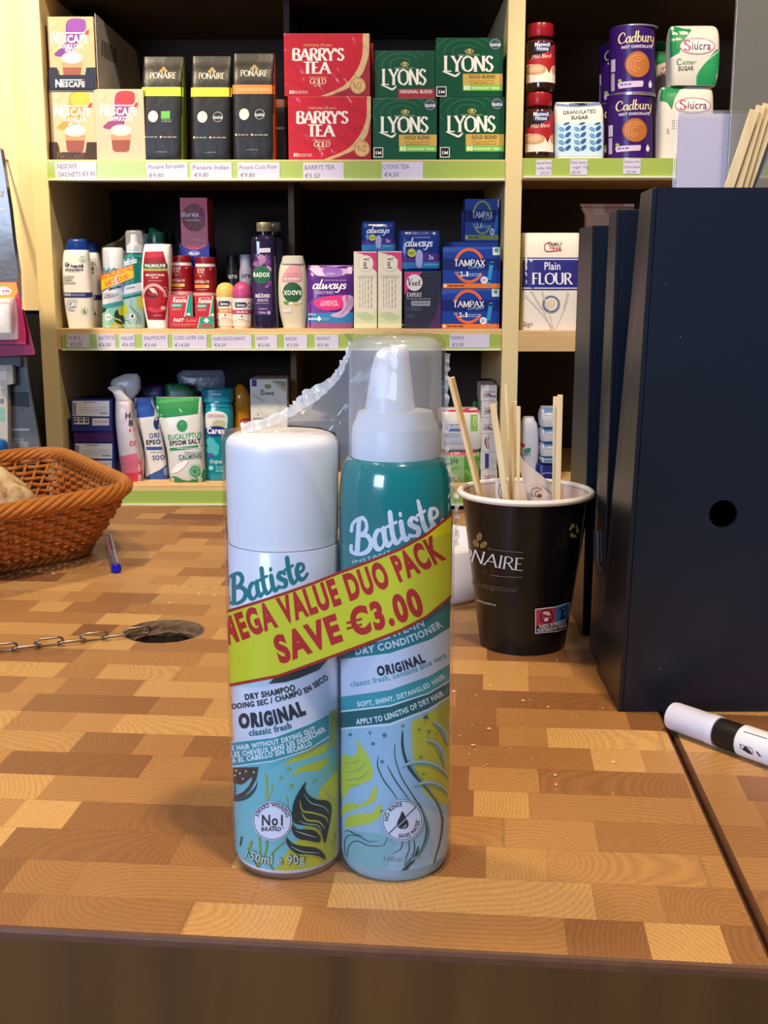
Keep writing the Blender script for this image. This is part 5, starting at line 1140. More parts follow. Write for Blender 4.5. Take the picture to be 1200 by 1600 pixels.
def always(label, x0, y0, x1, y1, Y, zb):
    L = Loft(FF, [(y0, x0 + 6, x1 - 6, .03, 5), (y0 + 12, x0, x1, .05, 5), ((y0 + y1) / 2, x0 - 2, x1 + 2, .06, 5), (y1 - 8, x0, x1, .055, 5), (y1, x0 + 5, x1 - 5, .045, 5)], Y, zb, 3)
    A = Art(FF); w_, h_ = x1 - x0, y1 - y0; X = lambda a: x0 + a * w_
    Yy = lambda b: y0 + b * h_
    A.poly([(X(0), Yy(.66)), (X(.35), Yy(.7)), (X(.6), Yy(.55)), (X(1), Yy(.6)), (X(1), Yy(.8)), (X(0), Yy(.82))], '#4a2a86'); A.poly([(X(0), Yy(.8)), (X(1), Yy(.78)), (X(1), Yy(1)), (X(0), Yy(1))], '#2a78b8')
    A.text('always', X(.16), Yy(.40), h_ * .2, '#ccd4f0', w=w_ * .66, font='script', shear=.22, thick=.17, thin=.08); A.blur_lines(X(.4), Yy(.17), X(.75), 1, 5, 4, '#8aa0dc', 4)
    A.oval(X(.32), Yy(.56), w_ * .1, h_ * .105, '#b4bf3c'); A.text('NEW', X(.32), Yy(.6), h_ * .07, '#3a4a2a', w=w_ * .13, align='c', bold=1)
    A.poly([(X(.44), Yy(.52)), (X(.5), Yy(.48)), (X(.56), Yy(.53)), (X(.58), Yy(.68)), (X(.55), Yy(.9)), (X(.49), Yy(.93)), (X(.43), Yy(.86)), (X(.41), Yy(.66))], '#9aa4d8', 3); A.text('3x', X(.72), Yy(.72), h_ * .1, '#bcd0f0', w=w_ * .12, bold=1); A.blur_lines(X(.62), Yy(.84), X(.95), 1, 5, 4, '#a0c4e8', 4)
    loftthing('pad_pack', label, 'pad pack', L, M('#16307e', .2, bump=.5, bscale=25), A, 'small dark blue pad packs', 10, 8, pname='soft_pack')
always('small dark blue pad pack lying on the tall white cartons', 80, 210, 246, 354, YF + .004, max(v1.top, v2.top) + E)
always('small dark blue pad pack standing on the dark slate carton', 260, 254, 464, 452, YF + .002, vx.top + E)
def tampax(x0, y0, x1, y1, ring, strip_, A=None):
    A = Art(FF); w_, h_ = x1 - x0, y1 - y0; X = lambda a: x0 + a * w_ / 288.0
    Yy = lambda b: y0 + b * h_ / 200.0
    A.rect(x0 + 1, Yy(55), x1 - 1, Yy(112), '#13206c'); A.poly([(X(0), Yy(0)), (X(288), Yy(0)), (X(288), Yy(10)), (X(120), Yy(14)), (X(0), Yy(30))], '#2f55b4')
    kx, ky = w_ / 288, h_ / 200
    A.arc(X(132), Yy(88), 68 * kx, 76 * ky, 14 * kx, ring, 200, 335); A.arc(X(132), Yy(92), 68 * kx, 76 * ky, 14 * kx, ring, 28, 155)
    A.text('TAMPAX', X(58), Yy(92), 30 * ky, '#f2f2f6', w=152 * kx, font='serif', thick=.15, thin=.09, serif=.02); A.text('Compak', X(130), Yy(106), 16 * ky, '#8fc0ee', w=80 * kx, shear=.3, rot=4); A.text('2', X(87), Yy(142), 22 * ky, '#f2f2f6', w=14 * kx, bold=1.4); A.text('in', X(104), Yy(142), 12 * ky, '#f2f2f6', w=10 * kx, bold=1); A.text('1', X(118), Yy(142), 22 * ky, '#f2f2f6', w=9 * kx, bold=1.4); A.blur_lines(X(130), Yy(128), X(190), 2, 9, 4, '#a8c4ea', 5)
    A.rect(x0 + 1, Yy(176), x1 - 1, y1 - 1, strip_); A.oval(X(14), Yy(187), 6 * kx, 8 * ky, '#f0e4d0'); A.blur_lines(X(30), Yy(184), X(112), 1, 5, 7, '#7a3a1a' if strip_[1] in 'deE' else '#5a6030', 5)
    A.stroke([(X(243), Yy(78)), (X(236), Yy(120)), (X(229), Yy(168))], 19 * kx, '#2b8fd0', 2); A.stroke([(X(229), Yy(168)), (X(227), Yy(190))], 7 * kx, '#4aa0dc', 0); A.oval(X(206), Yy(160), 18 * kx, 18 * ky, '#dfe2f0'); A.blur_lines(X(196), Yy(154), X(216), 2, 8, 4, '#4a5a9c', 5)
    A.rect(X(248), Yy(2), X(284), Yy(40), '#cfdbe0'); A.oval(X(266), Yy(16), 10 * kx, 11 * ky, '#3a9a7c'); A.blur_lines(X(60), Yy(120), X(80), 2, 6, 3, '#8fb0e8', 5)
    return A
TBL = '#1c3f9e'
t, tp1 = boxthing('tampon_carton', 'blue tampon carton with orange ring, bottom one of the stack', 'tampon box', FF, 473, 540, 762, 738, YF, .075, ZM, TBL, tampax(473, 540, 762, 738, '#dd6a3c', '#e0762c'), 'blue tampon cartons')
t, tp2 = boxthing('tampon_carton', 'blue tampon carton with orange ring, middle one of the stack', 'tampon box', FF, 478, 334, 766, 539, YF + .001, .075, tp1.top + E, TBL, tampax(478, 334, 766, 539, '#dd6a3c', '#e0762c'), 'blue tampon cartons')
Yb = YF + .085
zA = P(*FF(600, 520), Yb).z
t, tb2 = boxthing('tampon_carton', 'blue tampon carton whose top edge shows behind the middle orange ringed one', 'tampon box', FF, 482, 309, 768, 738, Yb, .075, ZM, '#3f63b8', None, 'blue tampon cartons')
t, tp3 = boxthing('tampon_carton', 'blue tampon carton with yellow-green ring, topmost of the stack', 'tampon box', FF, 588, 97, 777, 300, Yb - .004, .06, tb2.top + E, '#3557a8', tampax(588, 97, 777, 300, '#b9b860', '#a8a850'), 'blue tampon cartons')
boxthing('tampon_carton', 'plain blue edge of a carton just behind the topmost tampon carton', 'tampon box', FF, 572, 158, 700, 300, Yb + .058, .015, tb2.top + E, '#2c4a98', None, 'blue tampon cartons')

# ---------------------------------------------------------------- right bay, middle shelf
ZMR = Z2R + E
L = Loft(FF, [(266, 872, 1145, .03, 6), (280, 868, 1150, .06, 6), (400, 866, 1152, .085, 6), (738, 856, 1145, .085, 6)], YF, ZMR, 3)
A = Art(FF); A.rect(861, 388, 1153, 546, '#2b2c84'); A.rect(861, 394, 1153, 399, '#dcdcee'); A.rect(861, 534, 1153, 539, '#dcdcee')
A.text('Plain', 968, 447, 36, '#f2f2f6', w=76, bold=.5); A.text('FLOUR', 908, 516, 52, '#f2f2f6', w=196, font='serif', thick=.17, thin=.08, serif=.04)
A.text('FAMILY', 990, 330, 15, '#3a3030', w=66, bold=1.2); A.text('Value', 994, 348, 18, '#b8323c', w=54, bold=1, shear=.2); A.stroke([(1000, 313), (975, 322), (970, 345), (985, 358), (1050, 352)], 5, '#b8323c')
A.oval(1000, 614, 42, 42, '#3f457e'); A.oval(1000, 614, 32, 32, '#e9e4dc'); A.arc(1000, 614, 38, 38, 1.6, '#c8c8dc'); A.oval(1002, 612, 20, 22, '#e2d2b4')
for p in ([(870, 560), (940, 640), (1010, 735)], [(910, 555), (960, 640), (1000, 735)], [(1080, 560), (1060, 640), (1020, 735)], [(960, 560), (990, 650), (1010, 735)]):
    A.stroke(p, 3, '#c9c0b2'); 
    for k in range(6): A.oval(p[0][0] + (p[1][0] - p[0][0]) * k / 6, p[0][1] + (p[1][1] - p[0][1]) * k / 6, 9, 4, '#d6cdbf', rot=.9)
A.text('2kg', 866, 722, 24, '#5a5666', w=34); A.text('e', 902, 716, 16, '#5a5666', w=12)
loftthing('flour_bag', 'white and navy paper flour bag on the wooden shelf edge beside the files', 'flour bag', L, '#e8e2d8', A, None, 10, 8, rough=.6, pname='paper_bag')
FPB = FR(880, 280, 4.706)
L = Loft(FPB, [(182, 124, 520, .004, 4), (215, 130, 520, .02, 4), (260, 160, 515, .05, 4), (700, 170, 520, .09, 5), (1115, 170, 520, .09, 5)], YF + .03, ZMR, 2)
A = Art(FPB); A.poly([(200, 190), (300, 186), (290, 262), (215, 265)], '#d2ab97'); A.stroke([(200, 200), (212, 240)], 3, '#a67c68', 0); A.rect(445, 186, 520, 200, '#d8c8b8')
loftthing('paper_bag', 'crumpled brown paper bag top showing above the black files', 'paper bag', L, M('#b48a74', .7, bump=.8, bscale=20), A, None, 8, 6, pname='bag')

# ---------------------------------------------------------------- bottom shelf, left bay
ZB = Z3 + E; YG = YS + .03
def tablet_box(label, x0, y0, x1, y1, Y, zb, c, art=True, grp='blue tablet boxes with white panels'):
    A = None
    if art:
        A = Art(FJ); h_ = y1 - y0; w_ = x1 - x0
        A.poly([(x0 + 4, y0 + 6), (x0 + w_ - 12, y0 + 6), (x0 + w_ - 12, y0 + h_ * .54), (x0 + 4, y0 + h_ * .52)], '#dcdce4'); A.poly([(x0 + 12, y0 + h_ * .56), (x0 + w_ * .44, y0 + h_ * .58), (x0 + w_ * .44, y0 + h_ * .8), (x0 + 16, y0 + h_ * .8)], '#dcdce4')
        A.poly([(x0 + w_ * .52, y0 + h_ * .6), (x0 + w_ - 14, y0 + h_ * .6), (x0 + w_ - 14, y0 + h_ * .84), (x0 + w_ * .52, y0 + h_ * .84)], '#dfd0d8')
        A.rect(x0 + 6, y0 + 20, x0 + 34, y0 + h_ * .5, '#8a88a0'); A.blur_lines(x0 + 90, y0 + 14, x0 + 190, 1, 6, 7, '#6a6a80', 6); A.blur_lines(x0 + 50, y0 + 55, x0 + 270, 3, 18, 4, '#9a9ab0', 7); A.blur_lines(x0 + 220, y0 + h_ * .42, x0 + 275, 1, 6, 8, '#4a4a66', 4)
        for k in range(3): A.rect(x0 + 16 + k * 42, y0 + h_ * .59, x0 + 44 + k * 42, y0 + h_ * .74, '#22222c'); A.oval(x0 + 30 + k * 42, y0 + h_ * .66, 8, 8, '#cfcfda')
        A.blur_lines(x0 + w_ * .56, y0 + h_ * .7, x0 + w_ - 24, 1, 6, 6, '#c07888', 5)
    t, b = boxthing('tablet_box', label, 'medicine box', FJ, x0, y0, x1, y1, Y, .10, zb, c, A, grp)
    return b
tb3 = tablet_box('blue tablet box with white panels, lowest of the stack beside the cream post', 84, 560, 388, 790, YG, ZB, '#27307c')
tb2_ = tablet_box('purple tablet box between the two blue ones with white panels', 78, 470, 382, 548, YG + .004, tb3.top + E, '#4a1f62', False)
tablet_box('blue tablet box with white panels, topmost of the stack beside the cream post', 62, 226, 366, 462, YG + .001, tb2_.top + E, '#2a3380')
boxthing('grey_packet', 'narrow grey packet on the bottom shelf between tablet boxes and pink bag', 'packet', FJ, 418, 700, 458, 850, YG + .03, .06, ZB, '#7d7a78', None)

L = Loft(FJ, [(215, 405, 520, .03, 3), (260, 410, 545, .05, 3.5), (400, 415, 560, .06, 4), (640, 440, 612, .065, 4), (780, 456, 622, .05, 4), (868, 470, 616, .04, 4)], YG + .0, ZB, 3)
A = Art(FJ); A.poly([(440, 655), (590, 620), (640, 650), (640, 880), (460, 880)], '#e0728c'); A.poly([(455, 790), (530, 765), (640, 760), (640, 880), (460, 880)], '#d83a56')
A.text('H', 502, 358, 44, '#26222c', w=34, bold=1); A.text('B', 528, 412, 40, '#26222c', w=26, bold=1); A.rect(532, 436, 566, 458, '#cf4456'); A.text('EX', 538, 565, 36, '#cf4456', w=46, bold=1)
t, _ = loftthing('bath_salt_bag', 'tall clear bag with pink contents and twisted white top', 'bath salt bag', L, M('#cfc6cf', .25, bump=.6, bscale=20), A, None, 8, 8, rough=.3, pname='bag')
T_ = Loft(FJ, [(20, 480, 575, .012, 3), (60, 390, 596, .03, 3), (110, 368, 598, .035, 3), (160, 420, 592, .035, 3), (230, 440, 545, .03, 3)], YG + .03, L.top - .002, 3); solid('twisted_top', T_, MILK, t)
L2 = Loft(FJ, [(112, 380, 440, .012, 3), (130, 340, 470, .02, 3), (165, 385, 480, .03, 3), (215, 405, 520, .03, 3)], YG + .014, L.top - .001, 3); solid('folded_corner', L2, M('#e6e0e4', .35), t)

def epsom(label, rows, Y, col, col2, art):
    L = Loft(FJ, rows, Y, ZB, 3)
    t, _ = loftthing('epsom_salt_pouch', label, 'bath salt bag', L, M('#d2d2d2', .28, bump=.7, bscale=18), art, None, 10, 10, pname='pouch')
    return t
A = Art(FJ); A.poly([(520, 200), (760, 205), (760, 340), (540, 362)], '#1646a0'); A.poly([(520, 200), (700, 215), (690, 280), (560, 290)], '#2262c0', 2)
A.oval(735, 400, 26, 48, '#27346e'); A.text('ORI', 678, 515, 36, '#3a4a80', w=74, bold=.9, rot=4); A.text('EPSO', 656, 566, 34, '#26262e', w=108, bold=1.3, rot=4); A.rect(655, 582, 775, 606, '#2f4e90'); A.blur_lines(690, 622, 770, 1, 6, 5, '#7a7a88', 4); A.text('SOO', 704, 684, 34, '#3a4a80', w=90, bold=1, rot=3)
A.poly([(630, 830), (700, 790), (760, 760), (840, 700), (840, 895), (640, 900)], '#33508f', 0); A.oval(808, 770, 30, 44, '#41579a'); A.oval(808, 770, 22, 34, '#7f8fb8')
epsom('blue topped bath salt pouch, half covered by the green one', [(208, 548, 700, .02, 5), (350, 556, 745, .03, 4), (600, 628, 790, .032, 4), (890, 640, 826, .03, 4)], YG + .04, 0, 0, A)
A = Art(FJ); A.poly([(715, 195), (1090, 180), (1095, 320), (730, 362)], '#178040'); A.poly([(722, 225), (1080, 190), (1080, 215), (724, 250)], '#2a9a56'); A.stroke([(915, 288), (932, 310)], 8, '#aee0bc', 0)
A.oval(938, 414, 41, 45, '#1f8a4a'); A.oval(938, 400, 22, 12, '#2a9a58'); A.text('EUCALYPTUS', 834, 522, 38, '#3aa066', w=252, bold=1, rot=5); A.text('EPSOM SALT', 846, 566, 34, '#33332f', w=236, bold=1.2, rot=5); A.poly([(846, 585), (1088, 560), (1090, 580), (848, 606)], '#2f8a54'); A.blur_lines(905, 582, 1080, 1, 6, 6, '#cfe6d6', 6); A.blur_lines(960, 612, 1090, 2, 11, 4, '#7a8a80', 6)
A.text('CALMING', 918, 674, 36, '#4a6a56', w=168, bold=1, rot=4)
A.poly([(830, 850), (880, 800), (980, 840), (1060, 800), (1115, 760), (1115, 900), (835, 900)], '#2a9458', 3); A.poly([(850, 780), (900, 710), (1000, 670), (960, 730), (910, 770)], '#f2f4f2', 0); A.oval(1040, 766, 52, 62, '#a8ccb4'); A.oval(1040, 764, 38, 44, '#3f9464'); A.arc(1040, 764, 24, 28, 5, '#a8ccb4')
ep = epsom('green topped bath salt pouch, front one on the bottom shelf', [(200, 722, 1080, .02, 5), (340, 735, 1088, .045, 4), (620, 810, 1100, .062, 4), (820, 832, 1108, .065, 4), (888, 850, 1106, .055, 4)], YG - .002, 0, 0, A)
L = Loft(FJ, [(112, 790, 960, .02, 4), (170, 788, 1034, .03, 4), (888, 800, 1020, .05, 4)], YG + .10, ZB, 2); loftthing('epsom_salt_pouch', 'dark green pouch top standing behind the green topped pouch', 'bath salt bag', L, M('#115c36', .3), None, None, 4, 4, pname='pouch')
L = Loft(FJ, [(122, 595, 780, .02, 4), (180, 590, 790, .03, 4), (888, 620, 760, .05, 4)], YG + .09, ZB, 2); A = Art(FJ); A.rect(590, 175, 830, 240, '#12226c'); loftthing('epsom_salt_pouch', 'dark purple and blue pouch standing behind the blue topped pouch', 'bath salt bag', L, M('#26124e', .3), A, None, 4, 4, pname='pouch')
# teal wash, amber bottle, white boxes
TEALB = M('#0f8294', .15, coat=.5)
L = Loft(FG, [(236, 802, 912, .05, 3.5), (260, 800, 914, .055, 3.5), (500, 804, 908, .055, 3.5), (526, 812, 900, .05, 3.5)], YG + .025, ZB, 3)
A = Art(FG); A.poly([(810, 262), (850, 250), (890, 262), (894, 300), (880, 330), (812, 320)], '#cfd8d6', 3); A.text('ORIGINAL', 818, 275, 12, '#c06a6a', w=66, bold=1); A.rect(812, 284, 890, 300, '#e0dfd8'); A.oval(862, 300, 26, 16, '#b8b890'); A.oval(852, 328, 42, 20, '#16306e'); A.oval(852, 328, 39, 17, '#1b2a7c'); A.text('Carex', 817, 337, 22, '#f0f2f6', w=68, bold=1.6)
for x, y, r_ in ((830, 370, 18), (842, 392, 22), (826, 400, 14), (850, 410, 12)): A.oval(x, y, r_, r_, '#4ab0b8')
A.oval(828, 420, 9, 8, '#5a4aa0'); A.text('Original', 828, 452, 15, '#cfe8ea', w=46, bold=.4); A.oval(832, 470, 10, 9, '#8ac8d0'); A.blur_lines(850, 464, 880, 3, 8, 4, '#8ac8d0', 4)
t, _ = loftthing('hand_wash_bottle', 'teal hand wash bottle with navy oval badge', 'hand wash', L, TEALB, A, None, 12, 6, pname='bottle')
C = Loft(FG, [(164, 796, 908, .04, 3.5), (170, 790, 912, .048, 3.5), (218, 788, 914, .052, 3.5), (222, 800, 906, .048, 3.5), (236, 802, 910, .05, 3.5)], YG + .027, L.top, 0); solid('cap', C, M('#0c7890', .2, coat=.4), t)
A = Art(FG); A.rect(832, 184, 870, 188, '#bfe6ee'); A.rect(844, 214, 860, 217, '#bfe6ee'); A.build('painted_highlight', C.front, t, 6, 1)  # pale bars painted as glints on the glossy cap
L = Loft(FG, [(150, 932, 944, .012, 2.4), (160, 922, 956, .03, 2.6), (185, 914, 970, .045, 2.8), (240, 915, 982, .05, 2.8), (526, 918, 984, .05, 2.8)], YG + .05, ZB, 3)
A = Art(FG); A.oval(964, 294, 22, 16, '#8e2433'); A.blur_lines(950, 290, 980, 2, 7, 4, '#e6b890', 4); loftthing('soap_bottle', 'amber yellow soap bottle beside the teal hand wash', 'soap', L, M('#b07412', .2, coat=.3), A, None, 8, 4, pname='bottle')
FX = FR(330, 540, 4.444)
def dove(label, x0, x1, y0, y1, Y, c, art, zb=ZB):
    A = None
    if art:
        A = Art(FX); A.rect(281, 236, 315, 283, '#26307c'); A.oval(300, 258, 8, 10, '#3a4690'); A.poly([(395, 242), (520, 246), (520, 320)], '#8a8f6c'); A.poly([(395, 242), (420, 243), (520, 300), (520, 320)], '#c8c2b4'); A.poly([(458, 282), (520, 288), (520, 325)], '#c9a488')
        A.poly([(368, 276), (392, 268), (415, 276), (412, 298), (380, 298)], '#8d8752', 3); A.text('D', 340, 342, 34, '#2c3140', w=30, font='script'); A.text('ove', 374, 342, 30, '#2c3140', w=66, font='script')
        A.oval(405, 430, 80, 70, '#cfd0c6'); A.oval(400, 420, 62, 52, '#dadad0'); A.poly([(290, 330), (375, 380), (365, 400), (285, 352)], '#bdbfb4'); A.text('0', 318, 485, 14, '#6a6a60', w=12); A.text('sensitive', 290, 515, 22, '#6a6a60', w=72); A.text('unscented', 292, 545, 20, '#6a6a60', w=74)
    t, b = boxthing('soap_carton', label, 'soap box', FX, x0, y0, x1, y1, Y, .05, zb, c, A, 'white soap cartons')
    return b
dove('white soap carton with olive corner, front one of the group behind the tall white cap', 279, 524, 234, 700, YG + .04, '#d9d7cd', True)
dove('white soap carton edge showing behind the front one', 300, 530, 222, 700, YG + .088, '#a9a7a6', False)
L = Loft(FG, [(96, 715, 868, .008, 3), (120, 690, 880, .015, 3), (170, 700, 880, .02, 3), (520, 720, 860, .03, 3)], YG + .16, ZB, 3)
loftthing('clear_packet', 'crumpled grey clear packet standing at the back of the bottom shelf', 'packet', L, M('#5d6470', .25, bump=.8, bscale=20), None, pname='bag')

# ---------------------------------------------------------------- bottom shelf, behind the cup
YH = YS + .03
L = Loft(FH, [(568, 178, 436, .03, 5), (600, 170, 440, .06, 5), (740, 168, 434, .07, 5), (786, 176, 420, .06, 5)], YH, ZB, 2)
A = Art(FH); A.poly([(170, 560), (445, 570), (440, 600), (170, 588)], '#c04468'); A.text('2 for', 252, 586, 18, '#f0d8de', w=60, bold=.8); A.rect(170, 592, 334, 770, '#86ae78'); A.rect(334, 592, 440, 772, '#4f8a34'); A.text('Simple', 192, 640, 38, '#33523c', w=106, bold=.8); A.blur_lines(210, 664, 300, 2, 10, 5, '#5a7a58', 6); A.rect(228, 714, 300, 750, '#c6d6bc'); A.arc(285, 734, 12, 12, 5, '#4a5a48'); A.oval(245, 734, 12, 12, '#8aa080')
for k in range(8): A.oval(350 + (k * 37) % 80, 690 + (k * 23) % 70, 18, 10, '#74aa44', rot=k)
A.rect(170, 772, 440, 792, '#b8404c'); A.blur_lines(190, 778, 360, 1, 5, 6, '#e6b0b4', 6)
w1, _ = loftthing('wipes_pack', 'green face wipes pack, lower one behind the cup', 'wipes', L, M('#7aa86c', .25, bump=.5, bscale=20), A, None, 8, 8, pname='soft_pack'); zt = L.top
L = Loft(FH, [(304, 184, 410, .02, 5), (330, 176, 440, .05, 5), (450, 170, 452, .07, 5), (560, 176, 444, .06, 5), (572, 190, 430, .05, 5)], YH + .002, zt + E, 2)
A = Art(FH); A.poly([(180, 300), (415, 305), (430, 332), (180, 322)], '#b83a5c'); A.rect(374, 340, 416, 440, '#7fb04a'); A.oval(186, 408, 16, 26, '#2c2f78'); A.text('biodegradable', 216, 408, 14, '#6a7ab0', w=104, bold=.6); A.rect(216, 426, 320, 442, '#4a5fae'); A.blur_lines(216, 416, 318, 1, 5, 4, '#8a94bc', 6); A.rect(214, 450, 336, 520, '#bfc6da'); A.blur_lines(222, 460, 300, 2, 14, 5, '#8a94bc', 5); A.oval(350, 505, 10, 10, '#8a94c4'); A.arc(400, 380, 8, 30, 3, '#e6ecdc')
loftthing('wipes_pack', 'white wipes pack with pink edge, upper one behind the cup', 'wipes', L, M('#d4d4d2', .25, bump=.6, bscale=20), A, None, 8, 8, pname='soft_pack')
L = Loft(FH, [(262, 395, 440, .02, 3), (330, 375, 440, .03, 3), (786, 380, 436, .03, 3)], YH + .09, ZB, 2); loftthing('wipes_pack', 'dark green pack standing behind the wipes', 'wipes', L, M('#2c5a24', .3), None, pname='soft_pack')
L = Loft(FH, [(132, 186, 238, .03, 3), (786, 186, 240, .03, 3)], YH + .10, ZB, 0); A = Art(FH); A.rect(180, 165, 245, 180, '#4aa0c8'); A.rect(180, 200, 245, 240, '#28527c'); loftthing('blue_carton', 'dim blue pack standing behind the wipes', 'packet', L, M('#175878', .35), A, pname='soft_pack')
zt = ZB; YT = YH + .01
seq = [(696, 790, 'logo'), (586, 695, 'bar'), (474, 582, 'vert'), (372, 472, 'logo'), (268, 370, 'logo'), (166, 266, 'logo')]
nm = ['lowest', 'second from the bottom', 'third from the bottom', 'third from the top', 'second from the top', 'topmost']
for (y0, y1, k), n_ in zip(seq, nm):
    x0, x1 = 440 + (y0 % 9), 552 - (y0 % 7); A = Art(FH); hh = y1 - y0
    if k == 'logo': A.stroke([(x0 + 18, y0 + hh * .66), (x0 + 50, y0 + hh * .58), (x0 + 70, y0 + hh * .72), (x0 + 96, y0 + hh * .66)], 8, '#8e3a44', taper=lambda t: .4 + math.sin(PI * t)); A.stroke([(x0 + 18, y0 + hh * .76), (x0 + 60, y0 + hh * .7), (x0 + 98, y0 + hh * .76)], 5, '#6a6a88', taper=lambda t: .4 + math.sin(PI * t)); A.text('aquafresh', x0 + 22, y0 + hh * .48, 14, '#6a6a78', w=70, shear=.2)
    elif k == 'bar': A.rect(x0 + 30, y0 + 8, x0 + 54, y1 - 8, '#3a3a86'); A.blur_lines(x0 + 68, y0 + 40, x0 + 96, 3, 12, 6, '#b0b0c4', 5)
    else: A.stroke([(x0 + 36, y0 + 14), (x0 + 28, y0 + 50), (x0 + 40, y0 + 90)], 8, '#8e3a44', taper=lambda t: .4 + math.sin(PI * t)); A.stroke([(x0 + 50, y0 + 14), (x0 + 42, y0 + 50), (x0 + 54, y0 + 90)], 5, '#6a6a88')
    t, b = boxthing('toothpaste_carton', 'white toothpaste carton, %s of the stack beside the cream post' % n_, 'toothpaste box', FH, x0, y0, x1, y1, YT, .10, zt, '#cfcdd0', A, 'stacked toothpaste cartons')
    zt = b.top + E
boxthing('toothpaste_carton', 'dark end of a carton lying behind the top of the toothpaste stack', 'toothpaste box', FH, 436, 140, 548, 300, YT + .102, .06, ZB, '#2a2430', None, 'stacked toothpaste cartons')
L = Loft(FH, [(365, 712, 776, .03, 3), (385, 702, 782, .04, 3), (430, 694, 800, .05, 2.8), (560, 692, 806, .055, 2.8), (690, 700, 800, .05, 2.8), (790, 700, 800, .05, 2.8)], YH + .01, ZB, 3)
A = Art(FH); A.oval(702, 535, 14, 12, '#b84458'); A.poly([(708, 560), (740, 546), (748, 556), (740, 580), (715, 586)], '#3a8a5c', 2); A.blur_lines(706, 590, 745, 1, 5, 8, '#7a8ab8', 5)
loftthing('talc_bottle', 'white powder bottle behind the stirrers with red dot and green leaf', 'powder bottle', L, '#c4c6da', A, None, 8, 6, pname='bottle')
L = Loft(FH, [(640, 790, 905, .03, 3), (660, 775, 910, .06, 3), (790, 770, 910, .07, 3)], YH - .001, ZB, 2); A = Art(FH); A.arc(850, 725, 45, 26, 6, '#8088c4', 170, 330)
loftthing('blue_packet', 'dark blue packet lying below the stacked white packs', 'packet', L, M('#20286e', .3, bump=.5, bscale=20), A, pname='soft_pack'); zt = L.top
nm = ['lowest', 'second from the bottom', 'second from the top', 'topmost']
for (y0, y1), n_ in zip([(600, 655), (508, 598), (418, 504), (300, 414)], nm):
    L = Loft(FH, [(y0, 822, 900, .03, 4), (y0 + (y1 - y0) * .4, 808, 905, .06, 4), (y1, 812, 905, .06, 4)], YH + .001, zt + E, 2); A = Art(FH); A.poly([(815, y0), (905, y0), (905, y0 + 36), (860, y0 + 30), (812, y0 + 40)], '#5a86b8'); A.stroke([(812, y0 + 46), (905, y0 + 44)], 3, '#a8aab8', 0)
    loftthing('soft_pack', 'white and blue soft pack, %s of the stack beside the files' % n_, 'tissue pack', L, M('#c6c8d4', .35, bump=.4, bscale=20), A, 'stacked white and blue soft packs', 4, 4, pname='wrapper'); zt = L.top

# ---------------------------------------------------------------- hanging packs by the wall on the far side of the cream post
FP = FR(0, 0, 4); FQ = FR(0, 400, 4); YL = 2.18
METAL = M('#8e8e92', .3, metal=.9)
def peg(label, u, v, Y):
    p = P(u, v, Y); bm = bmesh.new(); add_tube(bm, [(p.x, YS + .081, p.z + .004), (p.x, Y - .03, p.z + .004), (p.x, Y - .045, p.z + .012)], .0025)
    o = link('display_peg', bm, METAL, smooth='all', base=(p.x, YS + .08, p.z)); return tag(o, label, 'display peg', 'wire pegs on the wall')
def slab_pack(name, label, cat, fr, pts, Y, th, m, art=None, grp=None, extra=None):
    q = [P(*fr(*p), Y) for p in pts]; base = (sum(p.x for p in q) / len(q), Y + th / 2, min(p.z for p in q))
    t = thing(name, label, cat, base, grp); prism('card', pts, Y, th, m, t, fr)
    if art: art.build('printed_lettering', lambda u, v, o: P(u, v, Y - o), t)
    if extra: extra(t)
    return t
A = Art(FP); A.rect(-60, 1195, 22, 1232, '#8a8c92'); A.rect(-60, 1303, 32, 1310, '#c6c8cc'); A.blur_lines(-40, 1204, 14, 2, 12, 6, '#d8d8dc', 6)
slab_pack('clear_sleeve_pack', 'long grey clear sleeve hanging on the wall beside the cream post', 'hanging pack', FP, [(-440, 880), (-60, 862), (2, 930), (20, 1040), (60, 1300), (82, 1500), (112, 1700), (120, 2000), (128, 2290), (-440, 2290)], YL + .03, .02, M('#54565e', .2, coat=.5, bump=.5, bscale=12), A)
def bub(t):
    L = Loft(FQ, [(262, -120, 80, .02, 4), (290, -130, 96, .04, 4), (430, -130, 104, .045, 4), (520, -120, 108, .03, 4)], YL - .042, None, 2)
    solid('clear_bubble', L, film('clear_blister', '#ffffff', gloss=.06, haze=.35, rough=.15, bump=.4, bscale=30), t)
    L2 = Loft(FQ, [(300, -60, 60, .012, 3), (480, -60, 70, .014, 3)], YL - .018, None, 2); solid('brush', L2, M('#e8e8ea', .4), t)
A = Art(FQ); A.poly([(-200, 165), (100, 165), (112, 225), (90, 262), (40, 285), (-200, 280)], '#e69a3c', 0); A.poly([(-200, 205), (40, 190), (75, 215), (60, 240), (-200, 250)], '#e6dce2', 0); A.text('en', 15, 226, 22, '#c0306e', w=50, font='script'); A.oval(8, 436, 14, 14, '#3ac0a8')
slab_pack('blister_card', 'pink and orange hanging card with a clear bubble, front one', 'hanging pack', FQ, [(-440, 165), (104, 160), (128, 290), (158, 470), (162, 552), (-440, 545)], YL, .003, M('#b81a5e', .3), A, 'pink hanging cards', bub)
slab_pack('blister_card', 'pink hanging card showing below the front one with the bubble', 'hanging pack', FQ, [(-440, 330), (148, 335), (218, 606), (216, 616), (-440, 655)], YL + .012, .003, M('#a81652', .3), None, 'pink hanging cards')
A = Art(FQ); A.rect(-100, 722, 40, 780, '#c9c6c0'); A.rect(-100, 690, 70, 716, '#a8a29a'); A.text('20%', -8, 920, 26, '#2a4a6c', w=32, bold=1); 
for yy in (968, 1010): A.oval(14, yy, 20, 22, '#7fb0a4')
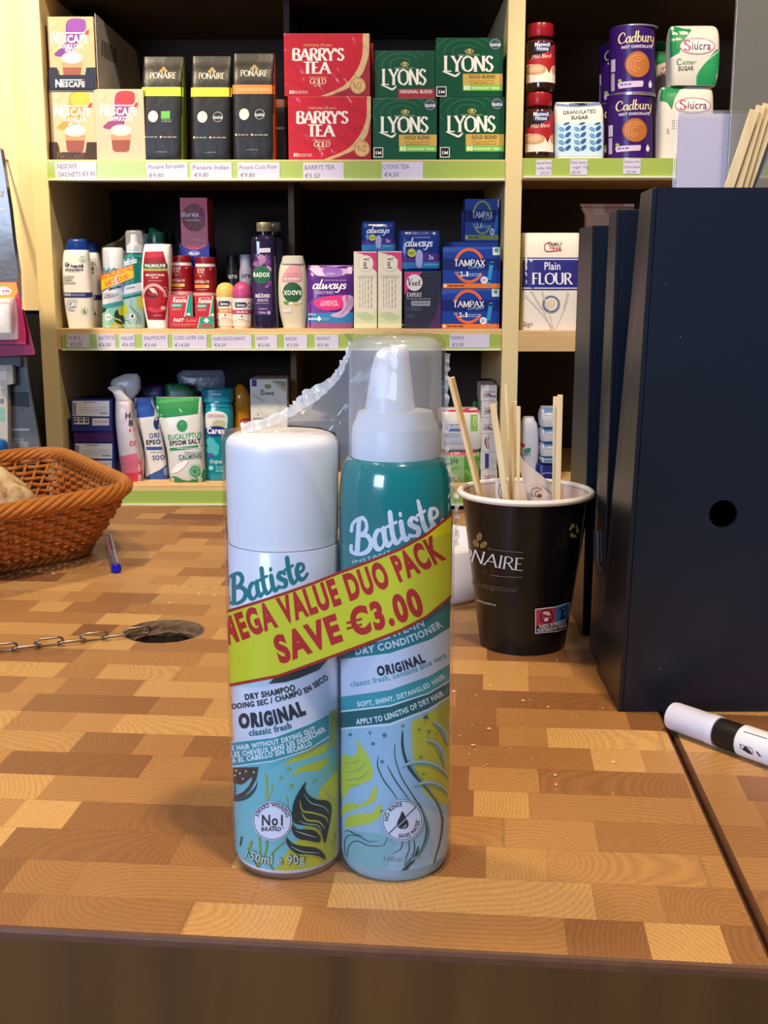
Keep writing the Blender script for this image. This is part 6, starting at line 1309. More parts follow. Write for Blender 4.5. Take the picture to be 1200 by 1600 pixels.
A.blur_lines(-40, 815, 30, 1, 5, 12, '#c8c6c2', 8)
slab_pack('hanging_box', 'pale grey box hanging low beside the cream post', 'hanging pack', FQ, [(-440, 690), (76, 682), (80, 800), (45, 806), (50, 1230), (-440, 1230)], YL + .02, .02, M('#b3b0aa', .5), A)
A = Art(FQ); A.poly([(48, 850), (180, 850), (186, 945), (50, 935)], '#2b2d34'); A.rect(76, 1078, 184, 1092, '#9aa0a6'); A.blur_lines(60, 1140, 150, 2, 14, 8, '#8a9096', 8); A.rect(60, 1160, 178, 1230, '#7d828a')
slab_pack('hanging_pack', 'dark grey hanging pack with black band behind the pale grey box', 'hanging pack', FQ, [(-200, 640), (158, 636), (185, 840), (248, 1200), (240, 1300), (-200, 1300)], YL + .045, .01, M('#5c6068', .35, bump=.3, bscale=15), A)
L = Loft(FQ, [(1145, -60, 14, .02, 2.4), (1170, -70, 40, .04, 2.4), (1225, -70, 46, .045, 2.4), (1300, -60, 40, .03, 2.4)], YL - .03, None, 2)
loftthing('blue_ball', 'small blue ball shaped pack hanging behind the basket', 'hanging pack', L, M('#14549c', .3), None, pname='ball')
peg('upper wire peg holding the grey clear sleeve', -85, 225, YL); peg('middle wire peg holding the pink cards', -85, 442, YL); peg('lower wire peg holding the grey boxes', -85, 560, YL)

# ================================================================ the counter: the pair of spray cans in front
R = 0.0231; CA = Vector((-0.0418, 0.4812, 0)); CB = Vector((0.0046, 0.4790, 0))
def zf(v, c): return P(600, v, c.y - R).z               # height where the front of a can meets this photograph row
LAV = M('#d3d8ea', .28, coat=.3); WCAP = M('#e9eaf2', .32); TEAL = M('#06777a', .2, coat=1.0); SILVER = M('#a8a4a6', .3, metal=.9)
duo = thing('hair_spray_duo_pack', 'large shrink wrapped spray can pair under a yellow price sleeve, standing on the counter', 'hair spray pack', ((CA.x + CB.x) / 2, .48, 0))
def cyl_map(c, r, zmin=None):
    o2 = Vector((0, 0, HC))
    def f(u, v, off):
        d = ray(u, v); rr = r + off; a = d.x ** 2 + d.y ** 2; b = -2 * (d.x * c.x + d.y * c.y); q = c.x ** 2 + c.y ** 2 - rr * rr
        D = b * b - 4 * a * q; t = (-b - math.sqrt(max(D, 0))) / (2 * a); p = o2 + d * t
        if D <= 0:
            e = Vector((p.x - c.x, p.y - c.y)).normalized() * rr; p.x, p.y = c.x + e.x, c.y + e.y
        if zmin is not None: p.z = max(p.z, zmin)
        return p
    return f
# ---- dry shampoo can (white, shorter)
can1 = None
z_seam, z_top = zf(864, CA), P(447, 676, CA.y).z
bm = bmesh.new(); add_lathe(bm, [(0, .0012), (R * .86, .0012), (R * .9, .0004), (R * .945, .0004), (R * .97, .0022), (R * .975, .0032)], CA, 96, 1)
add_lathe(bm, [(R * .975, .0032), (R, .0048), (R, z_seam - .0006), (R * .985, z_seam)], CA, 96, 0)
can1 = link('dry_shampoo_can', bm, [LAV, SILVER], duo, True)
zt0 = z_seam
bm = bmesh.new(); cap_prof = [(R * .97, zt0), (R * .985, zt0 + .0004), (R * .985, zt0 + .004), (R * .995, zt0 + .0055), (R * .997, z_top - .006)]
cap_prof += [(R * .997 - .005 + .005 * math.cos(a * PI / 16), z_top - .005 + .005 * math.sin(a * PI / 16)) for a in range(1, 9)] + [(0, z_top + .0004)]
add_lathe(bm, cap_prof, CA, 96); link('cap', bm, WCAP, can1, True)

A = Art(FK); DK = '#1b2436'; TEA = '#0d7a80'
A.text('Batiste', 52, 512, 132, TEA, font='script', thick=.21, thin=.1, shear=.16, path=[(50, 520), (180, 490), (300, 445), (420, 395), (500, 360)], w=430)
A.poly([(250, 912), (292, 868), (400, 838), (520, 800), (545, 790), (500, 842), (400, 884), (330, 904)], '#1f2e2c', 0)
A.poly([(40, 925), (260, 888), (240, 925), (150, 930)], '#b9d4de', 0)
A.text('DRY SHAMPOO', 136, 990, 27, DK, bold=2.0, path=[(136, 991), (265, 970), (390, 940)], w=254)
A.text('SHAMPOOING SEC / CHAMPÚ EN SECO', -30, 1040, 25, DK, bold=1.8, path=[(-40, 1048), (62, 1037), (250, 1010), (430, 958), (520, 905), (560, 878)], w=620)
A.fr = FL
A.text('ORIGINAL', 106, 178, 62, DK, bold=3.0, path=[(106, 180), (280, 160), (440, 108)], w=340)
A.text('classic fresh', 155, 222, 31, '#2b6f7c', bold=1.5, path=[(155, 222), (270, 206), (367, 182)], w=214)
# illustration below the teal band
A.poly([(40, 372), (80, 374), (280, 347), (450, 292), (552, 224), (600, 190), (600, 960), (40, 960)], '#6db5c2', 0)
A.poly([(552, 105), (600, 80), (600, 300), (552, 260)], '#a9b23c', 0); A.poly([(590, 100), (600, 80), (600, 520), (585, 420)], '#5d9aa4', 0)
A.poly([(330, 362), (372, 328), (460, 290), (562, 250), (540, 295), (500, 312), (420, 338)], '#b3ba30', 4); A.poly([(366, 420), (400, 378), (470, 355), (545, 332), (520, 380), (470, 396), (410, 400)], '#b3ba30', 4)
A.poly([(600, 395), (540, 440), (495, 520), (455, 620), (400, 730), (330, 810), (270, 910), (260, 960), (600, 960)], '#b2b62c', 0)
A.poly([(500, 500), (540, 445), (600, 400), (600, 640), (575, 700), (560, 560)], '#bcc044', 3)
for i in range(5): A.stroke([(520 + i * 16, 480 + i * 14), (560 + i * 10, 560), (575 + i * 6, 660), (570, 760)], 2.2, '#8f9a34')
A.poly([(60, 378), (202, 374), (192, 432), (160, 490), (120, 525), (60, 545)], '#45362f', 0); A.poly([(66, 452), (120, 462), (168, 424), (158, 460), (120, 500), (66, 512)], '#6db5c2', 3)
for x, y in ((92, 392), (110, 405), (85, 415), (140, 395), (125, 432), (178, 400)): A.oval(x, y, 5, 5, '#a9c9c4')
A.poly([(60, 528), (140, 512), (185, 470), (196, 440), (188, 485), (150, 530), (90, 545)], '#2c4a4c', 3)
for p, c, q in (([(235, 410), (242, 450), (238, 520)], '#9fae3a', 8), ([(268, 460), (262, 500), (240, 540)], '#9fae3a', 7), ([(340, 520), (345, 560), (330, 600)], '#9fae3a', 5), ([(118, 720), (112, 760)], '#23443f', 8), ([(165, 745), (158, 775)], '#8a9a34', 14), ([(205, 720), (208, 800), (190, 880)], '#8a9a34', 9), ([(244, 740), (236, 800), (205, 850), (212, 900)], '#6f8a3c', 9),
                ([(150, 790), (180, 840), (215, 890)], '#2c5a5c', 5), ([(330, 745), (270, 800), (258, 850), (285, 900)], '#6f8a3c', 8), ([(90, 830), (120, 862), (150, 890)], '#3c6a6c', 4), ([(80, 690), (140, 712), (200, 700)], '#9cc6c0', 3)): A.stroke(p, q, c)
for x, y, r in ((350, 385, 9), (310, 430, 8), (362, 468, 9), (478, 440, 7), (560, 745, 6), (580, 772, 5)): A.oval(x, y, r, r, '#8aa63c')
FLM = '#17262a'
A.poly([(436, 446), (405, 488), (374, 552), (368, 620), (380, 652), (420, 662), (470, 668), (508, 690), (530, 750), (546, 690), (560, 620), (562, 566), (540, 540), (490, 536), (448, 512), (430, 478)], FLM, 5)
A.poly([(366, 658), (372, 700), (400, 728), (450, 738), (500, 746), (508, 722), (480, 690), (430, 682), (392, 680)], FLM, 5); A.poly([(338, 722), (346, 762), (386, 800), (450, 806), (500, 815), (532, 832), (522, 798), (480, 772), (420, 765), (370, 752)], FLM, 5)
for p in ([(405, 540), (420, 590), (470, 600), (530, 620), (545, 650)], [(415, 600), (440, 635), (500, 645), (530, 680)]): A.stroke(p, 7, '#a5ab34', taper=lambda t: .3 + math.sin(PI * t))
for p in ([(425, 505), (460, 550), (520, 570), (550, 600)], [(385, 690), (430, 705), (490, 722)], [(360, 765), (420, 792), (500, 798)], [(400, 640), (440, 655), (490, 662), (515, 690)]): A.stroke(p, 3.5, '#9cc0b8', taper=lambda t: .3 + math.sin(PI * t))
A.oval(270, 640, 99, 99, '#6f8aa0'); A.oval(270, 640, 97, 97, '#d3d9ec'); A.arc(270, 640, 91, 91, 3.5, DK, 0, 360, 60)
A.text('No1', 270, 662, 50, DK, w=104, bold=1.2, align='c'); A.rect(262, 666, 290, 671, DK); A.text('BRAND*', 272, 690, 19, DK, w=112, bold=1.4, align='c')
A.text('AWARD WINNING', 0, 0, 19, DK, bold=1, path=[(270 + 70 * math.cos(math.radians(a)), 640 + 70 * math.sin(math.radians(a))) for a in range(195, 351, 12)], w=185)
A.text('150ml e 90g', 130, 820, 46, '#20343c', bold=1.7, path=[(128, 822), (200, 846), (280, 856), (360, 856), (436, 850)], w=312); A.text('150ml e 90g', 132, 822, 44, '#a8c0ba', bold=.9, path=[(130, 821), (200, 845), (280, 855), (360, 855), (434, 849)], w=306)
# teal band on top of the illustration, with its lines of text
A.poly([(40, 250), (80, 247), (280, 224), (450, 160), (553, 106), (553, 224), (450, 292), (280, 347), (80, 374), (40, 375)], '#d3d9ec', 0)
A.poly([(40, 256), (80, 253), (280, 230), (450, 166), (551, 112), (551, 218), (450, 286), (280, 341), (80, 368), (40, 369)], '#2c8e98', 0)
for s, pth, w_ in (('REFRESHES HAIR WITHOUT DRYING OUT', [(-60, 302), (62, 293), (180, 280), (330, 252), (430, 218), (488, 194)], 560), ('RAFRAICHIT LES CHEVEUX SANS LES DESSÉCHER', [(-110, 336), (62, 325), (200, 308), (330, 282), (440, 246), (536, 194)], 670), ('REFRESCA EL CABELLO SIN SECARLO', [(-50, 362), (68, 353), (200, 336), (330, 310), (400, 292), (465, 268)], 530)):
    A.text(s, 0, 0, 23, '#dfe6f0', bold=1.7, path=pth, w=w_)
A.build('printed_artwork', cyl_map(CA, R, .0049), can1, 44, 1, clip=(353, 527, None, 1380), off=6e-5, step=1.2e-5)

# ---- conditioner can (teal, taller) with nozzle and clear overcap
zs, zn = zf(798, CB), P(617, 722, CB.y - R * .77).z
bm = bmesh.new(); RN = R * .765
prof = [(0, .0014), (R * .8, .0014), (R * .86, .0003), (R * .93, .0005), (R * .985, .003), (R, .006), (R, zs)]
for k in range(1, 9):
    a = k / 8 * PI / 2; prof.append((RN + (R - RN) * math.cos(a) ** .8, zs + (zn - zs) * math.sin(a)))
add_lathe(bm, prof, CB, 96, matf=lambda k: 1 if k < 5 else 0); can2 = link('conditioner_can', bm, [TEAL, M('#8fb0c8', .3)], duo, True)
z1 = P(617, 690, CB.y - RN).z; z2 = P(617, 676, CB.y - RN).z; z3 = P(617, 672, CB.y - RN).z
bm = bmesh.new(); RC = R * .775
add_lathe(bm, [(RC, zn - .0005), (RC, z1), (RC * .985, z1 + .0006), (RC * .985, z2), (RC * .97, z2 + .0006), (RC * .93, z3 + .001), (RC * .84, z3 + .0055), (RC * .5, z3 + .0065), (0, z3 + .0065)], CB, 72); link('collar', bm, WCAP, can2, True)
class NZ(Loft): pass
L = Loft(FM, [(130, 862, 918, .010, 2), (138, 818, 934, .015, 2.2), (165, 785, 943, .018, 2.3), (220, 765, 948, .02, 2.3), (320, 748, 960, .022, 2.3), (420, 732, 970, .024, 2.2), (500, 722, 982, .026, 2.1)], CB.y - .013, z3 + .003, 4)
for r in L.rows: r[1] += 0
solid('nozzle', L, WCAP, can2)
zt2 = P(617, 527, CB.y).z; RO = R * .82
FROST = film('frosted_clear_plastic', '#e3e4ea', gloss=.03, haze=.30, rough=.18, bump=.15, bscale=30)
bm = bmesh.new(); add_lathe(bm, [(RO, zn + .0005), (RO * .985, zt2 - .008)] + [(RO * .985 - .006 + .006 * math.cos(a * PI / 16), zt2 - .006 + .006 * math.sin(a * PI / 16)) for a in range(1, 9)] + [(0, zt2)], CB, 72)
link('overcap', bm, FROST, can2, True)

A = Art(FK); PW = '#c9d3e6'
A.poly([(590, 640), (1160, 440), (1160, 622), (1050, 690), (850, 758), (590, 790)], '#06777a', 0)
A.text('Batiste', 655, 268, 160, '#d6dcea', font='script', thick=.2, thin=.09, shear=.14, path=[(652, 272), (760, 258), (860, 226), (960, 190), (1060, 150), (1150, 100)], w=505)
A.text('INSTANT', 668, 316, 15, '#cfe0e4', path=[(667, 318), (760, 296), (900, 250)], w=200)
A.poly([(590, 792), (850, 760), (1050, 692), (1160, 624), (1160, 806), (1040, 876), (850, 942), (590, 978)], '#c2cde2', 0)
A.text('LEAVE-IN', 790, 722, 34, PW, bold=1.5, path=[(786, 704), (900, 668), (1030, 622)], w=250); A.text('DRY CONDITIONER', 680, 766, 33, PW, bold=1.5, path=[(682, 768), (800, 748), (930, 714), (1040, 668), (1118, 622)], w=458)
A.text('ORIGINAL', 790, 870, 42, DK, bold=2.7, path=[(790, 871), (910, 846), (1030, 800)], w=248)
A.text('classic fresh, contains aloe vera', 658, 925, 27, '#4a96a6', bold=1.1, path=[(658, 927), (780, 906), (900, 878), (1030, 830), (1135, 776)], w=500)
A.poly([(590, 978), (850, 944), (1040, 878), (1160, 808), (1160, 885), (1040, 955), (850, 1016), (590, 1046)], '#2f93a0', 0)
A.text('SOFT, SHINY, DETANGLED HAIR', 690, 1022, 23, '#d6e4ec', bold=1.3, path=[(690, 1024), (790, 1010), (900, 984), (1020, 940), (1125, 882)], w=462)
A.poly([(590, 1046), (850, 1016), (1040, 955), (1160, 885), (1160, 892), (1040, 962), (850, 1024), (590, 1054)], '#d3dcea', 0)
A.poly([(590, 1054), (850, 1024), (1040, 962), (1160, 892), (1160, 965), (1040, 1040), (850, 1112), (590, 1136)], '#075a60', 0)
A.text('APPLY TO LENGTHS OF DRY HAIR', 684, 1108, 26, '#d6e4ec', bold=1.3, path=[(684, 1112), (790, 1098), (900, 1066), (1020, 1016), (1115, 970)], w=462)
A.fr = FL
A.poly([(590, 188), (850, 165), (1040, 92), (1160, 18), (1160, 960), (590, 960)], '#92b7d2', 0); A.poly([(590, 183), (850, 158), (1040, 86), (1160, 12), (1160, 20), (1040, 96), (850, 170), (590, 192)], '#c9d6e6', 0)
A.poly([(958, 150), (1010, 125), (1160, 40), (1160, 560), (1085, 552), (1040, 520), (1000, 470), (975, 400), (962, 290)], '#bdb934', 0); A.poly([(1080, 90), (1160, 40), (1160, 240), (1120, 200)], '#a8a838', 3)
A.poly([(590, 700), (640, 690), (760, 700), (860, 730), (880, 780), (830, 880), (780, 960), (590, 960)], '#78aebb', 3)
A.poly([(980, 560), (1080, 600), (1160, 640), (1160, 960), (1000, 960), (1060, 800), (1040, 680)], '#a9bfd2', 3)
YG_ = '#b0c044'
A.poly([(690, 232), (708, 270), (742, 318), (766, 392), (756, 436), (715, 456), (660, 480), (625, 520), (610, 520), (610, 330), (640, 318), (676, 318), (690, 280)], YG_, 4); A.poly([(612, 575), (650, 550), (700, 560), (745, 530), (778, 462), (788, 500), (770, 545), (720, 570), (650, 592), (612, 610)], YG_, 4); A.poly([(806, 552), (804, 610), (760, 648), (690, 664), (630, 672), (640, 620), (700, 605), (760, 600)], YG_, 4)
for p in ([(628, 360), (680, 350), (705, 330)], [(630, 400), (690, 390), (735, 350)], [(625, 440), (700, 430), (750, 390)], [(640, 470), (700, 460)]): A.stroke(p, 4, '#7fa050', taper=lambda t: .4 + math.sin(PI * t))
HR_ = '#22403f'
for p, q in (([(912, 200), (910, 270), (935, 350), (985, 430), (1040, 490), (1090, 560), (1110, 640), (1098, 740), (1075, 820), (1058, 895)], 10), ([(912, 200), (915, 290), (945, 380), (1000, 450)], 12), ([(874, 262), (876, 330), (905, 420), (960, 510), (1010, 590), (1030, 680), (1010, 770), (960, 840), (935, 890), (938, 940)], 5), ([(792, 322), (790, 372), (820, 440), (865, 500), (885, 535)], 5), ([(838, 370), (870, 430), (915, 495), (945, 535)], 5),
             ([(990, 770), (970, 830), (920, 880), (860, 930)], 13), ([(912, 735), (905, 775), (870, 800)], 4), ([(942, 735), (945, 780), (925, 840), (935, 900)], 4), ([(970, 735), (968, 800), (925, 860)], 5), ([(835, 728), (815, 762), (745, 762), (690, 740), (650, 760), (640, 830), (670, 895)], 4), ([(790, 738), (745, 742), (690, 715), (640, 715), (625, 760), (632, 820)], 4), ([(720, 715), (680, 706), (645, 688), (625, 692)], 4)):
    A.stroke(p, q, HR_, taper=(lambda t: .35 + .75 * math.sin(PI * min(1, t * .9 + .08))))
A.stroke([(935, 330), (1000, 430), (1080, 540), (1120, 640)], 5, '#5f9298', taper=lambda t: .3 + math.sin(PI * t))
A.stroke([(1000, 560), (1030, 640), (1040, 700), (1005, 790), (940, 850)], 9, '#4a8288', taper=lambda t: .3 + math.sin(PI * t))
for p in ([(905, 372), (970, 352), (1050, 358), (1105, 385), (1140, 430)], [(960, 464), (1040, 452), (1100, 470), (1140, 505)], [(1032, 238), (1080, 262), (1110, 320), (1120, 370)], [(1060, 148), (1110, 190), (1135, 260)]):
    A.stroke(p, 24, '#9fc0c8', taper=lambda t: .1 + math.sin(PI * t) * .9); A.stroke([(x, y + 6) for x, y in p], 9, '#5f8f8c', taper=lambda t: .1 + math.sin(PI * t) * .9)
for x, y, r in ((652, 215, 7), (822, 217, 10), (765, 260, 8), (810, 348, 8), (912, 172, 7), (994, 190, 6), (1043, 200, 8), (1078, 212, 5), (1002, 326, 7), (1015, 410, 6), (806, 592, 5)): A.oval(x, y, r, r * 1.1, '#2c7a86' if x < 900 else '#5a8a5c')
A.poly([(1012, 135), (1030, 112), (1042, 138)], '#2c5a58'); A.poly([(745, 200), (752, 198), (752, 222)], '#2c5a58')
A.oval(912, 638, 104, 104, '#7f9ab4'); A.oval(912, 638, 101, 101, '#d0d9ea'); A.arc(912, 638, 95, 95, 3.5, DK, 0, 360, 60)
A.poly([(912, 592), (930, 626), (942, 650), (938, 672), (914, 680), (890, 672), (886, 648), (898, 622)], DK, 4); A.arc(914, 655, 17, 17, 4, '#d0d9ea', 10, 95); A.stroke([(846, 702), (980, 570)], 5, DK, 0); A.stroke([(851, 706), (985, 574)], 3, '#d0d9ea', 0)
A.text('NO RINSE', 0, 0, 20, DK, bold=1, path=[(912 + 70 * math.cos(math.radians(a)), 638 + 70 * math.sin(math.radians(a))) for a in range(178, 274, 8)], w=112)
A.text('SAVES WATER*', 0, 0, 19, DK, bold=1, path=[(912 + 86 * math.cos(math.radians(a)), 638 + 86 * math.sin(math.radians(a))) for a in range(104, -30, -8)], w=165)
A.text('100ml 3.38fl', 815, 838, 20, '#8aa2ae', bold=1, path=[(815, 838), (910, 842), (1008, 832)], w=192)
A.build('printed_artwork', cyl_map(CB, R, .0061), can2, 44, 1, clip=(531, 704, 700, 1385), off=6e-5, step=1.2e-5)

# ---- yellow price sleeve round both cans
RB = R + .0009
def hull_map(u, v, off):
    o2 = Vector((0, 0, HC)); d = ray(u, v); rr = RB + off
    n = Vector((CB.y - CA.y, -(CB.x - CA.x), 0)).normalized()             # towards the room
    q = CA + n * rr; t = (q - o2).dot(n) / d.dot(n); p = o2 + d * t
    s = (p - CA).dot((CB - CA).normalized())
    if s < 0: return cyl_map(CA, RB)(u, v, off)
    if s > (CB - CA).length: return cyl_map(CB, RB)(u, v, off)
    return p
top = [(30, 552), (45, 547), (200, 500), (350, 451), (470, 408), (600, 356), (750, 300), (900, 240), (1030, 168), (1150, 72), (1165, 60)]
bot = [(30, 930), (60, 925), (300, 880), (450, 826), (600, 770), (750, 714), (900, 656), (1030, 588), (1150, 488), (1165, 476)]
A = Art(FK); A.poly(top + bot[::-1], '#a8170f', 0)
A.poly([(x, y + 15) for x, y in top] + [(x, y - 15) for x, y in bot[::-1]], '#d0d01a', 0)
A.text('MEGA VALUE DUO PACK', 0, 0, 119, '#b8120a', bold=2.2, path=[(50, 713), (72, 706), (275, 630), (450, 568), (635, 502), (790, 447), (900, 402), (1000, 354), (1080, 312), (1160, 266)], w=1165, shear=.06)
A.text('SAVE C3.00', 0, 0, 124, '#b8120a', bold=2.2, path=[(308, 808), (470, 747), (630, 687), (830, 626), (940, 590), (1040, 552)], w=762, shear=.06)
A.stroke([(636, 612), (712, 590)], 12, '#b8120a', 0, cap=False); A.stroke([(636, 640), (712, 618)], 12, '#b8120a', 0, cap=False)
band = A.build('price_sleeve', hull_map, duo, 70, 1, clip=(352, 705.5, None, None), off=0, step=1.5e-5, label='yellow price sleeve with red lettering')
bm = bmesh.new(); n = 40; prev = None
za0, za1 = hull_map(354.5, 953, 0).z, hull_map(356, 1071, 0).z; zb0, zb1 = hull_map(703, 805, 0).z, hull_map(703, 932, 0).z
for k in range(n + 1):
    if k <= n / 2: an = PI - .12 - (PI / 2 - .12) * k / (n / 2); c = CA
    else: an = PI / 2 - (PI / 2 - .12) * (k - n / 2) / (n / 2); c = CB
    f = k / n; x, y = c.x + RB * math.cos(an), c.y + RB * math.sin(an)
    cur = (bm.verts.new((x, y, za1 + (zb1 - za1) * f)), bm.verts.new((x, y, za0 + (zb0 - za0) * f)))
    if prev: bm.faces.new((prev[0], cur[0], cur[1], prev[1]))
    prev = cur
link('sleeve_back', bm, M('#d0d01a', .45), band)

# ---- clear shrink film with its crimped seam
FILM = film('shrink_film', '#ffffff', gloss=.008, haze=.02, rough=.06, bump=.35, bscale=26)
RW = R + .0016
ridge = [(378, 665), (404, 660), (440, 647), (470, 630), (505, 606), (530, 580), (545, 548), (549, 534)]
rp = [P(u, v, CA.y) for u, v in ridge]
def ring(bm, ca, ra, cb, rb, z, wob=0.0):
    out = []; rnd = random.Random(int(z * 1e5))
    for k in range(28):
        an = PI / 2 + PI * k / 27; rr = ra * (1 + rnd.uniform(-wob, wob)); out.append(bm.verts.new((ca[0] + rr * math.cos(an), ca[1] + rr * math.sin(an), z)))
    for k in range(28):
        an = -PI / 2 + PI * k / 27; rr = rb * (1 + rnd.uniform(-wob, wob)); out.append(bm.verts.new((cb[0] + rr * math.cos(an), cb[1] + rr * math.sin(an), z)))
    return out
bm = bmesh.new(); rows = [ring(bm, CA, R * .96, CB, R * .96, .0008)]
for z in (.004, .05, .1, z_seam, z_top - .004, z_top + .0004): rows.append(ring(bm, CA, RW, CB, RW, z) if z < zs else ring(bm, CA, RW, CB, RW - (RW - RO - .0012) * min(1, (z - zs) / (zn - zs)) , z))
for p, rr in zip(rp[1:], (.016, .011, .006, .0035, .0022, .0016, .0014)):
    z = max(p.z, z_top + .0008)
    rbz = RW - (RW - RO - .0012) * min(1, (z - zs) / (zn - zs)); cxx = min(p.x + rr, CB.x - .002)
    rows.append(ring(bm, (cxx, CA.y + (CB.y - CA.y) * .5), rr, CB, rbz, z))
rows.append(ring(bm, (CB.x - .004, CB.y), RO * .9, CB, RO * .93, zt2 + .0012))
rows.sort(key=lambda r: r[0].co.z)
for p, q in zip(rows, rows[1:]):
    for k in range(56): bm.faces.new((p[k], p[(k + 1) % 56], q[(k + 1) % 56], q[k]))
bm.faces.new(rows[-1])
sw = link('shrink_film', bm, FILM, duo, 'all')
SEAM = film('crimped_film', '#ffffff', gloss=.10, haze=.55, rough=.2, bump=.9, bscale=160)
bm = bmesh.new(); rnd = random.Random(11); prev = None
rpath = smooth_path([tuple(p) for p in rp], 9)
for i, p in enumerate(rpath):
    t = i / len(rpath); wv = .0014 * (1 + 1.6 * math.exp(-((t - .48) / .09) ** 2)) + rnd.uniform(-.0006, .0006)
    a = bm.verts.new((p[0] + rnd.uniform(-.0005, .0005), p[1] - .0012 + rnd.uniform(-.0012, .0012), p[2] - .003)); b = bm.verts.new((p[0] - wv * .5 + rnd.uniform(-.0006, .0006), p[1] + rnd.uniform(-.0018, .0018), p[2] + wv * .75))
    if prev: bm.faces.new((prev[0], a, b, prev[1]))
    prev = (a, b)
link('crimped_seam', bm, SEAM, sw, 'all')
WEB = film('stretched_film', '#f4f2f2', gloss=.03, haze=.20, rough=.12, bump=.8, bscale=50)
bm = bmesh.new(); wp = [(404, 661)] + ridge[2:] + [(549, 570), (549, 650), (548, 722), (534, 752), (529, 700), (524, 676), (500, 668), (450, 664)]
q = [P(u, v, CA.y - .004) for u, v in wp]; vv = [bm.verts.new(p) for p in q]
for t in tessellate_polygon([[Vector((p.x, p.z, 0)) for p in q]]): bm.faces.new([vv[i] for i in t])
link('film_web', bm, WEB, sw)
bm = bmesh.new(); prev = None
zz = zt2 - .006
while zz > zs - .02:
    rbz = RW - (RW - RO - .0012) * max(0, min(1, (zz - zs) / (zn - zs)))
    a = bm.verts.new((CB.x + rbz * .985, CB.y - .003 + rnd.uniform(-.0008, .0008), zz)); b = bm.verts.new((CB.x + rbz + .0006 + rnd.uniform(0, .0016), CB.y - .003 + rnd.uniform(-.0012, .0012), zz + rnd.uniform(-.0005, .0005)))
    if prev: bm.faces.new((prev[0], a, b, prev[1]))
    prev = (a, b); zz -= .0011
link('crimped_seam', bm, SEAM, sw, 'all')

# ================================================================ paper cup with stirrers
cf = G(818, 1025); depth = lambda y, z: y * CP + (HC - z) * SP
RBASE = 66 / FPX * depth(.787, .0); CC = Vector((0, cf.y + RBASE, 0)); CC.x = (819 - 600) / FPX * depth(CC.y, .06)
ZRIM = P(821, 768, CC.y).z; RRIM = 99.5 / FPX * depth(CC.y, ZRIM)
cr = lambda z: RBASE + (RRIM - RBASE) * max(0, min(1, z / ZRIM))
CUPB = M('#0d0c0e', .33, coat=.15); CUPI = M('#d9c3b6', .5)
cup = thing('paper_cup', 'black paper coffee cup with white rim, holding wooden stirrers and sachets', 'paper cup', CC)
bm = bmesh.new(); add_lathe(bm, [(RBASE * .93, .004), (RBASE * .95, 0), (RBASE, .0), (cr(.011), .011), (cr(.011) * 1.004, .0115), (RRIM, ZRIM - .002)], CC, 80); link('outer_wall', bm, CUPB, cup, True)
bm = bmesh.new(); add_lathe(bm, [(0, .005), (RBASE * .93, .005), (RRIM - .0012, ZRIM - .001)], CC, 80); link('inner_wall', bm, CUPI, cup, True)
bm = bmesh.new(); r0 = .0021; add_lathe(bm, [(RRIM + r0 * .55 + r0 * math.cos(a * PI / 6), ZRIM + r0 * math.sin(a * PI / 6)) for a in range(13)], CC, 80); link('rolled_rim', bm, M('#ece4dc', .4), cup, 'all')
def cup_map(u, v, off):
    z = .05; f = None
    for _ in range(6):
        f = cyl_map(CC, cr(z))(u, v, off); z = f.z
    return f
A = Art(FN); GR = '#8f8577'
A.text('PONAIRE', 0, 0, 84, '#d6d2d0', font='serif', thick=.11, thin=.05, serif=.05, path=[(38, 552), (120, 580), (205, 608), (330, 640), (450, 662), (566, 674)], w=540)
for x, y, ro in ((262, 438, .2), (238, 484, -.5), (291, 494, .9)):
    A.oval(x, y, 19, 29, '#85703f', rot=ro); A.stroke([(x - 6 * math.sin(ro) * 3, y - 20 * math.cos(ro)), (x + 3, y), (x + 6 * math.sin(ro) * 3, y + 20 * math.cos(ro))], 3, '#4a3c22')
A.stroke([(322, 522), (440, 538), (566, 549)], 2.5, GR); A.stroke([(322, 522), (322, 508)], 2.5, GR, 0); A.stroke([(345, 706), (450, 717), (562, 721)], 2.5, GR)
A.text('COFFEE', 225, 680, 16, '#3a342e', w=100, rot=-6)
A.text('truly exceptional', 0, 0, 44, '#57504a', shear=.35, path=[(120, 742), (240, 782), (380, 812), (525, 826)], w=420, bold=-.2)
A.text('www.ponaire.ie', 0, 0, 19, '#a9a29a', bold=.6, path=[(240, 884), (310, 906), (380, 922)], w=140)
for k in range(3):
    a = k * 2 * PI / 3 - .3; cx, cy = 920 + 22 * math.cos(a), 396 + 36 * math.sin(a)
    c, s_ = math.cos(a + PI / 2), math.sin(a + PI / 2)
    A.poly([(cx + c * dx - s_ * dy * .7, cy + s_ * dx * 1.3 + c * dy) for dx, dy in ((-22, -8), (6, -12), (8, -22), (26, 2), (6, 20), (4, 8), (-20, 10))], '#8b8256')
A.stroke([(1006, 182), (968, 460), (930, 720), (888, 985), (872, 1090)], 3.5, '#c9c4c0', 3)
A.poly([(650, 940), (795, 922), (893, 892), (882, 1072), (800, 1098), (650, 1112)], '#d9d6d8', 0); A.poly([(656, 946), (794, 928), (792, 1042), (656, 1058)], '#a83a48', 0); A.poly([(794, 928), (888, 900), (882, 1014), (793, 1042)], '#2a6fae', 0); A.poly([(656, 1058), (792, 1042), (882, 1014), (879, 1068), (796, 1092), (656, 1106)], '#121014', 0)
A.arc(730, 992, 42, 46, 6, '#15101a'); A.stroke([(702, 960), (760, 1024)], 6, '#15101a', 0); A.poly([(700, 962), (745, 958), (755, 985), (720, 980)], '#d8b8bc', 2); A.poly([(718, 1005), (740, 1000), (736, 1022), (714, 1026)], '#ecdcdc', 2)
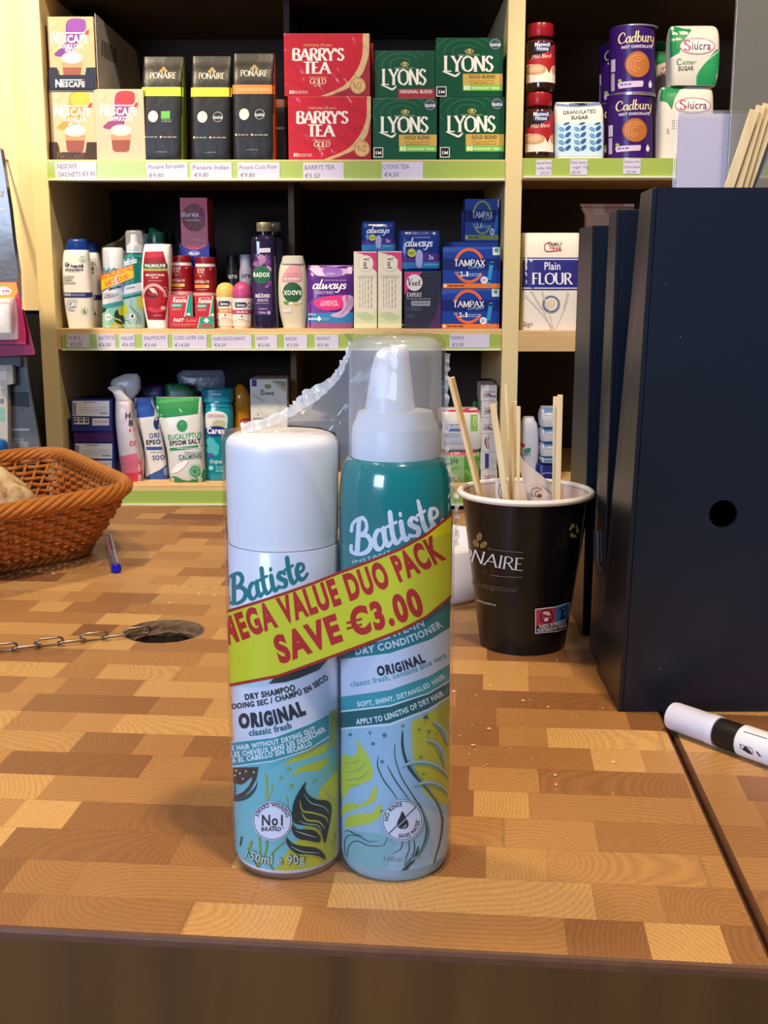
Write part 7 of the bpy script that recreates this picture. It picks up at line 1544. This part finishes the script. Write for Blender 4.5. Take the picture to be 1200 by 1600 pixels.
A.stroke([(815, 942), (840, 932), (868, 930)], 6, '#10204a'); A.oval(842, 945, 12, 12, '#10204a'); A.stroke([(838, 960), (842, 985), (830, 1005)], 14, '#10204a'); A.stroke([(845, 985), (860, 1000)], 8, '#10204a', 0); A.oval(846, 938, 5, 3, '#cfe0f0')
A.text('PLASTIC IN PRODUCT', 0, 0, 22, '#e6e2e4', bold=1.2, path=[(680, 1074), (780, 1058), (868, 1034)], w=192); A.text('PLAISTEACH SA TÁIRGE', 0, 0, 21, '#e6e2e4', bold=1.2, path=[(668, 1100), (780, 1086), (872, 1060)], w=208)
A.build('printed_artwork', cup_map, cup, 36, 4, clip=(727, 922, None, None), off=4.5e-4, step=2.5e-5)

STICK = wood('stirrer_wood', '#ecc98c', '#f6dcae', (300, 300, 12), .55)
def stick(label, top, low, Yt, Yl, wdt=.0042, th=.0015, group='wooden stirrers in the cup', zmin=.008, name='wooden_stirrer', m=None):
    a = P(*top, Yt); b = P(*low, Yl); d = (b - a); 
    e = a + d * ((a.z - zmin) / (a.z - b.z))
    if name == 'wooden_stirrer' and group.endswith('cup'):
        for k in range(60):                                     # stop at the cup's inner wall
            q = a + (e - a) * (1 - k / 60)
            if (q.xy - CC.xy).length < cr(q.z) * .93 - .003: e = q; break
    ax = (a - e).normalized(); side = Vector((1, 0, 0)) - ax * ax.x; side.normalize(); nrm = ax.cross(side)
    bm = bmesh.new(); h = side * wdt / 2; n_ = nrm * th / 2
    add_hull(bm, [e - h - n_, e + h - n_, e + h + n_, e - h + n_, a - h - n_, a + h - n_, a + h + n_, a - h + n_])
    bmesh.ops.bevel(bm, geom=bm.edges[:], offset=.00025, segments=1, affect='EDGES')
    bmesh.ops.recalc_face_normals(bm, faces=bm.faces)
    o = link(name, bm, m or STICK, base=e); tag(o, label, 'stirrer', group); return o
Y0 = CC.y
def hh(x, y): return FH(x, y)
stick('leaning wooden stirrer on the outside of the tight bundle at the cup left edge', hh(247, 121), hh(430, 850), Y0 - .004, Y0 + .004, .0026)
stick('leaning wooden stirrer in the middle of the tight bundle at the cup left edge', hh(258, 118), hh(440, 850), Y0 + .0, Y0 + .008, .0026)
stick('leaning wooden stirrer on the inner side of the tight bundle at the cup left edge', hh(269, 116), hh(449, 850), Y0 + .004, Y0 + .012, .0026)
stick('wide wooden stirrer just inside the leaning bundle, beside the swirl printed sachet', hh(520, 286), hh(598, 850), Y0 - .006, Y0 - .006)
stick('tallest thin wooden stirrer in front of the cream post', hh(600, 163), hh(636, 850), Y0 + .004, Y0 + .0, .0020)
stick('wooden stirrer just beside the tallest thin one', hh(652, 268), hh(634, 850), Y0 + .012, Y0 + .010)
stick('short wooden stirrer standing upright against the folded sachet', hh(681, 299), hh(677, 850), Y0 - .010, Y0 - .012, .0026)
stick('wooden stirrer at the outer end of the pair near the files', hh(912, 238), hh(906, 850), Y0 + .006, Y0 + .002, .0032)
stick('taller wooden stirrer of the pair near the files', hh(941, 227), hh(926, 850), Y0 + .0, Y0 - .003, .0036)
SACH = M('#e3d2c6', .45); BRN = '#7a4a34'
def sachet(label, pts, Y, lean, art=None):
    q = [P(*FH(*p), Y) for p in pts]; z0 = max(.02, min(p.z for p in q))
    t = thing('sugar_sachet', label, 'sugar sachet', (sum(p.x for p in q) / len(q), Y, min(p.z for p in q)), 'sugar sachets in the cup')
    prism('paper', pts, Y, .0014, SACH, t, FH)
    if art: art.build('printed_swirl', lambda u, v, o: P(u, v, Y - o), t)
A = Art(FH); A.arc(585, 826, 30, 50, 4, BRN, 100, 300); A.arc(590, 830, 16, 34, 4, BRN, 60, 280); A.oval(600, 850, 12, 22, '#b0764a')
sachet('upright white sachet with a brown swirl behind the stirrers', [(535, 760), (610, 752), (625, 1000), (540, 1000)], Y0 - .010 + .006, 0, A)
sachet('long folded pale sachet sticking out towards the files', [(690, 600), (712, 640), (742, 668), (800, 712), (870, 770), (900, 800), (900, 1000), (760, 1000), (720, 800), (690, 700), (648, 688), (660, 668), (692, 662)], Y0 + .016, 0)
A = Art(FH); A.arc(795, 838, 34, 30, 4, BRN, 120, 330); A.arc(802, 846, 18, 18, 4, BRN, 100, 300); A.oval(812, 858, 14, 12, '#8a4a30')
sachet('white sachet with brown swirl lying below the long folded one', [(718, 786), (760, 782), (820, 800), (885, 850), (885, 1000), (775, 1000), (760, 850)], Y0 + .011, 0, A)

# ---------------------------------------------------------------- white dish behind
dc = Vector((.036, .922, 0)); dish = thing('white_dish', 'round white glazed dish half hidden behind the teal can and the cup', 'dish', dc)
bm = bmesh.new(); add_lathe(bm, [(0, .004), (.036, .004), (.04, 0), (.044, 0), (.0495, .006), (.053, .02), (.054, .043), (.0532, .045), (.052, .0435), (.050, .02), (.044, .010), (0, .009)], dc, 80); link('bowl', bm, M('#e6ddd8', .2, coat=.5), dish, 'all')

# ================================================================ black magazine files
FILEM = M('#0c1526', .34, spec=.55, mottle=.15, bscale=200); RAW = M('#241d1a', .7)
def mag_file(label, x0, dxf, dxb, Y, th, tht, h, hole=None, W=.27):
    t = thing('magazine_file', label, 'magazine file', (x0 + W / 2, Y + th / 2, 0), 'black magazine files on the counter')
    sh = lambda x, y, z: Vector((x + (dxf + (dxb - dxf) * (y - Y) / th) * z / h, Y + (y - Y) * (1 - (1 - tht / th) * z / h), z)); w_ = .0028
    def panel(name, xa, xb, ya, yb, za, zb):
        bm = bmesh.new(); add_hull(bm, [sh(xa, ya, za), sh(xb, ya, za), sh(xb, yb, za), sh(xa, yb, za), sh(xa, ya, zb), sh(xb, ya, zb), sh(xb, yb, zb), sh(xa, yb, zb)])
        bmesh.ops.bevel(bm, geom=bm.edges[:], offset=.0005, segments=1, affect='EDGES'); return link(name, bm, FILEM, t)
    panel('spine', x0, x0 + w_, Y, Y + th, .0003, h); panel('back_panel', x0 + w_, x0 + W, Y + th - w_, Y + th, .0003, h); panel('base', x0 + w_, x0 + W, Y + w_, Y + th - w_, .0003, .003)
    panel('end_panel', x0 + W - w_, x0 + W, Y + w_, Y + th - w_, .003, h * .45)
    if hole is None: panel('front_panel', x0 + w_, x0 + W, Y, Y + w_, .0003, h)
    else:
        bm = bmesh.new(); hx, hz, hr = hole; es = []
        o = [bm.verts.new(sh(*q)) for q in ((x0 + w_, Y, .0003), (x0 + W, Y, .0003), (x0 + W, Y, h), (x0 + w_, Y, h))]
        c = [bm.verts.new((hx + hr * math.cos(2 * PI * k / 40), Y, hz + hr * math.sin(2 * PI * k / 40))) for k in range(40)]
        for r in (o, c): es += [bm.edges.new((r[i], r[(i + 1) % len(r)])) for i in range(len(r))]
        bmesh.ops.triangle_fill(bm, use_beauty=True, edges=es)
        r = bmesh.ops.extrude_face_region(bm, geom=bm.faces[:]); bmesh.ops.translate(bm, vec=(0, w_, 0), verts=[v for v in r['geom'] if isinstance(v, bmesh.types.BMVert)])
        bmesh.ops.recalc_face_normals(bm, faces=bm.faces); link('front_panel', bm, FILEM, t)
    return t
YF1 = .6548; hp = P(1130, 803, YF1)
Y2F, Y3F = .7284, .8055
fx = lambda u, Y, z: (u - 600) / FPX * depth(Y, z)
h1, h2, h3 = P(1020, 293, YF1).z, P(964, 327, Y2F).z, P(926, 352, Y3F).z
f1 = mag_file('black magazine file nearest the marker pen, with a round finger hole', .1366, fx(1020, YF1, h1) - .1366, fx(1001, YF1 + .040, h1) - .1366, YF1, .0732, .040, h1, (hp.x, hp.z, 22 / FPX * depth(YF1, hp.z)))
f2 = mag_file('black magazine file in the middle of the three, with a small metal label clip', .1396, fx(964, Y2F, h2) - .1396, fx(952, Y2F + .038, h2) - .1396, Y2F, .0432, .038, h2)
f3 = mag_file('black magazine file farthest back beside the flour bag', .1406, fx(926, Y3F, h3) - .1406, fx(905, Y3F + .058, h3) - .1406, Y3F, .078, .058, h3)
bm = bmesh.new(); X2 = .1395
cl = [sidemap(X2)(u, v, -.0006) for u, v in ((930, 829), (935, 829), (936, 878), (943, 892), (941, 897), (931, 883))]
fv = [bm.verts.new(p) for p in cl]; gv = [bm.verts.new(p - Vector((.0014, 0, 0))) for p in cl]
bm.faces.new(fv); bm.faces.new(gv[::-1])
for i in range(6): bm.faces.new((fv[i], fv[(i + 1) % 6], gv[(i + 1) % 6], gv[i]))
bmesh.ops.recalc_face_normals(bm, faces=bm.faces); link('label_clip', bm, METAL, f2)
A = Art(ID)
for u, v, r in ((1063, 526, 1.2), (1016, 700, .9), (1040, 445, .9), (1010, 1105, .8), (1032, 1045, 1.4)): A.oval(u, v, r, r, '#5a6478', n=8)
A.build('scuff_marks', lambda u, v, o: P(u, v, YF1 - o), f1, off=1e-4)

# ---------------------------------------------------------------- sign holder, screen and stirrers behind the files
YS1 = .905; a, b = P(1053, 290, YS1), P(1190, 172, YS1)
sg = thing('sign_holder', 'clear acrylic sign holder with a blank lavender card above the black files', 'sign holder', ((a.x + b.x) / 2, YS1, 0))
ACR = film('clear_acrylic', '#dfe2e6', gloss=.05, haze=.10, rough=.05, bump=0)
bm = bmesh.new(); add_box(bm, (a.x, YS1, 0.0003), (b.x, YS1 + .002, b.z), .0004); add_box(bm, (a.x, YS1 + .005, 0.0003), (b.x, YS1 + .007, b.z), .0004); link('acrylic_panels', bm, ACR, sg)
c0 = P(1062, 178, YS1 + .003); bm = bmesh.new(); add_hull(bm, [(c0.x - .002, YS1 + .003, .003), (b.x - .002, YS1 + .003, .003), (b.x - .002, YS1 + .0042, .003), (c0.x - .002, YS1 + .0042, .003), (c0.x, YS1 + .003, c0.z), (b.x - .002, YS1 + .003, b.z - .002), (b.x - .002, YS1 + .0042, b.z - .002), (c0.x, YS1 + .0042, c0.z)])
link('lavender_card', bm, M('#efe0ee', .6), sg)
YP = .889; xp = P(1146, 100, YP).x
scr = film('grey_acrylic', '#9c9484', gloss=.02, haze=.5, rough=.05, bump=0)
bm = bmesh.new(); add_box(bm, (xp, YP, .0003), (.62, YP + .004, .66), .0005); o = link('acrylic_screen', bm, scr, base=((xp + .62) / 2, YP, 0)); tag(o, 'grey see-through acrylic screen standing behind the files and stirrers', 'screen')
F4 = FR(1020, 150, 6.667)
for k, (tp, lw, lb) in enumerate((((1062, 150), (795, 945), 'stirrer nearest the lavender card in the bundle above the files'), ((1128, 104), (880, 945), 'second stirrer from the lavender card in the bundle above the files'), ((1196, 84), (940, 945), 'third stirrer from the lavender card in the bundle above the files'), ((1270, 120), (985, 945), 'stirrer farthest from the lavender card in the bundle above the files'))):
    stick(lb, F4(*tp), F4(*lw), .668 + .0035 * k, .668 + .0035 * k, .0052, .0016, 'wooden stirrers above the files', zmin=.175 + .002 * k)
stick('grey edged stirrer at the back of the bundle above the files', F4(1290, 330), F4(1025, 945), .686, .686, .004, .0016, 'wooden stirrers above the files', zmin=.19, m=M('#a9adb0', .5))

# ---------------------------------------------------------------- marker pen on the side slab
mr = .0084; ma, mb_ = G(1054, 1119, mr), G(1200, 1170, mr); md = (mb_ - ma).normalized(); ma = ma - md * .002
mk = thing('marker_pen', 'white marker pen with a black ring lying in front of the black files', 'marker pen', (ma.x, ma.y, 0))
def add_axial(bm, prof, o_, d, n=40, mat=0):
    q = Vector((0, 0, 1)).rotation_difference(d).to_matrix(); rings = []
    for r, s in prof: rings.append([bm.verts.new(o_ + d * s + q @ Vector((r * math.cos(2 * PI * i / n), r * math.sin(2 * PI * i / n), 0))) for i in range(n)])
    for a, b in zip(rings, rings[1:]):
        for i in range(n): bm.faces.new((a[i], a[(i + 1) % n], b[(i + 1) % n], b[i])).material_index = mat
    bm.faces.new(rings[0][::-1]); bm.faces.new(rings[-1])
sA, sB = (G(1128, 1142, mr) - ma).dot(md), (G(1166, 1153, mr) - ma).dot(md)
bm = bmesh.new(); add_axial(bm, [(mr * .7, -.0), (mr * .9, .0008), (mr * .95, .003), (mr * .96, sA - .006), (mr, sA - .0055), (mr, sA)], ma, md); link('cap', bm, M('#d6d6e6', .35), mk, True)
bm = bmesh.new(); add_axial(bm, [(mr * .9, sA), (mr * .93, sA + .001), (mr * .93, sB)], ma, md); link('black_ring', bm, M('#17130f', .5), mk, True)
bm = bmesh.new(); add_axial(bm, [(mr * .9, sB), (mr * .99, sB + .0008), (mr, sB + .003), (mr, .125), (mr * .8, .128)], ma, md); brl = link('barrel', bm, M('#e2e0e2', .3), mk, True)
def axial_map(u, v, off):
    o2 = Vector((0, 0, HC)); d = ray(u, v).normalized(); w0 = o2 - ma; b_ = d.dot(md); den = 1 - b_ * b_
    t = (b_ * md.dot(w0) - d.dot(w0)) / den; p = o2 + d * t; rel = p - ma; s = rel.dot(md); pr = rel - md * s; n_ = -d + md * d.dot(md); n_.normalize()
    rr = mr + off; return ma + md * s + pr + n_ * math.sqrt(max(rr * rr - pr.length_squared, 0))
FW = FR(1020, 1080, 6.667); A = Art(FW)
A.stroke([(1022, 444), (1260, 518)], 7, '#4a4546', 0); A.stroke([(990, 582), (1115, 628), (1118, 672)], 7, '#2a2224', 0); A.stroke([(990, 582), (992, 628)], 7, '#2a2224', 0); A.poly([(1000, 632), (1045, 602), (1090, 650), (1110, 690), (1060, 672)], '#2a2224'); A.poly([(1150, 655), (1172, 660), (1200, 712), (1180, 706)], '#2a2224')
A.build('printed_mark', axial_map, brl, 6, 6, off=1.5e-4)

# ================================================================ wicker basket with a loaf, pen under its corner
WICK = M('#c4722e', .42, mottle=.35, bscale=60); WICK2 = M('#cc7c36', .4, mottle=.35, bscale=60)
bk = thing('wicker_basket', 'orange brown wicker bread basket with plaited rim on the counter', 'basket', (-.4, 1.0, 0))
HZ = .066
rim_c = [(-.213, 1.016), (-.3495, 1.250), (-.585, 1.0), (-.447, .745)]
bot_c = [(-.262, 1.046), (-.352, 1.195), (-.535, 1.0), (-.443, .868)]
def rounded(cs, r, n=300):
    pts = []
    m = len(cs)
    for i in range(m):
        p = Vector(cs[i]); a = (Vector(cs[i - 1]) - p).normalized(); b = (Vector(cs[(i + 1) % m]) - p).normalized()
        A0, B0 = p + a * r, p + b * r
        for k in range(9):
            t = k / 8; pts.append(A0 * (1 - t) ** 2 + p * 2 * t * (1 - t) + B0 * t * t)
    L = [0]
    for i in range(len(pts)): L.append(L[-1] + (pts[(i + 1) % len(pts)] - pts[i]).length)
    out = []; j = 0
    for k in range(n):
        q = L[-1] * k / n
        while L[j + 1] < q: j += 1
        u = (q - L[j]) / ((L[j + 1] - L[j]) or 1); out.append(pts[j].lerp(pts[(j + 1) % len(pts)], u))
    return out, L[-1]
NS = 96; NP = NS * 6
rimp, RL = rounded(rim_c, .055, NP); botp, BL = rounded(bot_c, .03, NP)
def wallp(i, t, off=0.0):
    i %= NP; a, b = botp[i], rimp[i]; k = t ** .85; p = a.lerp(b, k); q = botp[(i + 1) % NP].lerp(rimp[(i + 1) % NP], k) - botp[i - 1].lerp(rimp[i - 1], k); n_ = Vector((q.y, -q.x)).normalized()
    n_ = -n_ if n_.dot(p - Vector((-.4, 1.0))) < 0 else n_
    p = p + n_ * off; return Vector((p.x, p.y, .006 + (HZ - .008) * t))
bm = bmesh.new(); NR = 10
for j in range(NR):
    t = (j + .6) / (NR + .3); ph = j % 2
    if j in (6, 7): pass
    add_tube(bm, [wallp(i, t + .006 * math.sin(i * .35 + j), .0026 * math.cos(PI * (i / 6.0) + PI * ph)) for i in range(NP)], .0022, 6, closed=True)
link('woven_wall', bm, WICK, bk, 'all')
bm = bmesh.new()
for k in range(NS): add_tube(bm, [wallp(k * 6 + 3 * 0, t / 6.0) for t in range(7)], .0017, 6)
link('stake_lattice', bm, WICK, bk, 'all')
def braid(name, path, z, rr, amp, turns, strands, m, tilt=1.0):
    bm = bmesh.new(); n = len(path)
    for s in range(strands):
        pts = []
        for i in range(n):
            q = path[(i + 1) % n] - path[i - 1]; n_ = Vector((q.y, -q.x)).normalized(); a = 2 * PI * (turns * i / n + s / strands)
            p = path[i] + n_ * amp * math.cos(a); pts.append((p.x, p.y, z + amp * tilt * math.sin(a)))
        add_tube(bm, pts, rr, 7, closed=True)
    return link(name, bm, m, bk, 'all')
braid('plaited_rim', rimp, HZ + .001, .0026, .0046, 15, 7, WICK2)
braid('plaited_foot', botp, .0062, .0024, .0032, 26, 4, WICK)
bm = bmesh.new(); cB = Vector((-.4, 1.027)); ub = (Vector(bot_c[1]) - Vector(bot_c[0])).normalized(); vb = (Vector(bot_c[3]) - Vector(bot_c[0])).normalized(); o0 = Vector(bot_c[0])
lu = (Vector(bot_c[1]) - o0).length; lv = (Vector(bot_c[3]) - o0).length
for k in range(1, 26):
    f = k / 26; a = Vector(bot_c[0]).lerp(Vector(bot_c[3]), f); b = Vector(bot_c[1]).lerp(Vector(bot_c[2]), f)
    add_tube(bm, [(*(a.lerp(b, i / 60)), .0065 + .002 * math.cos(PI * (i / 4 + k))) for i in range(61)], .0027, 6)
for k in range(1, 15):
    f = k / 15; a = Vector(bot_c[0]).lerp(Vector(bot_c[1]), f); b = Vector(bot_c[3]).lerp(Vector(bot_c[2]), f); add_tube(bm, [(*a, .0065), (*b, .0065)], .0017, 6)
link('woven_base', bm, WICK, bk, 'all')
# the loaf
m = bpy.data.materials.new('crusty_bread'); m.use_nodes = True; nt = m.node_tree; b_ = nt.nodes['Principled BSDF']; b_.inputs['Roughness'].default_value = .8
tc = nt.nodes.new('ShaderNodeTexCoord'); n1 = nt.nodes.new('ShaderNodeTexNoise'); n1.inputs['Scale'].default_value = 38; n1.inputs['Detail'].default_value = 6; rp_ = nt.nodes.new('ShaderNodeValToRGB')
for e, (ps, c) in zip(rp_.color_ramp.elements, ((.36, '#94602f'), (.50, '#e0c8a0'))): e.position = ps; e.color = rgb(c)
nt.links.new(tc.outputs['Object'], n1.inputs['Vector']); nt.links.new(n1.outputs['Fac'], rp_.inputs[0]); nt.links.new(rp_.outputs[0], b_.inputs['Base Color'])
bp_ = nt.nodes.new('ShaderNodeBump'); bp_.inputs['Strength'].default_value = .8; bp_.inputs['Distance'].default_value = .004; nt.links.new(n1.outputs['Fac'], bp_.inputs['Height']); nt.links.new(bp_.outputs['Normal'], b_.inputs['Normal'])
bm = bmesh.new(); bmesh.ops.create_icosphere(bm, subdivisions=5, radius=1.0); lc = Vector((-.392, 1.045, .0455))
for v in bm.verts:
    n_ = mnoise.noise(v.co * 2.2) * .09 + mnoise.noise(v.co * 6) * .03; cr_ = -.05 * math.exp(-((v.co.x * .8 + v.co.y * .5 + .25 * math.sin(v.co.y * 4)) / .06) ** 2) if v.co.z > .1 else 0
    p = v.co * (1 + n_ + cr_); v.co = lc + Vector((p.x * .074, p.y * .062, max(p.z, -.72) * .043 if p.z < 0 else p.z * .043))
o = link('bread_loaf', bm, m, smooth='all', base=(lc.x, lc.y, .0125)); tag(o, 'crusty floured bread loaf lying in the wicker basket', 'bread')
# pen beyond the basket corner
pa, pb = G(182, 889, .0042), G(173, 852, .0042); pd = (pb - pa).normalized(); pn = thing('ballpoint_pen', 'clear ballpoint pen with blue end lying beside the basket corner', 'pen', (pa.x, pa.y, 0))
bm = bmesh.new(); add_axial(bm, [(.0034, .006), (.0036, .008), (.0036, .13), (.003, .134)], pa, pd, 12); link('barrel', bm, M('#7d7c84', .15, coat=.5), pn)
bm = bmesh.new(); add_axial(bm, [(.0028, .0), (.0042, .0014), (.0042, .0055), (.0036, .0085)], pa, pd, 16); link('blue_end_plug', bm, M('#1414a8', .3), pn, True)

# ---------------------------------------------------------------- chain running into the hole, crumbs
CHM = M('#9a8e84', .32, metal=.9)
p0 = G(203, 991, .002); p1 = G(0, 1016, .002); cd = (p1 - p0).normalized(); sdv = Vector((-cd.y, cd.x, 0))
ch = thing('chain', 'small steel link chain lying on the counter and running into the round hole', 'chain', (p1.x, p1.y, 0))
def linkmesh(c, ax, sd, L=.0185, W=.0072, r=.00085):
    bm = bmesh.new(); pts = []
    hl = L / 2 - W / 2
    for k in range(9): a = -PI / 2 + PI * k / 8; pts.append(c + ax * (hl + W / 2 * math.cos(a)) + sd * (W / 2 * math.sin(a)))
    for k in range(9): a = PI / 2 + PI * k / 8; pts.append(c + ax * (-hl + W / 2 * math.cos(a)) + sd * (W / 2 * math.sin(a)))
    add_tube(bm, pts, r, 8, closed=True); link('chain_link', bm, CHM, ch, 'all')
pitch = .0152
for k in range(14):
    c = p0 + cd * (pitch * (k - .35)); up = Vector((0, 0, 1))
    if k % 2 == 0: c.z = .0036; linkmesh(c, cd, (up * .86 + sdv * .5).normalized())
    else: c.z = .0024; linkmesh(c, cd, (sdv * .97 + up * .22).normalized())
bm = bmesh.new(); rnd = random.Random(21)
for k in range(70):
    u, v = (rnd.uniform(700, 960), rnd.uniform(1000, 1250)) if k < 45 else (rnd.uniform(60, 350), rnd.uniform(870, 960))
    if k >= 45 and rnd.random() < .6: continue
    p = G(u, v); s = rnd.choice((.0004, .0005, .0006, .0011)); 
    if (p.xy - CC.xy).length < RBASE + .003 or p.x > .13 or (p.xy - HOLE.xy).length < HR + .003: continue
    mt = Matrix.Translation((p.x, p.y, s * .6)) @ Matrix.Diagonal((s * rnd.uniform(.7, 1.6), s, s * .7, 1)); bmesh.ops.create_icosphere(bm, subdivisions=1, radius=1, matrix=mt)
o = link('bread_crumbs', bm, M('#e3c496', .8)); tag(o, 'pale bread crumbs scattered on the butcher block around the cup', 'crumbs', kind='stuff')
for o in list(bpy.data.objects):
    if '_top' in o: del o['_top']
